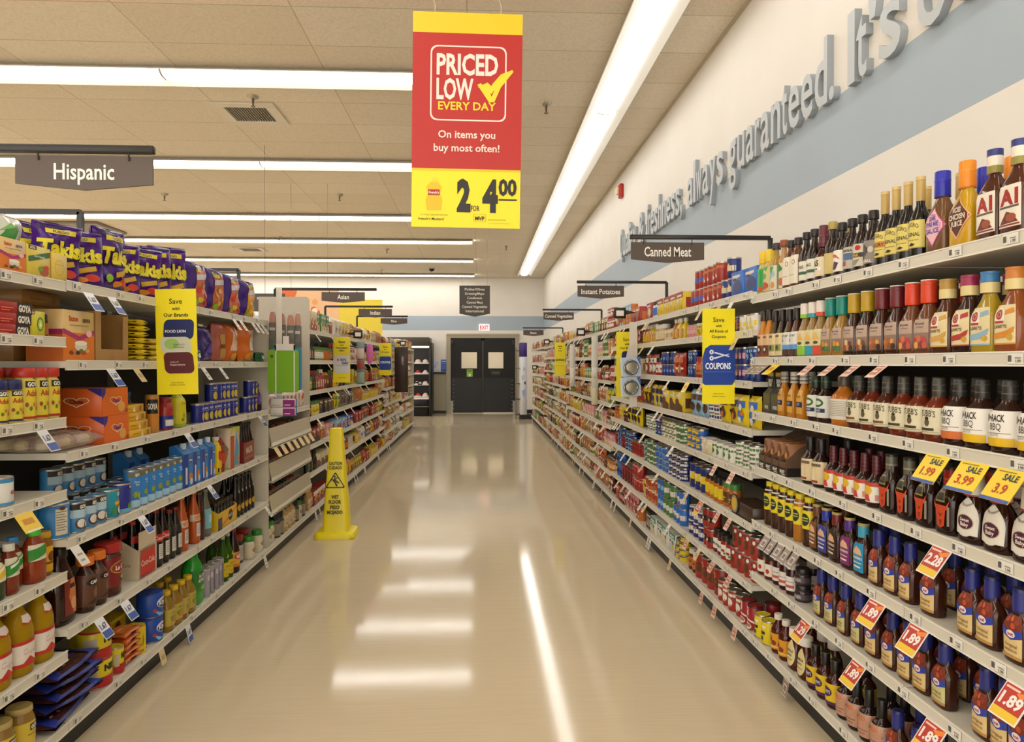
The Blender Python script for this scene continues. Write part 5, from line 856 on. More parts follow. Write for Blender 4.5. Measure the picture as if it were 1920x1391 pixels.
# clear bag lying over the near end of the third shelf
def clearbag(n):
    r = empty(n); rr_ = random.Random(3); m = MB(); fm_ = M('e8dcd6', .12, trans=.55, alpha=.5)
    nx, ny = 26, 12; vs = []
    for s_ in (1, -1):
        for j in range(ny+1):
            for i in range(nx+1):
                u, v = i/nx-.5, j/ny-.5; q = max(0, 1-abs(2*u)**3)**.5*max(0, 1-abs(2*v)**3)**.5; vs.append((u*.36, v*.26, .036+s_*q*(.033+.006*math.sin(31*u+3*v)*math.sin(23*v)+.004*math.sin(60*u-20*v)) if s_ > 0 else .036-q*.034))
    n_ = (nx+1)*(ny+1); fs = []
    for j in range(ny):
        for i in range(nx): a = j*(nx+1)+i; fs += [(a, a+1, a+nx+2, a+nx+1), (n_+a+nx+1, n_+a+nx+2, n_+a+1, n_+a)]
    m.add(vs, fs, fm_, True).obj('clear_film', r)
    for i in range(7):
        for j in range(3):
            b = MB(); c = rr_.choice(['c9b49a', 'd8cfb8', 'b08a80', 'cfae9c', 'dccf9a']); b.loft([(-.016, .014, .012, 2.4), (-.01, .021, .02, 2.4), (.006, .022, .021, 2.4), (.016, .013, .012, 2.4)], c, 10); o = b.obj('soft_roll', r, (-.13+.043*i, -.07+.07*j, .034))
    adopt(r); return r
kind('clr', 'clear_candy_bag', 'bag', 'clear bag of pale soft rolls lying flat', clearbag); put('clr', -1.62, 2.715, zl(1, 2), PI/2, lp(1, 2), .02)
# fourth shelf down
kind('whc', 'picnic_tin', 'can', 'white and blue can with red lettering', lambda n: can(n, .092, .085, 'dcdad4', [('r', -.6, .36, .6, .5, '3a86b8'), ('r', -.6, -.5, .6, -.4, '4a9ac8'), ('t', 'co!', .1, .0, .2, .3, 'b0281c', .03)])); rowL(0, 3, [('whc', 2.35, -1.55)])
CC = [('r', -.6, .3, .6, .5, '1c1a20'), ('t', 'GOYA', 0, .4, .13, .4, 'ece8dc', .05), ('r', -.6, .0, .6, .3, 'a8c4d4'), ('e', -.14, -.22, .26, .2, '5a3018'), ('e', -.12, -.2, .2, .16, 'dcd6ca'), ('e', .2, -.28, .2, .16, '5a3018'), ('e', .21, -.26, .15, .12, 'dcd6ca')]
kind('coc', 'coconut_milk_can', 'can', 'light blue coconut milk can', lambda n: can(n, .115, .074, '3f8cc8', CC))
kind('cob', 'cream_of_coconut_can', 'can', 'big blue coconut can turned to its ingredients panel', lambda n: can(n, .13, .1, '2f80c4', [('r', -.4, -.4, .0, .4, 'cfc8b4')]+lines(-.38, -.04, .3, 8, .08, .02, '5a5448')+[('e', -.2, .42, .1, .06, '5a3018'), ('t', 'GOYA', .3, .1, .14, .3, 'ece8dc', .05)]))
kind('cot', 'tropical_coconut_can', 'can', 'teal can with orange banner and halved coconut', lambda n: can(n, .118, .085, '1f8fa8', [('t', 'GOYA', 0, .38, .12, .36, 'ece8dc', .05), ('p', [(-.3, .1), (.3, .2), (.3, .0), (-.3, -.08)], 'd87a2a'), ('r', -.3, .0, .2, .06, 'd8b82a'), ('e', .06, -.26, .24, .2, '6a3a1c'), ('e', .06, -.24, .2, .16, 'e0dcd2'), ('p', [(-.5, -.4), (-.3, .0), (-.2, -.3)], '3a8a3a')]))
kind('cop', 'coconut_cream_can', 'can', 'deep blue coconut can with pink flower', lambda n: can(n, .127, .085, '26308c', [('e', .0, .42, .24, .08, '141a50'), ('t', 'GOYA', 0, .42, .08, .26, 'ece8dc', .04), ('e', .3, .2, .12, .12, 'b05a90'), ('e', .2, -.3, .16, .16, 'e0dcd2'), ('e', -.1, -.3, .14, .14, '5a8a3a'), ('r', -.6, -.5, .6, -.36, '6aa8d8')]))
kind('cow', 'coconut_water_can', 'can', 'tall blue coconut water can with green coconuts', lambda n: can(n, .17, .066, '2f7fc8', [('r', -.6, .36, .6, .5, '6a6a4a'), ('t', 'GOYA', 0, .42, .08, .4, 'ece8dc', .05), ('t', 'Coconut', 0, .22, .06, .5, 'dfeaf4', .02), ('t', 'Water', 0, .14, .05, .36, 'dfeaf4', .02), ('e', -.16, -.14, .16, .09, '8a9a2a'), ('e', .14, -.18, .18, .1, 'a8b03a'), ('r', -.6, -.5, .6, -.3, '9ac4e0')]))
rowL(1, 3, [('cob', 2.665, -1.56), ('coc', 2.76), ('coc', 2.836), ('coc', 2.912), ('cot', 3.01, -1.545), ('cop', 3.11, -1.545), ('cow', 3.20), ('cow', 3.275), ('cow', 3.35), ('cow', 3.425), ('cow', 3.50), ('cow', 3.575), ('cow', 3.65)], jit=.25)
for i in range(8): put('coc', -1.66, 2.78+.08*i, zl(1, 3), PI/2, lp(1, 3)+' back row', .3)
for i in range(5): put('coc', -1.66, 2.82+.08*i, zl(1, 3)+.1165, PI/2, lp(1, 3)+' back row upper layer', .3)
def tetra(n, c, c2):
    r = empty(n); m = MB(); m.prism([(0, 0), (.075, 0), (.075, .215), (.05, .222), (0, .175)], -.05, .05, P(c), 'x'); m.graphics([('r', -.5, -.5, .0, .5, '1f3a9a'), ('r', -.3, -.4, -.1, .1, 'c9cfd8'), ('e', .24, .3, .2, .07, '141a50'), ('t', 'GOYA', .24, .3, .07, .34, 'ece8dc', .05), ('e', .24, -.2, .2, .12, 'c87a2a'), ('e', .3, -.34, .16, .1, c2)], .1, .172, flatfn(0, -.0003, .087)); m.obj('carton_body', r)
    MB().loft([(.185, .015, .015, 2), (.2, .016, .016, 2), (.215, .0145, .0145, 2)], 'c9d4dc', 12).obj('cap', r, (0, .028, .012)); adopt(r); return r
kind('ttr', 'coconut_water_carton', 'carton', 'blue slant topped drink carton', lambda n: tetra(n, '2f7ac0', 'b8ccd8')); rowL(2, 3, [('ttr', 3.73, -1.505), ('ttr', 3.84, -1.505), ('ttr', 3.95, -1.505), ('ttr', 4.06, -1.505)], jit=.08)
rowL(1, 3, [('ttr', 3.55, -1.64), ('ttr', 3.44, -1.64)], note=' back row')
kind('ypr', 'papaya_drink_bottle', 'bottle', 'yellow bottle with red label and black striped base', lambda n: bottle(n, .215, .085, .06, 'd8b81e', ('d8d0b0', .02, .04), (.09, .15, .07, 'dcc01e', [('p', [(-.3, .3), (.4, .3), (.4, .0), (.1, -.12), (-.3, 0)], 'c02a1c'), ('r', -.4, -.5, -.2, -.34, '1c1610'), ('r', .0, -.5, .2, -.34, '1c1610')]), 'sqz'))
kind('rdb', 'tomato_drink_bottle', 'bottle', 'slim red drink bottle', lambda n: bottle(n, .22, .06, .06, '9a2a1c', ('8a8478', .02, .03), (.08, .06, .1, 'b8402a', []), 'soda'))
def foldbox(n): return carton(n, .17, .25, .1, 'cdb8a0', [('r', -.5, -.5, -.1, .3, 'b04a34'), ('p', [(-.1, -.44), (.1, .4), (.4, .0), (.36, -.44)], '4a9ac0'), ('p', [(-.5, .3), (0, .5), (.5, .3), (.5, .5), (-.5, .5)], 'b8c83a'), ('e', .3, -.3, .14, .06, 'c87a3a')], [('p', [(-.5, .2), (.3, -.2), (.4, .0), (-.3, .4)], 'b08474'), ('t', 'KIT', 0, .12, .06, .3, 'a03024', .03), ('p', [(-.2, -.4), (.1, -.44), (.4, -.1), (.2, -.1)], 'c88a4a'), ('r', -.4, -.48, -.1, -.36, 'e0dcd0'), ('r', -.5, -.5, .5, -.46, 'a8c02a')])
kind('fbx', 'cone_dessert_box', 'box', 'tall pinkish and lime green dessert kit box', foldbox)
rowL(2, 3, [('ypr', 4.17, -1.53), ('rdb', 4.26), ('fbx', 4.43, -1.505)], jit=.05)
def pack(n, nb, pitch, bh, bcol, ch, c1, els, capc, capd=2):
    """bottles in a low carton; each bottle is a part"""
    r = empty(n); L_ = nb*pitch; d = capd*pitch
    m = MB(); m.box(-L_/2, 0, 0, L_/2, d, .004, P(c1)); m.box(-L_/2, 0, 0, L_/2, .003, ch, P(c1)); m.box(-L_/2, d-.003, 0, L_/2, d, ch, P(c1))
    for sx in (-1, 1): m.prism([(0, 0), (d, 0), (d, ch), (d*.5, ch*1.35), (0, ch)], sx*L_/2-.0015, sx*L_/2+.0015, P(c1), 'x')
    m.graphics(els, L_, ch, flatfn(0, -.0003, ch/2)); m.obj('carrier', r)
    rg = shape('soda', bh-.012, pitch*.94, pitch*.94)
    for i in range(nb):
        for j in range(capd):
            b = MB(); b.loft(rg, G(bcol), 14); b.loft([(bh-.02, .014, .014, 2), (bh, .014, .014, 2)], P(capc), 10); b.obj('bottle', r, (-L_/2+pitch*(i+.5), pitch*(j+.5), .004))
    adopt(r); return r
kind('dr4', 'malt_four_pack', 'drink pack', 'dark red carrier of black soda bottles', lambda n: pack(n, 4, .058, .25, '1c0d0a', .13, '7a1c1c', [('t', 'MALTA', 0, .1, .3, .6, 'e0c8c0', .03), ('r', -.4, -.3, .4, -.2, 'b0504a')], '2a1a18')); rowL(2, 3, [('dr4', 4.72, -1.512)])
# fifth shelf down
def taco(n, cc, lc, col, H, l2='c83a2a'): return bottle(n, H, .062, .05, col, (cc, .024, .034), (.09, .06, .075, 'd8d6c0', [('p', [(-.5, -.5), (-.5, .1), (.5, .5), (.5, -.1)], lc), ('p', [(.0, .5), (.5, .5), (.5, .36)], l2), ('p', [(-.3, .1), (.3, .34), (.3, .2), (-.3, -.06)], 'e8e8dc')]), 'sqz')
kind('tcw', 'taco_sauce_bottle', 'bottle', 'red brown taco sauce bottle with white cap', lambda n: taco(n, 'e0dcd0', '2f8a34', '7a2c14', .165))
kind('tcb', 'taco_sauce_bottle', 'bottle', 'red brown taco sauce bottle with blue cap', lambda n: taco(n, '2f80c0', '2f9a3a', '7a2a12', .17))
kind('tcg', 'taco_sauce_bottle', 'bottle', 'large taco sauce bottle with bright green cap', lambda n: bottle(n, .19, .085, .06, '8a3414', ('3fc02a', .03, .042), (.105, .055, .1, 'd8d6c0', [('p', [(-.5, -.5), (-.5, .2), (.5, .5), (.5, -.1)], '2f8a34'), ('p', [(.0, .5), (.5, .5), (.5, .36)], 'b8302a')]), 'sqz'))
kind('tcy', 'green_taco_bottle', 'bottle', 'dark green sauce bottle with yellow label', lambda n: taco(n, '2a3a1c', 'd8b82a', '2a3a1a', .15, '3a8a2a'))
kind('yjr', 'pepper_jar', 'jar', 'yellow labelled pepper jar behind the green cap', lambda n: bottle(n, .155, .07, .07, '8a5a14', ('c89a1e', .02, .06), (.06, .09, .15, 'd8a41e', [('e', 0, .1, .1, .2, '6a2a14'), ('r', -.3, -.2, .3, -.1, '7a4a14')]), 'jar'))
rowL(0, 4, [('tcy', 2.318), ('tcw', 2.385), ('tcb', 2.45, -1.57), ('tcg', 2.515), ('yjr', 2.59, -1.56)]); rowL(0, 4, [('tcb', 2.36, -1.62), ('yjr', 2.47, -1.66)], note=' back row')
kind('syr', 'syrup_jug', 'bottle', 'big dark syrup jug with orange flame label', lambda n: bottle(n, .285, .125, .085, '2a0f0b', ('1c0f0c', .04, .05), (.1, .13, .07, 'c87030', [('p', [(-.5, -.5), (-.5, .5), (.0, .5), (-.2, 0), (.2, -.5)], '7a2414'), ('e', .2, -.2, .24, .18, 'd8a06a'), ('r', -.1, .24, .4, .36, '1c0f0c')]), 'sbr'))
kind('cof', 'instant_coffee_jar', 'jar', 'brown coffee jar with orange lid', lambda n: bottle(n, .215, .078, .078, '3a1e14', ('d9701a', .034, .064), (.085, .12, .17, '5a3626', [('e', 0, .26, .2, .12, '14100e'), ('t', 'CAFE', 0, .26, .1, .26, 'e8e0d8', .04), ('e', .1, -.1, .14, .2, '8a5a44'), ('p', [(-.2, -.44), (.2, -.44), (.1, -.2)], '2a140e')]), 'jug'))
kind('lec', 'red_coffee_jar', 'jar', 'large red lidded coffee jar with red label', lambda n: bottle(n, .22, .112, .1, '4a1a12', ('a81a20', .04, .104), (.1, .12, .24, '7a1a1c', [('e', .0, .14, .22, .22, 'b89a3a'), ('e', 0, .14, .2, .19, '8a1c20'), ('t', 'Le Cafe', .02, .14, .16, .3, 'ece2d2', .04), ('e', .05, -.26, .1, .12, '2a120c'), ('e', .05, -.22, .06, .06, 'd8c8b0')]), 'tall'))
rowL(1, 4, [('syr', 2.70, -1.56), ('cof', 2.83), ('cof', 2.915), ('lec', 3.03, -1.555)], jit=.1)
COKE = [('r', -.4, -.42, .42, .36, 'c02418'), ('t', 'Coca-Cola', .0, .0, .2, .74, 'ece4d8', .01)]+[('e', -.36+.09*i, .4, .035, .03, 'c02418') for i in range(9)]+[('e', -.36+.09*i, -.45, .035, .03, 'c02418') for i in range(9)]
def cokepack(n):
    r = empty(n); c = P('cbbca0'); m = MB()
    for sx in (-1, 1): m.prism([(0, 0), (.2, 0), (.2, .13), (.1, .19), (0, .13)], sx*.085-.0015, sx*.085+.0015, c, 'x')
    m.box(-.0835, 0, 0, .0835, .003, .135, c); m.box(-.0835, .197, 0, .0835, .2, .135, c); m.box(-.0835, 0, 0, .0835, .2, .003, c); m.prism([(0, 0), (0, .21), (.0, .21), (.003, .21), (.003, 0)], -.08, .08, c, 'x')
    m.graphics(COKE, .17, .135, flatfn(0, -.0003, .0675))
    for sx in (-1, 1): m.graphics([('t', 'Coca-Cola', .1, .02, .12, .5, 'b05040', 0)]+lines(-.46, -.16, .3, 7, .08, .02, '8f8674'), .2, .13, lambda x, y, o, sx=sx: (sx*(.0868+o), .1+sx*x, .065+y))
    m.obj('carrier', r); rg = shape('soda', .24, .07, .07)
    for i in (-1, 1):
        for j in (0, 1): b = MB(); b.loft(rg, G('1a0d0b'), 14); b.loft([(.235, .014, .014, 2), (.25, .014, .014, 2)], P('a82018'), 10); b.graphics([('r', -.5, -.5, .5, .5, 'b02018')], .09, .03, art(surf(rg), .17), cv=.01); b.obj('bottle', r, (i*.04, .05+.09*j, .004))
    adopt(r); return r
kind('ckp', 'cola_bottle_carrier', 'drink pack', 'cream cardboard carrier with red cola panel holding bottles', cokepack); rowL(1, 4, [('ckp', 3.30, -1.515)], jit=.01)
def soda(n, col, lab, els, H=.27, W=.062, cap='8a1c18'): return bottle(n, H, W, W, col, (cap, .014, .028), (.14, .036, W*1.7, lab, els), 'soda', extra=[(.075, .07, W*.7, 'd0ccc4', lines(-.4, .4, .36, 6, .13, .04, '7a766c'))])
kind('ckb', 'cola_glass_bottle', 'bottle', 'tall dark cola bottle with red label', lambda n: soda(n, '190c0a', 'b02018', [('t', 'Coca-Cola', 0, 0, .5, .7, 'ece4d8', .01)]))
kind('dgb', 'dark_soda_bottle', 'bottle', 'dark green soda bottle with pale label', lambda n: soda(n, '24201a', '24201a', [], .24))
kind('org', 'orange_soda_bottle', 'bottle', 'orange soda glass bottle with white label', lambda n: soda(n, 'b5501c', 'c8b8a0', [('e', 0, 0, .3, .4, 'd8762a')], .28, .066, 'c8b8a8'))
kind('brs', 'brown_soda_bottle', 'bottle', 'brown soda bottle', lambda n: bottle(n, .26, .06, .06, '4a2012', ('6a4a3a', .014, .028), None, 'soda'))
kind('bls_', 'clear_soda_bottle', 'bottle', 'pale glass bottle with light blue label', lambda n: bottle(n, .26, .066, .066, '6a6a5a', ('8a8a80', .014, .028), (.1, .11, .09, '7ab0c0', [('r', -.2, -.2, .2, .2, 'a8ccd4')]), 'soda'))
rowL(1, 4, [('ckb', 3.435), ('ckb', 3.505), ('dgb', 3.58), ('dgb', 3.65), ('org', 3.725)]); rowL(1, 4, [('ckb', 3.44, -1.62), ('ckb', 3.54, -1.62)], note=' back row')
rowL(2, 4, [('org', 3.88), ('brs', 3.955), ('bls_', 4.04)]); rowL(2, 4, [('org', 3.92, -1.62), ('brs', 4.0, -1.62)], note=' back row')
kind('six', 'yellow_six_pack', 'drink pack', 'yellow and orange carrier of small dark bottles', lambda n: pack(n, 6, .055, .155, '1a120c', .1, 'd8b01e', [('p', [(-.5, -.4), (.4, .3), (.5, .5), (.5, .3), (-.4, -.5)], 'd8641e'), ('e', .14, .05, .12, .34, '1c1a24'), ('t', 'MALTA', .14, .05, .16, .2, 'e0dcd8', .03), ('r', -.5, -.5, -.3, .2, '2a3444')], '3a2a14', 2)); rowL(2, 4, [('six', 4.30, -1.505)], jit=.02)
kind('mlt', 'malt_drink_bottle', 'bottle', 'black malt bottle with fruit neck label', lambda n: bottle(n, .25, .062, .062, '0f0c0b', ('2a2622', .016, .028), (.06, .05, .08, '2a1c14', [('e', -.1, 0, .2, .4, 'c8a02a'), ('e', .2, -.1, .16, .3, 'c8502a')]), 'soda', extra=[(.16, .03, .05, None, [('p', [(-.3, .3), (.3, 0), (-.3, -.3), (-.1, 0)], 'b9b5ac')])]))
rowL(2, 4, [('mlt', 4.53), ('mlt', 4.6), ('mlt', 4.67), ('mlt', 4.74), ('mlt', 4.81)]); rowL(2, 4, [('mlt', 4.56, -1.62), ('mlt', 4.66, -1.62), ('mlt', 4.76, -1.62)], note=' back row')
# sixth shelf and bottom
kind('oil', 'cooking_oil_bottle', 'bottle', 'golden oil bottle with red white label', lambda n: bottle(n, .25, .1, .085, None, ('d8b83a', .02, .034), (.075, .085, .12, 'ddd6cc', [('r', -.5, .36, .5, .5, 'b8281e'), ('r', -.5, -.5, .5, -.36, 'b8281e'), ('p', [(-.5, -.36), (-.2, -.36), (0, -.14), (.2, -.36), (.5, -.36), (.5, -.5), (-.5, -.5)], 'b8281e'), ('t', 'Goya', .0, .08, .24, .4, 'd0a0a0', .01)]), 'oil', extra=[(.185, .03, .05, 'ddd0c8', [('p', [(-.5, -.5), (.5, -.5), (.5, -.2), (0, -.44), (-.5, -.2)], 'b8281e')])], bm=M('c9a11c', .06, trans=.45)))
rowL(0, 5, [('oil', 2.325, -1.55), ('oil', 2.44, -1.55), ('oil', 2.555, -1.55)], jit=.1); rowL(0, 5, [('oil', 2.38, -1.66), ('oil', 2.5, -1.66)], note=' back row')
kind('ojr', 'olive_jar', 'jar', 'glass jar of tan beans with yellow label', lambda n: bottle(n, .152, .09, .09, '8a6a34', ('b09a5a', .018, .078), (.06, .09, .2, 'cdb23a', GB(.05, .28, .24, .22)+[('r', -.1, .0, .2, .06, '9a8420'), ('e', .2, -.3, .06, .12, '6a8a3a')]), 'jar'))
rowL(0, 6, [('ojr', 2.335, -1.545), ('ojr', 2.44, -1.545)]); rowL(0, 6, [('ojr', 2.39, -1.66)], note=' back row')
kind('bnb', 'bean_bag', 'bag', 'flat bag of dark beans with blue print', lambda n: bag(n, .3, .2, .027, '4a2a2a', [('p', [(-.5, -.5), (-.3, .5), (-.15, .5), (-.35, -.5)], '2a3a9a'), ('p', [(.3, -.5), (.42, .5), (.5, .5), (.5, -.5)], '2440a8'), ('r', -.1, -.2, .2, .2, '2f4ab0'), ('e', .05, .0, .1, .12, '8ab03a')]+[('e', R.uniform(-.4, .4), R.uniform(-.4, .4), .03, .03, R.choice(['8a3a34', '2a1a1a', 'b0605a'])) for _ in range(16)], seed=14, crimp='2a3a8a'))
for i in range(5): lie('bnb', -1.50+.004*i, 2.68+.012*(i % 3), .1215+.021+.040*i, lp(1, 5), R.uniform(-.15, .15))
NID = [('r', -.6, -.5, .6, -.12, 'b01c1e'), ('p', [(-.3, -.1), (.0, -.3), (.4, -.02), (.4, -.14), (-.3, -.14)], 'b01c1e'), ('t', 'NIDO', .05, .22, .24, .5, '1c1a14', .06), ('e', .3, -.2, .12, .2, 'c88a6a'), ('r', -.55, -.2, -.3, .3, 'b9b09a')]
kind('nid', 'powdered_milk_can', 'can', 'yellow milk powder can with red lid', lambda n: can(n, .115, .125, 'd8c41e', NID, lid='b01c20', wd=.2)); put('nid', -1.56, 2.935, .1205, PI/2, lp(1, 5), .02); put('nid', -1.56, 2.93, .1205+.1165, PI/2, lp(1, 5)+' upper layer', .1)
kind('nid2', 'small_milk_can', 'can', 'small yellow milk powder can', lambda n: can(n, .112, .068, 'd8c41e', NID, rim='b8b0a0')); put('nid2', -1.535, 3.045, .1205, PI/2, lp(1, 5))
kind('orp', 'orange_cracker_pack', 'packet', 'thin orange wrapped pack', lambda n: bag(n, .14, .1, .026, 'c8621e', [('r', -.4, -.3, .4, .3, 'd87a34'), ('r', -.3, -.06, .3, .06, 'e0a068')], seed=21))
for i in range(5): lie('orp', -1.51, 3.155, .1215+.018+.028*i, lp(1, 5))
kind('hex', 'chocolate_tablet_box', 'box', 'yellow hexagonal chocolate box with portrait', lambda n: (lambda m: (m.loft([(0, .05, .05, 2), (.12, .05, .05, 2)], P('d8b81e'), 6, smooth=False), m.graphics([('e', 0, 0, .32, .36, '3a1a12'), ('e', 0, .06, .16, .16, 'c89a78'), ('r', -.4, -.44, .4, -.36, 'b83a1e')], .05, .11, lambda x, y, o: (x, -.0434-o-.0003, .06+y)), m.obj(n))[-1])(MB()))
put('hex', -1.555, 3.255, .1205, PI/2, lp(1, 5), .02)
kind('aby', 'chocolate_case', 'box', 'yellow chocolate drink box with dark stripe', lambda n: carton(n, .24, .075, .12, 'd4ba1e', [('r', -.46, -.3, .46, .3, 'c8a41a'), ('e', .2, 0, .1, .3, '6a2a14'), ('e', -.24, 0, .1, .3, '6a2a14')], top='c0a41a'))
for i in range(2): put('aby', -1.64, 3.23, .1205+.0755*i, PI/2, '^'+lp(1, 5), .02)
kind('blt', 'drink_powder_can', 'can', 'blue drink powder can with white swirl', lambda n: can(n, .112, .115, '1f4aa8', [('e', .0, .1, .3, .24, 'd8dce4'), ('e', .0, .06, .26, .18, '1c2a6a'), ('t', 'Klim', 0, .1, .2, .4, 'ece8e4', .04), ('p', [(-.4, -.2), (.0, -.4), (.4, -.14), (.2, -.4), (-.2, -.48)], '7ab4dc'), ('e', -.36, -.2, .08, .08, 'a83a2a')], rim='8a8c94', lid='1f3f9a'))
put('blt', -1.555, 3.40, .1205, PI/2, lp(1, 5)); put('blt', -1.555, 3.405, .2335, PI/2, lp(1, 5)+' upper layer')
kind('yjc', 'yellow_capped_juice', 'bottle', 'amber juice bottle with yellow cap', lambda n: bottle(n, .195, .078, .07, '8a6a1c', ('d8b01e', .022, .042), (.07, .08, .1, 'b8a040', [('e', 0, 0, .24, .3, '6a8a2a'), ('e', .1, -.2, .14, .2, 'c87a2a')]), 'juice'))
for i, (y, x) in enumerate(((3.52, -1.53), (3.605, -1.53), (3.69, -1.53), (3.775, -1.53), (3.56, -1.62), (3.65, -1.62), (3.74, -1.62))): put('yjc', x, y, .1205, PI/2, lp(1, 5), .2)
kind('grj', 'aloe_juice_jug', 'bottle', 'big green aloe juice bottle', lambda n: bottle(n, .3, .115, .1, '2c9a30', ('1f7a28', .03, .05), (.13, .12, .16, '24802c', [('e', 0, .1, .24, .3, '123a1a'), ('t', 'ALOE', 0, .2, .16, .4, 'dfe8d4', .04), ('t', 'KING', 0, .0, .16, .4, 'dfe8d4', .04), ('e', .1, -.36, .16, .1, '8ac83a')]), 'juice')); rowL(2, 5, [('grj', 3.91, -1.56)])
kind('slc', 'aloe_drink_can', 'can', 'tall silver grey drink can', lambda n: can(n, .158, .066, '9a96a0', [('r', -.1, -.4, .06, .4, '6a6478'), ('t', 'aloe', .24, .3, .08, .4, '2a2a2a', .03), ('p', [(-.1, -.36), (.2, -.3), (.3, -.4)], '2a7a4a'), ('r', -.4, .1, -.2, .3, 'c4c2c8')]))
rowL(2, 5, [('slc', 4.02), ('slc', 4.09), ('slc', 4.16), ('slc', 4.23)], jit=.3)
kind('ggb', 'green_glass_bottle', 'bottle', 'green glass bottle with yellow label', lambda n: bottle(n, .27, .066, .066, '3a5a1c', ('c8c2a8', .02, .026), (.07, .085, .12, 'd8be1e', [('t', 'GOYA', 0, .24, .14, .4, '3a4a1a', .02), ('r', -.3, .0, .3, .04, '8a7a14'), ('p', [(-.2, -.4), (.2, -.4), (.2, -.2), (-.2, -.2)], 'c8a81a')]), 'wine', extra=[(.15, .025, .05, None, [('p', [(-.3, -.4), (0, .5), (.3, -.4)], 'd8c01e')])], bm=M('4a7022', .06, trans=.4)))
rowL(2, 5, [('ggb', 4.31), ('ggb', 4.39)]); rowL(2, 5, [('ggb', 4.35, -1.62)], note=' back row')
kind('vin', 'red_wine_vinegar_bottle', 'bottle', 'dark red bottle with red cap and yellow label', lambda n: bottle(n, .285, .078, .078, '2c0f12', ('a8202a', .03, .03), (.085, .09, .14, 'd8a83a', [('e', 0, .2, .3, .24, 'c02a30'), ('e', 0, .2, .22, .16, 'e0c8c0'), ('r', -.5, -.5, .5, -.3, 'c87a1e')]), 'soda')); rowL(2, 5, [('vin', 4.49)])
kind('rlj', 'bouillon_jar', 'jar', 'large dark jar with red lid and white label', lambda n: bottle(n, .18, .115, .1, '1f1614', ('8a2018', .035, .1), (.07, .1, .14, 'b9b4a8', [('r', -.3, -.3, .3, .3, 'a8a498')]), 'tall')); rowL(2, 5, [('rlj', 4.70, -1.60), ('rlj', 4.89, -1.625)])
kind('wgj', 'parmesan_shaker', 'seasoning shaker', 'white shaker with bright green lid', lambda n: bottle(n, .15, .078, .078, 'd8cfb8', ('2f8a2c', .034, .068), (.06, .08, .2, 'd4c8ac', [('e', .0, .0, .12, .2, '8a7a6a'), ('e', .1, -.2, .1, .14, 'b8b03a')]), 'tall')); rowL(2, 5, [('wgj', 4.80, -1.545), ('wgj', 4.98, -1.545)])
# ---- fourth bay: sloped spice bins, packets, hanging goods
SPC = ['b8a888', 'a8442a', '6a4a2a', 'c8a05a', '7a8a4a', 'd8cdb8', '8a2a1c', '3a2a1c']
for i, c in enumerate(SPC): kind(f'sp{i}', 'spice_jar', 'jar', f'{["pale", "paprika red", "brown", "mustard", "herb green", "cream", "dark red", "black"][i]} spice jar', lambda n, c=c: bottle(n, .105, .044, .044, c, ('1c1916' if R.random() > .4 else 'a8281c', .022, .04), (.04, .045, .09, 'd8d2c0', [('r', -.3, -.2, .3, .1, c)]), 'jar', 12))
for b, zb in enumerate((.86, .612, .378)):
    r = empty('spice_bin', (-1.489, 5.09, zb)); tag(r, f'sloped clear fronted spice bin, {["upper", "middle", "lower"][b]} one beside the wet floor cone', 'bin', 'sloped spice bins')
    L_ = 1.17; m = MB(); m.prism([(.02, -.035), (-.42, -.01), (-.42, -.004), (.02, -.029)], 0, L_, SHW, 'y'); m.prism([(.012, -.04), (.02, -.04), (.02, -.002), (.012, -.002)], 0, L_, M('e2ddd0', .4), 'y'); m.obj('tray', r)
    MB().prism([(.012, -.002), (.015, -.002), (-.005, .1), (-.009, .1)], 0, L_, M('e6dcc6', .25, trans=.35, alpha=.72), 'y').obj('clear_front', r)
    m = MB()
    for k in range(15): m.prism([(.0, -.02), (-.3, -.002), (-.3, .05), (-.01, .085)], .01+k*.082, .012+k*.082, M('ddd2b8', .3, alpha=.8), 'y')
    m.obj('divider', r)
    for k in range(14): put(f'sp{R.randrange(8)}', -1.535, 5.142+k*.082, zb-.0235, PI/2, f'{["upper", "middle", "lower"][b]} spice bin', .3)
    for k in range(14): put(f'sp{R.randrange(8)}', -1.63, 5.142+k*.082, zb-.018, PI/2, f'{["upper", "middle", "lower"][b]} spice bin second row', .3)
    for k in range(7 if b == 0 else 0):
        t = MB().prism([(.016, -.04), (.018, -.04), (.058, -.105), (.056, -.105)], .03+k*.17, .12+k*.17, P('d8b878'), 'y').obj('paper_tag', r)
kind('wp', 'spice_packet', 'packet', 'white and pink spice packet', lambda n: bag(n, .1, .14, .04, 'd8cabc', [('p', [(-.3, .1), (.1, .4), (.3, .1), (0, -.1)], 'b8604a'), ('e', 0, -.3, .2, .08, 'c8926a')], seed=6))
rowL(3, 0, [('wp', 5.16+.12*i, -1.53) for i in range(9)], jit=.2)
rowL(3, 1, [('wgj', 5.16), ('wgj', 5.27, -1.55)]); kind('gry', 'pepper_grinder_jar', 'jar', 'grey and black seasoning canister', lambda n: bottle(n, .17, .085, .085, '4a4640', ('1c1a18', .04, .07), (.06, .09, .2, '8a8270', []), 'tall'))
kind('bei', 'garlic_powder_bottle', 'bottle', 'beige seasoning bottle with dark cap', lambda n: bottle(n, .21, .09, .08, 'b8925a', ('3a2a1c', .035, .06), (.08, .09, .14, 'd0bc94', [('r', -.2, -.3, .3, .1, '8a6a4a')]), 'juice'))
rowL(3, 1, [('gry', 5.38), ('gry', 5.48), ('bei', 5.59), ('bei', 5.70), ('bei', 5.81), ('gry', 5.93), ('wgj', 6.03), ('gry', 6.14)])
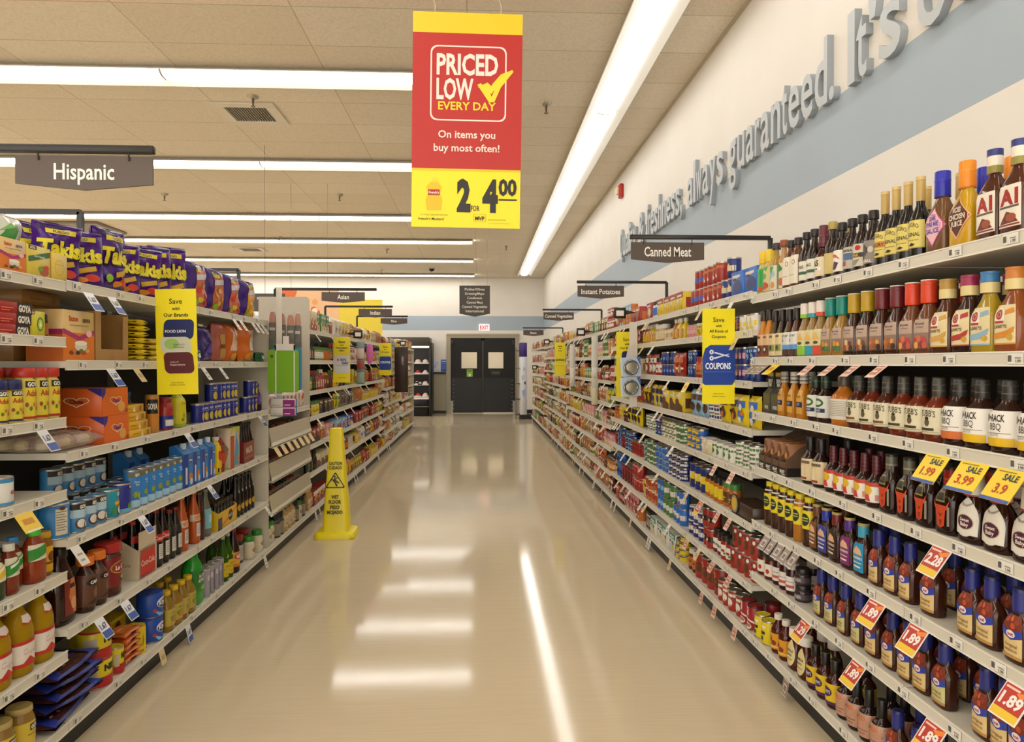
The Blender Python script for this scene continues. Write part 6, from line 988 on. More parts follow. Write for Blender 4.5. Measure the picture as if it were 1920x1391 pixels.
# cutting boards on a hanging strip
r = empty('cutting_board', (-1.362, 4.985, 1.222)); tag(r, 'bright green cutting board hanging in a white frame on the left shelves', 'board')
m = MB(); m.prism(rr(0, .148, .212, .296, .022), -.004, .004, P('79b21c'), 'y'); m.graphics([('e', -.078, .25, .012, .012, '5a5a4a')], 1, 1, flatfn(0, -.0042, 0)); m.obj('board', r)
f = MB(); W4 = M('e0ded8', .4)
for q in ((-.054, -.012, -.046, .33), (.072, -.012, .08, .33), (-.054, -.02, .08, -.012), (-.054, .29, .08, .335), (.0, .335, .04, .39)): f.box(q[0], -.009, q[1], q[2], -.0055, q[3], W4)
f.obj('hanger_frame', r)
r = empty('cutting_board', (-1.352, 5.0, 1.235)); tag(r, 'blue cutting board mostly hidden behind the green one', 'board'); m = MB().prism(rr(0.006, .15, .212, .3, .022), -.004, .004, P('2f7fa8'), 'y'); m.obj('board', r); MB().box(-.01, -.004, .28, .05, .004, .34, '8a4a5a').obj('hang_tab', r)
for k, z in enumerate((1.06, 1.12)):
    r = empty('sponge_pack', (-1.365, 4.985, z)); tag(r, f'white and magenta packet in a blue wrapper, {["lower", "upper"][k]} one under the green board', 'packet'); m = MB().box(-.085, -.006, 0, .085, .012, .058, 'd8d4cc', .006); m.graphics([('r', .0, -.5, .48, .4, '8c1a78'), ('r', .06, -.3, .3, -.2, 'e8dce4'), ('r', -.4, -.3, -.1, -.26, '7a8a6a')], .17, .055, flatfn(0, -.0063, .028)); m.obj('card', r); MB().box(-.088, .004, -.004, .092, .014, .06, '1f6a9a', .006).obj('wrapper', r)
r = empty('hanging_strip', (-1.40, 5.02, 1.15)); tag(r, 'tall white hanging merchandise strip in front of the spice bay', 'strip'); MB().box(-.02, 0, -.1, .02, .002, .8, 'd9d5ca').obj('strip', r)
for k, (x, y, z, h, w_) in enumerate(((-1.455, 5.04, 1.50, .3, .055), (-1.395, 5.05, 1.47, .32, .06), (-1.335, 5.06, 1.48, .3, .055), (-1.29, 5.08, 1.46, .33, .05))):
    r = empty('brush_pack', (x, y, z)); tag(r, f'black kitchen utensil in a clear bag, {ordn(k)} from the end panel', 'utensil', 'hanging kitchen utensils'); m = MB().box(-w_/2, 0, 0, w_/2, .03, h*.72, '17130f', .012); m.graphics([('r', -.3, .2, .4, .3, 'c9c5bc'), ('r', -.3, -.1, .3, .0, '3a362f')], w_, h*.6, flatfn(0, -.0003, h*.4)); m.obj('utensil', r)
    MB().loft([(h*.7, w_*.45, .014, 3), (h*.86, w_*.4, .012, 3), (h*.95, w_*.25, .006, 3)], P('b8694a'), 12).obj('handle', r, (0, .015, 0)); MB().box(-w_*.55, -.006, -.01, w_*.55, -.004, h*1.02, M('e8e4dc', .1, trans=.6, alpha=.25)).obj('clear_bag', r)
# hanging kitchen packs on the right
r = empty('hanging_strip', (1.21, 5.56, 1.2)); tag(r, 'white hanging merchandise strip beside the coupon flag', 'strip'); MB().box(-.03, 0, -.12, .03, .003, .55, 'd8d0c4').obj('strip', r); MB().prism([(-.09, .12), (-.04, .35), (.02, .38), (.0, .08)], -.004, -.001, 'd0c8bc', 'y').obj('paper_flap', r)
for k, z in enumerate((1.165, 1.322)):
    r = empty('egg_ring_pack', (1.19, 5.535, z)); r.rotation_euler.y = -.06; tag(r, f'pale blue card holding a round metal strainer, {["lower", "upper"][k]} one', 'kitchen tool'); m = MB().box(-.08, 0, 0, .08, .003, .15, 'b9cbe0'); m.graphics([('r', -.5, -.5, -.42, .5, 'd8dce4'), ('p', [(.3, .5), (.5, .5), (.5, .0)], '4a6ab0')], .16, .15, flatfn(0, -.0004, .075)); m.obj('card', r)
    m = MB(); MT = M('8a8880', .25, .9)
    m.tube([(.052*math.cos(a*PI/12), -.012, .07+.052*math.sin(a*PI/12)) for a in range(25)], .009, MT, 8); m.obj('ring', r); MB().loft([(0, .04, .04, 2), (.003, .038, .038, 2), (.006, .02, .02, 2)], M('a8a08a', .35, .6), 20).obj('mesh_disc', r, (0, -.004, .07)).rotation_euler.x = PI/2
# ---------------------------------------------------------------- goods farther along both sides
CN = {'r': ('9f2a20', 'red'), 'o': ('c46c2a', 'orange'), 'y': ('dcc01e', 'yellow'), 'g': ('4a7d3c', 'green'), 'n': ('1d2a70', 'navy'), 'b': ('2f6ac0', 'blue'), 'l': ('8ab8d8', 'sky blue'), 'w': ('dedad0', 'white'), 'c': ('d9c8a0', 'cream'), 't': ('b08a5a', 'tan'), 'k': ('1c1917', 'black'), 'm': ('6a1c20', 'maroon'), 'p': ('5a2a7a', 'purple'), 's': ('8f8c86', 'grey'), 'a': ('b5651d', 'amber'), 'd': ('5a3418', 'brown'), 'v': ('8a8a3a', 'olive'), 'q': ('2a8a80', 'teal'), 'i': ('d88a90', 'pink')}
GREYM = M('aaa59a', .3, .85)
def sblob(a, w, h, seed, n=5):
    q = random.Random(seed); e = []
    for i in range(n): e.append(('e', q.uniform(-.3, .3), q.uniform(-.35, .3), q.uniform(.08, .2), q.uniform(.05, .14), q.choice(a), 8))
    return e
def s_can(n, H, W, a, b, sd, lid=None):
    r_ = W/2; m = MB(); bc = P(CN[a][0]); rg = [(0, r_*.96, r_*.96, 2), (.004, r_, r_, 2), (H-.004, r_, r_, 2), (H, r_*.96, r_*.96, 2)]
    m.loft(rg, bc, 14, True, False); m.loft([(H-.008, r_*1.01, r_*1.01, 2), (H, r_*1.01, r_*1.01, 2), (H, r_*.9, r_*.9, 2), (H-.003, r_*.88, r_*.88, 2)], P(CN[lid][0]) if lid else GREYM, 14)
    acc = CN[b][0]; q = random.Random(sd)
    els = [('r', -.75, -.16-.1*q.random(), .75, .1+.1*q.random(), acc)] if q.random() < .5 else [('r', -.75, .2, .75, .36, acc), ('e', q.uniform(-.2, .2), -.1, .3, .24, acc, 10)]
    els += sblob([CN[x][0] for x in (b, 'w', 'o', a)], W, H, sd, 3)
    m.graphics(els, W, H*.88, art(surf(rg), H/2), cv=.02, base=.0006); return m.obj(n)
def s_bot(n, H, W, a, b, sd, cap='k', shp='sq'):
    rg = shape(shp, H-.02, W, W*.8); m = MB(); m.loft(rg, G(CN[a][0]), 12); m.loft([(H-.035, W*.24, W*.24, 2), (H, W*.24, W*.24, 2)], P(CN[cap][0]), 10)
    m.graphics([('r', -.5, -.5, .5, .5, CN[b][0])]+sblob([CN[x][0] for x in (a, 'w', 'r', 'o')], W, H, sd, 3), W*1.1, H*.38, art(surf(rg), H*.32), cv=.02, base=.0006); return m.obj(n)
def s_jar(n, H, W, a, b, sd, cap='k'):
    rg = shape('jar', H-.02, W, W); m = MB(); m.loft(rg, G(CN[a][0]), 14); m.loft([(H-.03, W*.44, W*.44, 2), (H, W*.44, W*.44, 2)], P(CN[cap][0]), 14)
    m.graphics([('r', -.6, -.5, .6, .5, CN[b][0])]+sblob([CN[x][0] for x in (a, 'r', 'g', 'y')], W, H, sd, 3), W*1.2, H*.45, art(surf(rg), H*.4), cv=.02, base=.0006); return m.obj(n)
def s_box(n, W, H, D, a, b, sd):
    q = random.Random(sd); A, B = CN[a][0], CN[b][0]
    els = [q.choice([('r', -.5, .2, .5, .5, B), ('p', [(-.5, -.5), (-.5, .1), (.5, -.2), (.5, -.5)], B), ('e', .05, -.1, .36, .26, B)])]+sblob([CN[x][0] for x in ('w', b, 'o', 'd', 'y')], W, H, sd, 4)+[('r', -.36, .26, .3, .36, CN['w'][0])]
    return carton(n, W, H, D, A, els, [('r', -.3, -.3, .3, .2, B)])
def s_bag(n, W, H, T, a, b, sd):
    m = MB(); q = random.Random(sd); nx, ny = 8, 10; ph = q.uniform(0, 6)
    def fn(x, y, o):
        u, v = x/W, y/H; t = T/2*max(0, 1-abs(2*u)**2.6)**.5*max(0, 1-abs(2*v)**4)**.55*(1+.08*math.sin(13*u+9*v+ph)); return (x*(1+.03*math.sin(17*v+ph)), -t-o*1.5, H/2+y)
    vs = []; fs = []
    for s_ in (1, -1):
        for j in range(ny+1):
            for i in range(nx+1): p = fn((i/nx-.5)*W, (j/ny-.5)*H, 0); vs.append((p[0], s_*p[1]+(.0004 if s_ < 0 else 0), p[2]))
    k = (nx+1)*(ny+1)
    for j in range(ny):
        for i in range(nx): c = j*(nx+1)+i; fs += [(c, c+1, c+nx+2, c+nx+1), (k+c+nx+1, k+c+nx+2, k+c+1, k+c)]
    m.add(vs, fs, M(CN[a][0], .25), True); m.graphics([('r', -.4, .1, .4, .32, CN[b][0]), ('e', .02, -.16, .3, .18, CN[b][0])]+sblob([CN[x][0] for x in (b, 'w', 'd', 'o')], W, H, sd, 4), W, H, fn, cv=.03, base=.002, step=.0006)
    return m.obj(n)
def s_rice(n, W, H, a, b, sd):
    m = MB(); q = random.Random(sd); m.loft([(0, W*.44, .07, 2.6), (H*.2, W*.5, .085, 2.8), (H*.55, W*.49, .085, 2.8), (H*.85, W*.42, .07, 2.6), (H, W*.3, .04, 2.4)], M(CN[a][0], .35), 16)
    m.graphics([('r', -.3, -.2, .3, .2, CN[b][0])]+sblob([CN[x][0] for x in (b, 'r', 'g')], W, H, sd, 2), W, H*.5, lambda x, y, o: (x, -.0865-o, H*.42+y)); return m.obj(n)
# type: (object name, category, noun, width, height, maker, stack)
TY = {'fc': ('food_can', 'can', 'food can', .078, .11, lambda n, a, b, s: s_can(n, .11, .074, a, b, s), 2), 'tc': ('tuna_can', 'can', 'flat tuna can', .088, .042, lambda n, a, b, s: s_can(n, .042, .084, a, b, s), 4), 'sc': ('meat_can', 'can', 'small meat can', .068, .085, lambda n, a, b, s: s_can(n, .085, .064, a, b, s), 2),
      'bc': ('coffee_can', 'can', 'big can', .104, .15, lambda n, a, b, s: s_can(n, .15, .1, a, b, s), 1), 'jr': ('glass_jar', 'jar', 'glass jar', .076, .13, lambda n, a, b, s: s_jar(n, .13, .07, a, b, s, random.Random(s).choice('krygw')), 1), 'bt': ('dressing_bottle', 'bottle', 'bottle', .066, .19, lambda n, a, b, s: s_bot(n, .19, .062, a, b, s, random.Random(s).choice('krwy')), 1),
      'wb': ('soy_sauce_bottle', 'bottle', 'slim bottle', .058, .18, lambda n, a, b, s: s_bot(n, .18, .054, a, b, s, random.Random(s).choice('krg'), 'wine'), 1), 'ct': ('cracker_carton', 'box', 'upright carton', .125, .18, lambda n, a, b, s: s_box(n, .12, .18, .06, a, b, s), 1), 'bx': ('grocery_box', 'box', 'broad box', .165, .13, lambda n, a, b, s: s_box(n, .16, .13, .1, a, b, s), 1),
      'pc': ('pouch', 'pouch', 'standing pouch', .125, .16, lambda n, a, b, s: s_bag(n, .125, .16, .05, a, b, s), 1), 'bg': ('food_bag', 'bag', 'plump bag', .175, .19, lambda n, a, b, s: s_bag(n, .18, .19, .1, a, b, s), 1), 'rb': ('rice_sack', 'bag', 'heavy sack', .21, .17, lambda n, a, b, s: s_rice(n, .2, .17, a, b, s), 1),
      'tb': ('soup_tub', 'tub', 'round tub', .094, .085, lambda n, a, b, s: s_can(n, .085, .09, a, b, s, 'w'), 2), 'cw': ('case_of_goods', 'box', 'shelf case', .26, .16, lambda n, a, b, s: s_box(n, .255, .16, .14, a, b, s), 1)}
SEED = {}
def V(spec):
    """spec like fc.r.w registers and names a plain far product"""
    if spec in KINDS: return spec
    t, a, b = spec.split('.'); nm, cat, noun = TY[t][:3]; sd = sum(map(ord, spec))*7
    d = f'{CN[a][1]} and {CN[b][1]} {noun}' if a != b else f'{CN[a][1]} {noun}'
    kind(spec, nm, cat, d, lambda n: TY[t][5](n, a, b, sd)); return spec
def fill(side, bi, lev, seq, levels, y0, y1, stack=True, run=(2, 4), gap=.008):
    """stock one shelf: runs of the same product side by side, cans stacked where they fit"""
    n = len(levels); z = (levels[lev] if lev < n else .124)-.0035
    top = (levels[lev-1] if lev > 0 else z+.34)-.045 if lev <= n else 9
    s = 1 if side == 'R' else -1; y = y0+.03; k = 0; rz = -PI/2 if s > 0 else PI/2
    pl = f'{"right" if s > 0 else "left"} {ordn(bi)} bay {"bottom" if lev >= n else LNAME[lev]} shelf'
    while True:
        spec = seq[k % len(seq)]; k += 1; t = spec.split('.')[0]; wd, ht = TY[t][3], TY[t][4]; V(spec); nst = 1
        if ht > top-z: continue_ = True; sc = (top-z)/ht
        else: sc = 1
        if sc < .6: sc = .6
        if stack and TY[t][6] > 1: nst = max(1, min(TY[t][6], int((top-z)/ht)))
        for i in range(R.randint(*run)):
            if y+wd > y1-.02: return
            if s < 0 and bi == 5 and lev == n and 7.42 < y+wd/2 < 7.78: y += wd; continue
            dpt = {'ct': .008, 'bx': .008, 'cw': .008}.get(t, wd*.5 if t not in ('pc', 'bg', 'rb') else {'pc': .035, 'bg': .06, 'rb': .09}[t])
            for j in range(nst if R.random() < .85 else max(1, nst-1)):
                o = put(spec, s*(abs(RX if s > 0 else LX)+.014+dpt+R.uniform(0, .012)), y+wd/2, z+j*(ht+.0006), rz, pl+(f' {["", "second", "third", "fourth"][j]} layer' if j else ''), .02 if t in ('ct', 'bx', 'cw') else .06)
                if sc < 1: o.scale = (1, 1, sc)
            y += wd+R.uniform(0, gap)
        if k > 200: return
RS = {2: ['bx.b.n ct.b.w fc.g.w fc.r.o fc.l.b tb.r.c fc.r.c ct.s.w'.split()[0:1]+['fc.n.c', 'fc.r.o', 'fc.r.b', 'ct.s.w', 'fc.c.r', 'fc.m.c', 'jr.c.y', 'bx.y.r'], ['sc.w.y', 'sc.n.o', 'sc.b.i', 'tb.y.v', 'sc.i.c', 'sc.c.t', 'jr.a.y'], ['sc.n.l', 'sc.n.i', 'sc.b.o', 'sc.n.b', 'jr.r.o'], ['pc.y.b', 'pc.y.d', 'tc.w.n', 'pc.l.d', 'pc.y.k'], ['tc.w.g', 'tb.w.g', 'tb.c.w', 'tc.b.y', 'tb.c.y', 'bx.r.y', 'ct.w.b'], ['jr.a.d', 'jr.a.y', 'bc.n.y', 'sc.n.b', 'pc.r.n', 'pc.n.r'], ['fc.r.d', 'jr.r.w', 'jr.m.w', 'fc.r.k', 'tb.n.w', 'fc.r.o'], ['fc.r.w', 'bc.r.d', 'jr.d.o', 'jr.k.o', 'bt.d.o', 'ct.r.y']],
      3: [['bx.y.r', 'jr.w.b', 'bx.r.c', 'bt.y.c', 'bx.o.s', 'ct.r.m'], ['bt.y.a', 'bt.a.y', 'sc.c.t', 'jr.t.c'], ['pc.r.o', 'sc.n.b', 'jr.r.w', 'pc.r.w'], ['bx.y.d', 'pc.y.n', 'pc.d.y'], ['tc.g.w', 'tc.w.v', 'tc.n.b', 'tc.w.g', 'bx.w.b'], ['tc.n.w', 'tc.b.l', 'tc.g.w', 'tc.q.w', 'tc.v.y', 'tc.w.q'], ['fc.b.w', 'fc.g.w', 'fc.b.l', 'tb.o.r', 'pc.r.y', 'fc.i.r'], ['tc.y.n', 'bx.w.q', 'bx.k.s', 'jr.g.k', 'tb.w.y', 'pc.r.o']],
      4: [['bx.r.o', 'ct.o.l', 'pc.y.r', 'bg.t.c', 'bx.r.k'], ['pc.d.r', 'pc.k.c', 'pc.i.m', 'jr.c.w'], ['bx.c.t', 'pc.o.d', 'ct.q.c', 'bx.a.d'], ['jr.o.r', 'pc.c.r', 'bg.c.t', 'pc.y.c'], ['pc.y.k', 'jr.d.k', 'pc.c.y', 'fc.o.r'], ['fc.r.m', 'tc.n.l', 'fc.m.r', 'tc.b.n'], ['fc.r.i', 'bc.m.r', 'fc.b.n', 'pc.v.y'], ['fc.o.r', 'pc.i.r', 'fc.d.i', 'bx.r.o']]}
MIXR = ['pc.c.o', 'pc.t.d', 'bx.c.r', 'bg.c.t', 'pc.v.g', 'bx.g.c', 'ct.o.y', 'pc.o.r', 'bx.r.w', 'bg.t.o', 'pc.k.c', 'bx.y.c', 'pc.g.y', 'fc.r.w', 'fc.g.c', 'fc.o.c', 'jr.v.c', 'jr.g.y', 'fc.c.g', 'bx.i.c', 'pc.m.c', 'fc.d.o']
MIXF = ['cw.c.o', 'cw.t.d', 'cw.g.c', 'cw.r.w', 'cw.o.y', 'bg.c.r', 'bg.v.y', 'cw.v.c', 'cw.i.r', 'bx.r.o', 'bg.t.c', 'cw.d.o', 'cw.c.g', 'cw.k.c']
for bi in (2, 3, 4):
    lv = RLEV[bi]
    for lev in range(len(lv)+1): fill('R', bi, lev, RS[bi][lev], lv, RB[bi]+(.2 if bi == 2 and lev == 7 else .31 if bi == 2 and lev == 5 else 0), RB[bi+1])
for bi in range(5, 14):
    lv = RLEV[bi]
    for lev in range(len(lv)+1):
        sq = R.sample(MIXR if bi < 8 else MIXF, 5)
        fill('R', bi, lev, sq, lv, RB[bi], RB[bi+1], stack=bi < 7, run=(2, 4) if bi < 8 else (1, 2))
LSQ = {4: [['ct.c.r', 'ct.g.c', 'bx.r.o', 'bg.w.c', 'bg.c.w', 'bg.y.o'], ['wb.k.y', 'wb.k.w', 'jr.v.w', 'jr.a.o', 'wb.d.c', 'bx.d.k'], ['jr.g.y', 'wb.k.g', 'wb.r.c', 'bt.r.w', 'pc.o.d', 'wb.d.r'], ['jr.k.o', 'jr.c.y', 'bx.k.d', 'wb.k.o', 'pc.y.o', 'ct.y.a'], ['bx.r.k', 'pc.o.c', 'bx.i.c', 'jr.o.r', 'bx.k.r'], ['wb.k.g', 'wb.k.d', 'bx.c.d', 'wb.k.w', 'jr.d.c', 'ct.c.d'], ['bt.t.c', 'bx.r.w', 'wb.k.r', 'wb.k.g', 'bx.y.g', 'wb.g.k', 'jr.k.y']],
       5: [['bg.w.c', 'bg.c.y', 'bg.o.c', 'bg.l.w'], ['bx.k.r', 'tb.i.s', 'tb.w.r', 'pc.c.w', 'bx.r.i'], ['pc.y.d', 'bx.k.d', 'bg.c.t', 'ct.y.o'], ['pc.y.g', 'bg.v.p', 'pc.k.s', 'bx.y.r'], ['bx.l.r', 'bx.b.i', 'bx.n.c', 'tb.l.w'], ['pc.c.b', 'jr.r.o', 'bx.c.l', 'pc.d.k'], ['pc.n.b', 'bg.o.y', 'pc.a.y', 'bg.c.o']]}
MIXL = ['bg.t.o', 'pc.o.y', 'bx.y.r', 'pc.c.t', 'bg.o.t', 'pc.r.o', 'bx.r.d', 'bg.y.t', 'pc.v.y', 'bx.c.r', 'pc.d.c', 'rb.c.o', 'pc.m.o', 'bg.a.y', 'rb.w.b']
MIXL2 = ['rb.w.r', 'rb.c.g', 'bg.w.s', 'cw.o.r', 'rb.w.c', 'bg.o.c', 'cw.y.r', 'rb.s.w', 'cw.t.o', 'bg.c.r', 'rb.c.i']
for bi in range(4, 12):
    lv = LLEV[bi]
    for lev in range(len(lv)+1): fill('L', bi, lev, LSQ[bi][lev] if bi < 6 else R.sample(MIXL if bi < 9 else MIXL2, 5), lv, LBY[bi], LBY[bi+1]-(.02 if bi == 11 else 0), stack=bi < 6, run=(2, 4) if bi < 8 else (1, 2))
# goods with a look of their own among them
def medal(n):
    r = empty(n); m = MB(); m.box(-.14, 0, 0, .14, .13, .075, P('3f2c20'), .002); m.obj('tray', r)
    d = MB(); d.loft([(0, .05, .05, 2), (.004, .05, .05, 2)], '1d1a17', 24); d.loft([(.004, .044, .044, 2), (.0046, .044, .044, 2)], '8a8780', 24); d.loft([(.0047, .034, .034, 2), (.0055, .034, .034, 2)], 'd0aa2a', 24); o = d.obj('round_seal', r, (-.09, -.001, .0555)); o.rotation_euler.x = PI/2; adopt(r); return r
kind('mdl', 'sausage_display_tray', 'display tray', 'dark brown tray with round gold seal', medal)
for y in (3.4, 3.475, 3.55):
    for j in (0,): put(V('jr.a.d'), 1.49, y, RC[5]-.0035+.1305*j, -PI/2, 'behind the gold seal tray'+(' upper layer' if j else ''))
put('mdl', 1.306, 3.48, RC[5]-.0035, -PI/2, 'right third bay sixth shelf', .01)
r = empty('rice_display', (-1.43, 12.3, .93)); tag(r, 'tall dark brown hanging display panel on the far left shelves', 'display'); m = MB().box(-.04, -.01, 0, .19, .01, .78, '34261f', .004); m.graphics([('e', .1, .22, .08, .08, 'a89aa0'), ('r', .04, .1, .2, .14, '8a7a80')]+[('r', -.4+.2*i, -.5, -.38+.2*i, .5, '2a1e18') for i in range(5)], .23, .78, flatfn(.075, -.0105, .39)); m.obj('panel', r)
kind('blu', 'blue_bag', 'bag', 'deep blue shiny bag flopping over the bottom shelf beside the cone', lambda n: bag(n, .26, .2, .1, '1b2694', [('r', -.2, .1, .3, .14, 'b9c0e0'), ('p', [(-.3, -.1), (.3, .0), (.0, -.2)], '5a62c0'), ('e', -.1, -.3, .2, .08, 'a8824a')], seed=44)); o = put('blu', -1.555, 7.6, .13, PI/2, 'left', .1); o.rotation_euler.x = .25; REG.pop(); tag(o, 'deep blue shiny bag leaning out over the bottom shelf just past the cone', 'bag')
def strip_pack(x, y, z0, z1, w_, col, label, items=()):
    r = empty('hanging_strip', (x, y, z0)); tag(r, label, 'strip'); MB().box(-w_/2, 0, 0, w_/2, .003, z1-z0, P(col), .001).obj('strip', r)
    s = 1 if x > 0 else -1; MB().box(min(0, s*(abs(RX if s > 0 else LX)-abs(x)-.001)), .0005, (z1-z0)*.5, max(0, s*(abs(RX if s > 0 else LX)-abs(x)-.001)), .0025, (z1-z0)*.5+.02, 'd0ccc2').obj('hook', r)
    for k, (dz, h, c) in enumerate(items): m = MB(); m.box(-w_*.45, -.02, dz, w_*.45, -.001, dz+h, P(c), .006); m.obj('hanging_packet', r)
strip_pack(1.235, 7.6, .98, 1.72, .07, 'd6d2c6', 'white hanging merchandise strip with a cream box below it, right shelves', ((0, .18, 'cfc6a4'), (.3, .1, 'e2ded4')))
strip_pack(1.23, 9.4, 1.12, 1.68, .075, 'd4d0c6', 'plain white hanging strip farther along the right shelves', ((.05, .2, 'dcd8ce'),))
strip_pack(-1.40, 8.4, 1.18, 1.68, .09, '7f929a', 'grey blue hanging strip with pink packets on the left shelves', ((.02, .12, '9ab09a'), (.18, .1, 'a84a44'), (.3, .12, 'd8c0b4')))
r = empty('hanging_toy', (-1.34, 8.7, 1.42)); tag(r, 'bright pink hanging packet on the left shelves', 'packet'); MB().loft([(0, .02, .012, 2), (.05, .04, .02, 2), (.2, .04, .02, 2), (.24, .02, .01, 2)], P('d86ab0'), 12).obj('packet', r); MB().box(-.149, -.002, .22, 0, .002, .226, 'd0ccc2').obj('hook', r)
def clipc(x, y, z, label):
    r = empty('shelf_camera_sign', (x, y, z)); tag(r, label, 'sign'); MB().box(-.05, -.012, 0, .05, 0, .09, '14120f', .006).obj('holder', r); MB().box(-.032, -.014, .02, .032, -.0125, .065, 'e8e4da').obj('card', r)
    s = 1 if x < 0 else -1
    MB().prism([(-.05*s, .03), (-.14*s, .05), (-.05*s, .07)], -.008, -.004, '14120f', 'y').obj('arm', r)
clipc(-1.36, 8.0, 1.705, 'black shelf sign holder with white card, nearer one on the left top shelf')
clipc(-1.36, 12.6, 1.74, 'black shelf sign holder with white card, farther one on the left top shelf')
clipc(1.17, 5.9, 1.80, 'black shelf sign holder with white card, nearest on the right top shelf')
clipc(1.17, 8.2, 1.745, 'black shelf sign holder with white card, second on the right top shelf')
clipc(1.17, 12.4, 1.76, 'black shelf sign holder with white card, third on the right top shelf')
clipc(1.17, 15.2, 1.3, 'black shelf sign holder hanging low near the far end of the right shelves')
clipc(-1.34, 15.95, .95, 'black shelf sign holder on the far left end panel')
# ---------------------------------------------------------------- shelf tags
def pt(n, wd, col): 
    m = MB().box(-wd/2, -.0012, -.026, wd/2, 0, 0, P(col)); m.graphics([('r', -.46+.05*i, -.3, -.43+.05*i, .3, '2a2622') for i in range(5)]+[('r', .0, .0, .4, .1, '8a867c'), ('t', '1.99', .22, -.24, .3, .4, '3a3630')], wd, .026, flatfn(0, -.0014, -.013)); return m.obj(n)
kind('ptg', 'shelf_label', 'price label', 'small white price label', lambda n: pt(n, .05, 'e4e1d8'))
def channel(side, lev, ys, levels, pl):
    s = 1 if side == 'R' else -1; z = (levels[lev] if lev < len(levels) else .124)-.004
    for y in ys:
        o = put('ptg', s*(abs(RX if s > 0 else LX)-.0025), y, z, -s*PI/2, pl, .01)
for lev in range(7):
    ys = [1.68+.2*i+R.uniform(-.04, .04) for i in range(9)]
    channel('R', lev, ys, RA, f'on the right {"bottom" if lev > 5 else LNAME[lev]} shelf edge')
for lev in range(8): channel('R', lev, [3.4+.26*i for i in range(5)], RC, f'on the right third bay {"bottom" if lev > 6 else LNAME[lev]} shelf edge')
for lev in range(7): channel('L', lev, [2.3+.16*i for i in range(2)], LA, f'on the left nearest bay {"bottom" if lev > 5 else LNAME[lev]} shelf edge')
for lev in range(6): channel('L', lev, [2.7+.27*i+R.uniform(-.05, .05) for i in range(9)], L2, f'on the left second and third bays, {"bottom" if lev > 4 else LNAME[lev]} shelf edge')
def hang(n, wd, h, bg, els, bevel=0):
    m = MB().box(-wd/2, -.0008, -h, wd/2, .0008, 0, P(bg)); m.graphics(els, wd, h, flatfn(0, -.001, -h/2)); return m.obj(n)
def sale(pr): return [('r', -.5, -.5, .5, -.4, '3a5aa0'), ('t', 'SALE', .12, .26, .2, .5, '1c3a4a', .03), ('t', pr, 0, -.1, .3, .66, 'b0341c', .02), ('r', -.4, .4, .2, .43, '8a7a2a')]
def redt(pr): return [('r', -.46, -.24, .46, .46, 'b8321f'), ('r', -.46, -.46, .46, -.24, 'e8c02a'), ('p', [(.0, .3), (.46, .46), (.46, .3), (.2, .2)], 'e8862a'), ('t', pr, .0, .06, .34, .8, 'f0e8e0', .04), ('r', -.4, .34, .1, .4, 'f0c8b8')]
for i, pr in enumerate(('1.99', '3.99', '3.9')): kind(f'sl{i}', 'sale_tag', 'price tag', 'yellow SALE price tag with red price', lambda n, pr=pr: hang(n, .1, .09, 'e8c81e', sale(pr)))
for k, pr in (('rt0', '2.28'), ('rt1', '1.89'), ('rt2', '1.29')): kind(k, 'discount_tag', 'price tag', 'red and yellow discount price tag', lambda n, pr=pr: hang(n, .085, .09, 'ece6dc', redt(pr)))
kind('pkt', 'pink_tag', 'price tag', 'pale pink and brown hanging tag', lambda n: hang(n, .055, .065, 'e0c0ae', [('r', -.4, -.3, .4, .2, 'b87a62'), ('r', -.3, -.1, .2, .0, 'e8d8cc'), ('r', -.4, .3, .4, .36, 'a05a48')]))
kind('ylt', 'yellow_tag', 'price tag', 'yellow hanging tag', lambda n: hang(n, .085, .07, 'e6c42a', [('r', -.3, -.1, .3, .2, 'c88a1a'), ('r', -.4, -.5, .4, -.4, 'e8e0d0')]))
kind('gyt', 'framed_grey_tag', 'price tag', 'grey brown hanging tag with square frame', lambda n: hang(n, .06, .07, '8a7a6e', [('r', -.5, -.5, .5, -.44, 'd0c8be'), ('r', -.3, -.3, .3, .2, 'c9bfb4'), ('r', -.2, -.2, .2, .1, '7a6a60'), ('r', -.5, .42, .5, .5, 'd0c8be')]))
kind('blt_', 'blue_white_tag', 'price tag', 'white and blue hanging tag', lambda n: hang(n, .06, .085, 'e0e2e6', [('r', -.46, -.46, .46, -.12, '3a5aa8'), ('t', '1.67', 0, .12, .26, .7, '2a3a6a', .03)]))
kind('wtt', 'white_tag', 'price tag', 'plain white hanging tag', lambda n: hang(n, .05, .08, 'dedad2', [('r', -.3, .0, .3, .1, '9a968c'), ('r', -.3, -.3, .2, -.2, '9a968c')]))
kind('crt_', 'cream_tag', 'price tag', 'cream hanging tag', lambda n: hang(n, .05, .07, 'd8c49a', [('r', -.3, -.2, .3, .1, 'b8a070')]))
def hangtag(k, side, y, z, pl, tilt=.6):
    s = 1 if side == 'R' else -1
    o = put(k, s*(abs(RX if s > 0 else LX)-.004), y, z-.033, -s*PI/2, pl, .06); o.rotation_euler.x = -tilt
E1 = 'under the right {} shelf edge'
for k, y in (('sl0', 1.94), ('sl1', 1.79), ('sl2', 1.66)): hangtag(k, 'R', y, RA[2], E1.format('third'))
for k, y in (('ylt', 3.03), ('pkt', 2.70), ('pkt', 2.53), ('pkt', 2.37), ('pkt', 2.21)): hangtag(k, 'R', y, RA[1], E1.format('second'), .9)
for i in range(3): hangtag('gyt', 'R', 3.14+.065*i, RA[1], E1.format('second'), .9)
hangtag('rt0', 'R', 1.92, RA[3], E1.format('fourth')); hangtag('rt1', 'R', 2.24, RA[4], E1.format('fifth')); hangtag('rt1', 'R', 2.02, RA[4], E1.format('fifth')); hangtag('rt1', 'R', 1.63, RA[4], E1.format('fifth'))
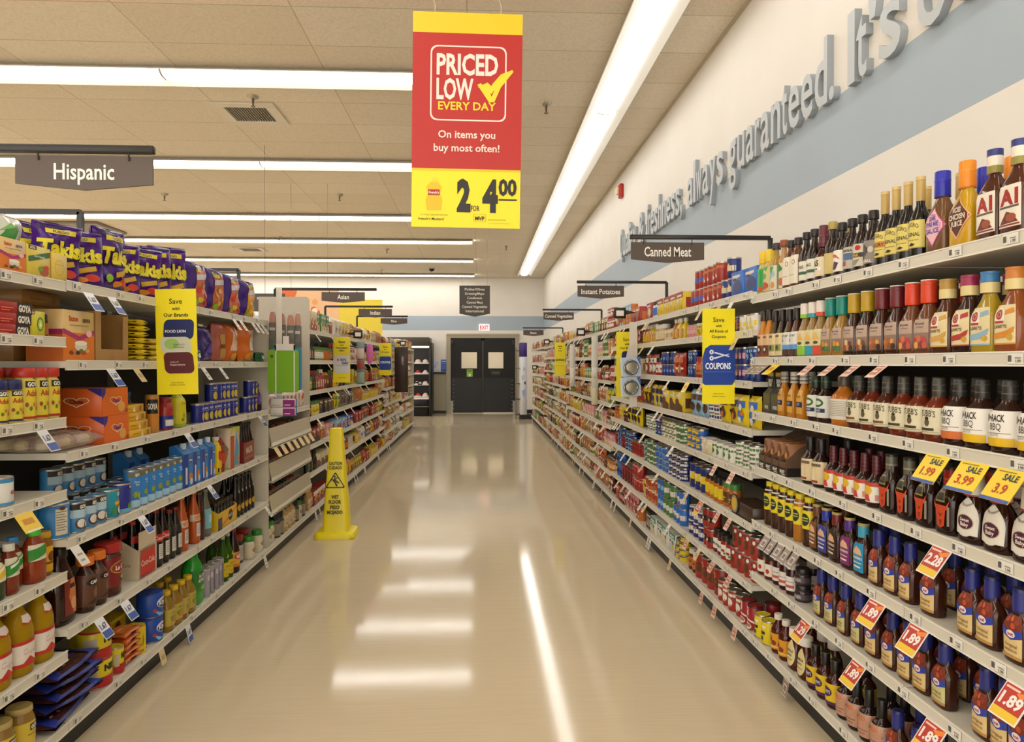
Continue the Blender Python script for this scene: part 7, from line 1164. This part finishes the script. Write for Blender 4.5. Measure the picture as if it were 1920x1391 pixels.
hangtag('rt2', 'R', 2.74, RA[5], E1.format('sixth')); hangtag('rt1', 'R', 2.35, RA[5], E1.format('sixth')); hangtag('rt1', 'R', 1.94, RA[5], E1.format('sixth')); hangtag('gyt', 'R', 2.92, .124, E1.format('bottom'), .2)
for i in range(5): hangtag('gyt', 'R', 2.83+.072*i, RA[4], E1.format('fifth'))
E3 = 'under the right third bay {} shelf edge'
for lev, ks in ((0, ('wtt', 'pkt', 'crt_')), (1, ('crt_',)), (2, ('pkt', 'pkt', 'pkt', 'ylt')), (4, ('pkt', 'pkt')), (5, ('pkt', 'pkt', 'rt2', 'crt_')), (6, ('pkt', 'pkt', 'crt_', 'pkt')), (7, ('pkt', 'pkt', 'pkt'))):
    for i, k in enumerate(ks): hangtag(k, 'R', 3.55+.27*i+R.uniform(-.05, .05), (RC+[.124])[lev], E3.format('bottom' if lev > 6 else LNAME[lev]), .5 if lev < 7 else .25)
for bi in range(3, 10):
    lv = RLEV[bi]
    for lev in range(0, len(lv)+1):
        for i in range(3): hangtag(R.choice(['pkt', 'crt_', 'wtt', 'wtt']), 'R', RB[bi]+R.uniform(.1, 1.1), (lv+[.124])[lev], f'under right {ordn(bi)} bay {"bottom" if lev >= len(lv) else LNAME[lev]} shelf edge', .6 if lev < len(lv) else .25)
E2 = 'under the left {} shelf edge'
for k, y, z, pl in (('blt_', 2.76, L2[0], 'second bay top'), ('blt_', 2.93, L2[0], 'second bay top'), ('blt_', 2.92, L2[1], 'second bay second'), ('crt_', 3.13, L2[1], 'second bay second'), ('blt_', 2.47, LA[2], 'nearest bay third'), ('ylt', 2.37, LA[3], 'nearest bay fourth'), ('wtt', 2.66, L2[3], 'second bay fourth'), ('blt_', 3.17, L2[3], 'second bay fourth'), ('blt_', 3.02, L2[4], 'second bay fifth'), ('blt_', 2.82, L2[4], 'second bay fifth'), ('crt_', 3.36, .124, 'second bay bottom'), ('blt_', 3.66, .124, 'second bay bottom'), ('wtt', 4.95, .124, 'third bay bottom'), ('wtt', 4.35, L2[0], 'third bay top'), ('wtt', 4.47, L2[0], 'third bay top'), ('wtt', 4.7, L2[0], 'third bay top'), ('wtt', 4.8, L2[0], 'third bay top'), ('wtt', 4.9, L2[0], 'third bay top'), ('wtt', 3.87, L2[1], 'third bay second'), ('wtt', 4.12, L2[1], 'third bay second'), ('blt_', 3.66, L2[2], 'second bay third'), ('blt_', 4.85, L2[2], 'third bay third'), ('blt_', 3.95, L2[3], 'third bay fourth'), ('wtt', 4.98, L2[4], 'third bay fifth')):
    hangtag(k, 'L', y, z, E2.format(pl), .6 if z > .2 else .25)
for bi in range(4, 9):
    lv = LLEV[bi]
    for lev in range(0, len(lv)+1):
        for i in range(2): hangtag(R.choice(['crt_', 'wtt', 'wtt']), 'L', LBY[bi]+R.uniform(.1, 1.1), (lv+[.124])[lev], f'under left {ordn(bi)} bay {"bottom" if lev >= len(lv) else LNAME[lev]} shelf edge', .6 if lev < len(lv) else .25)
finish_labels()
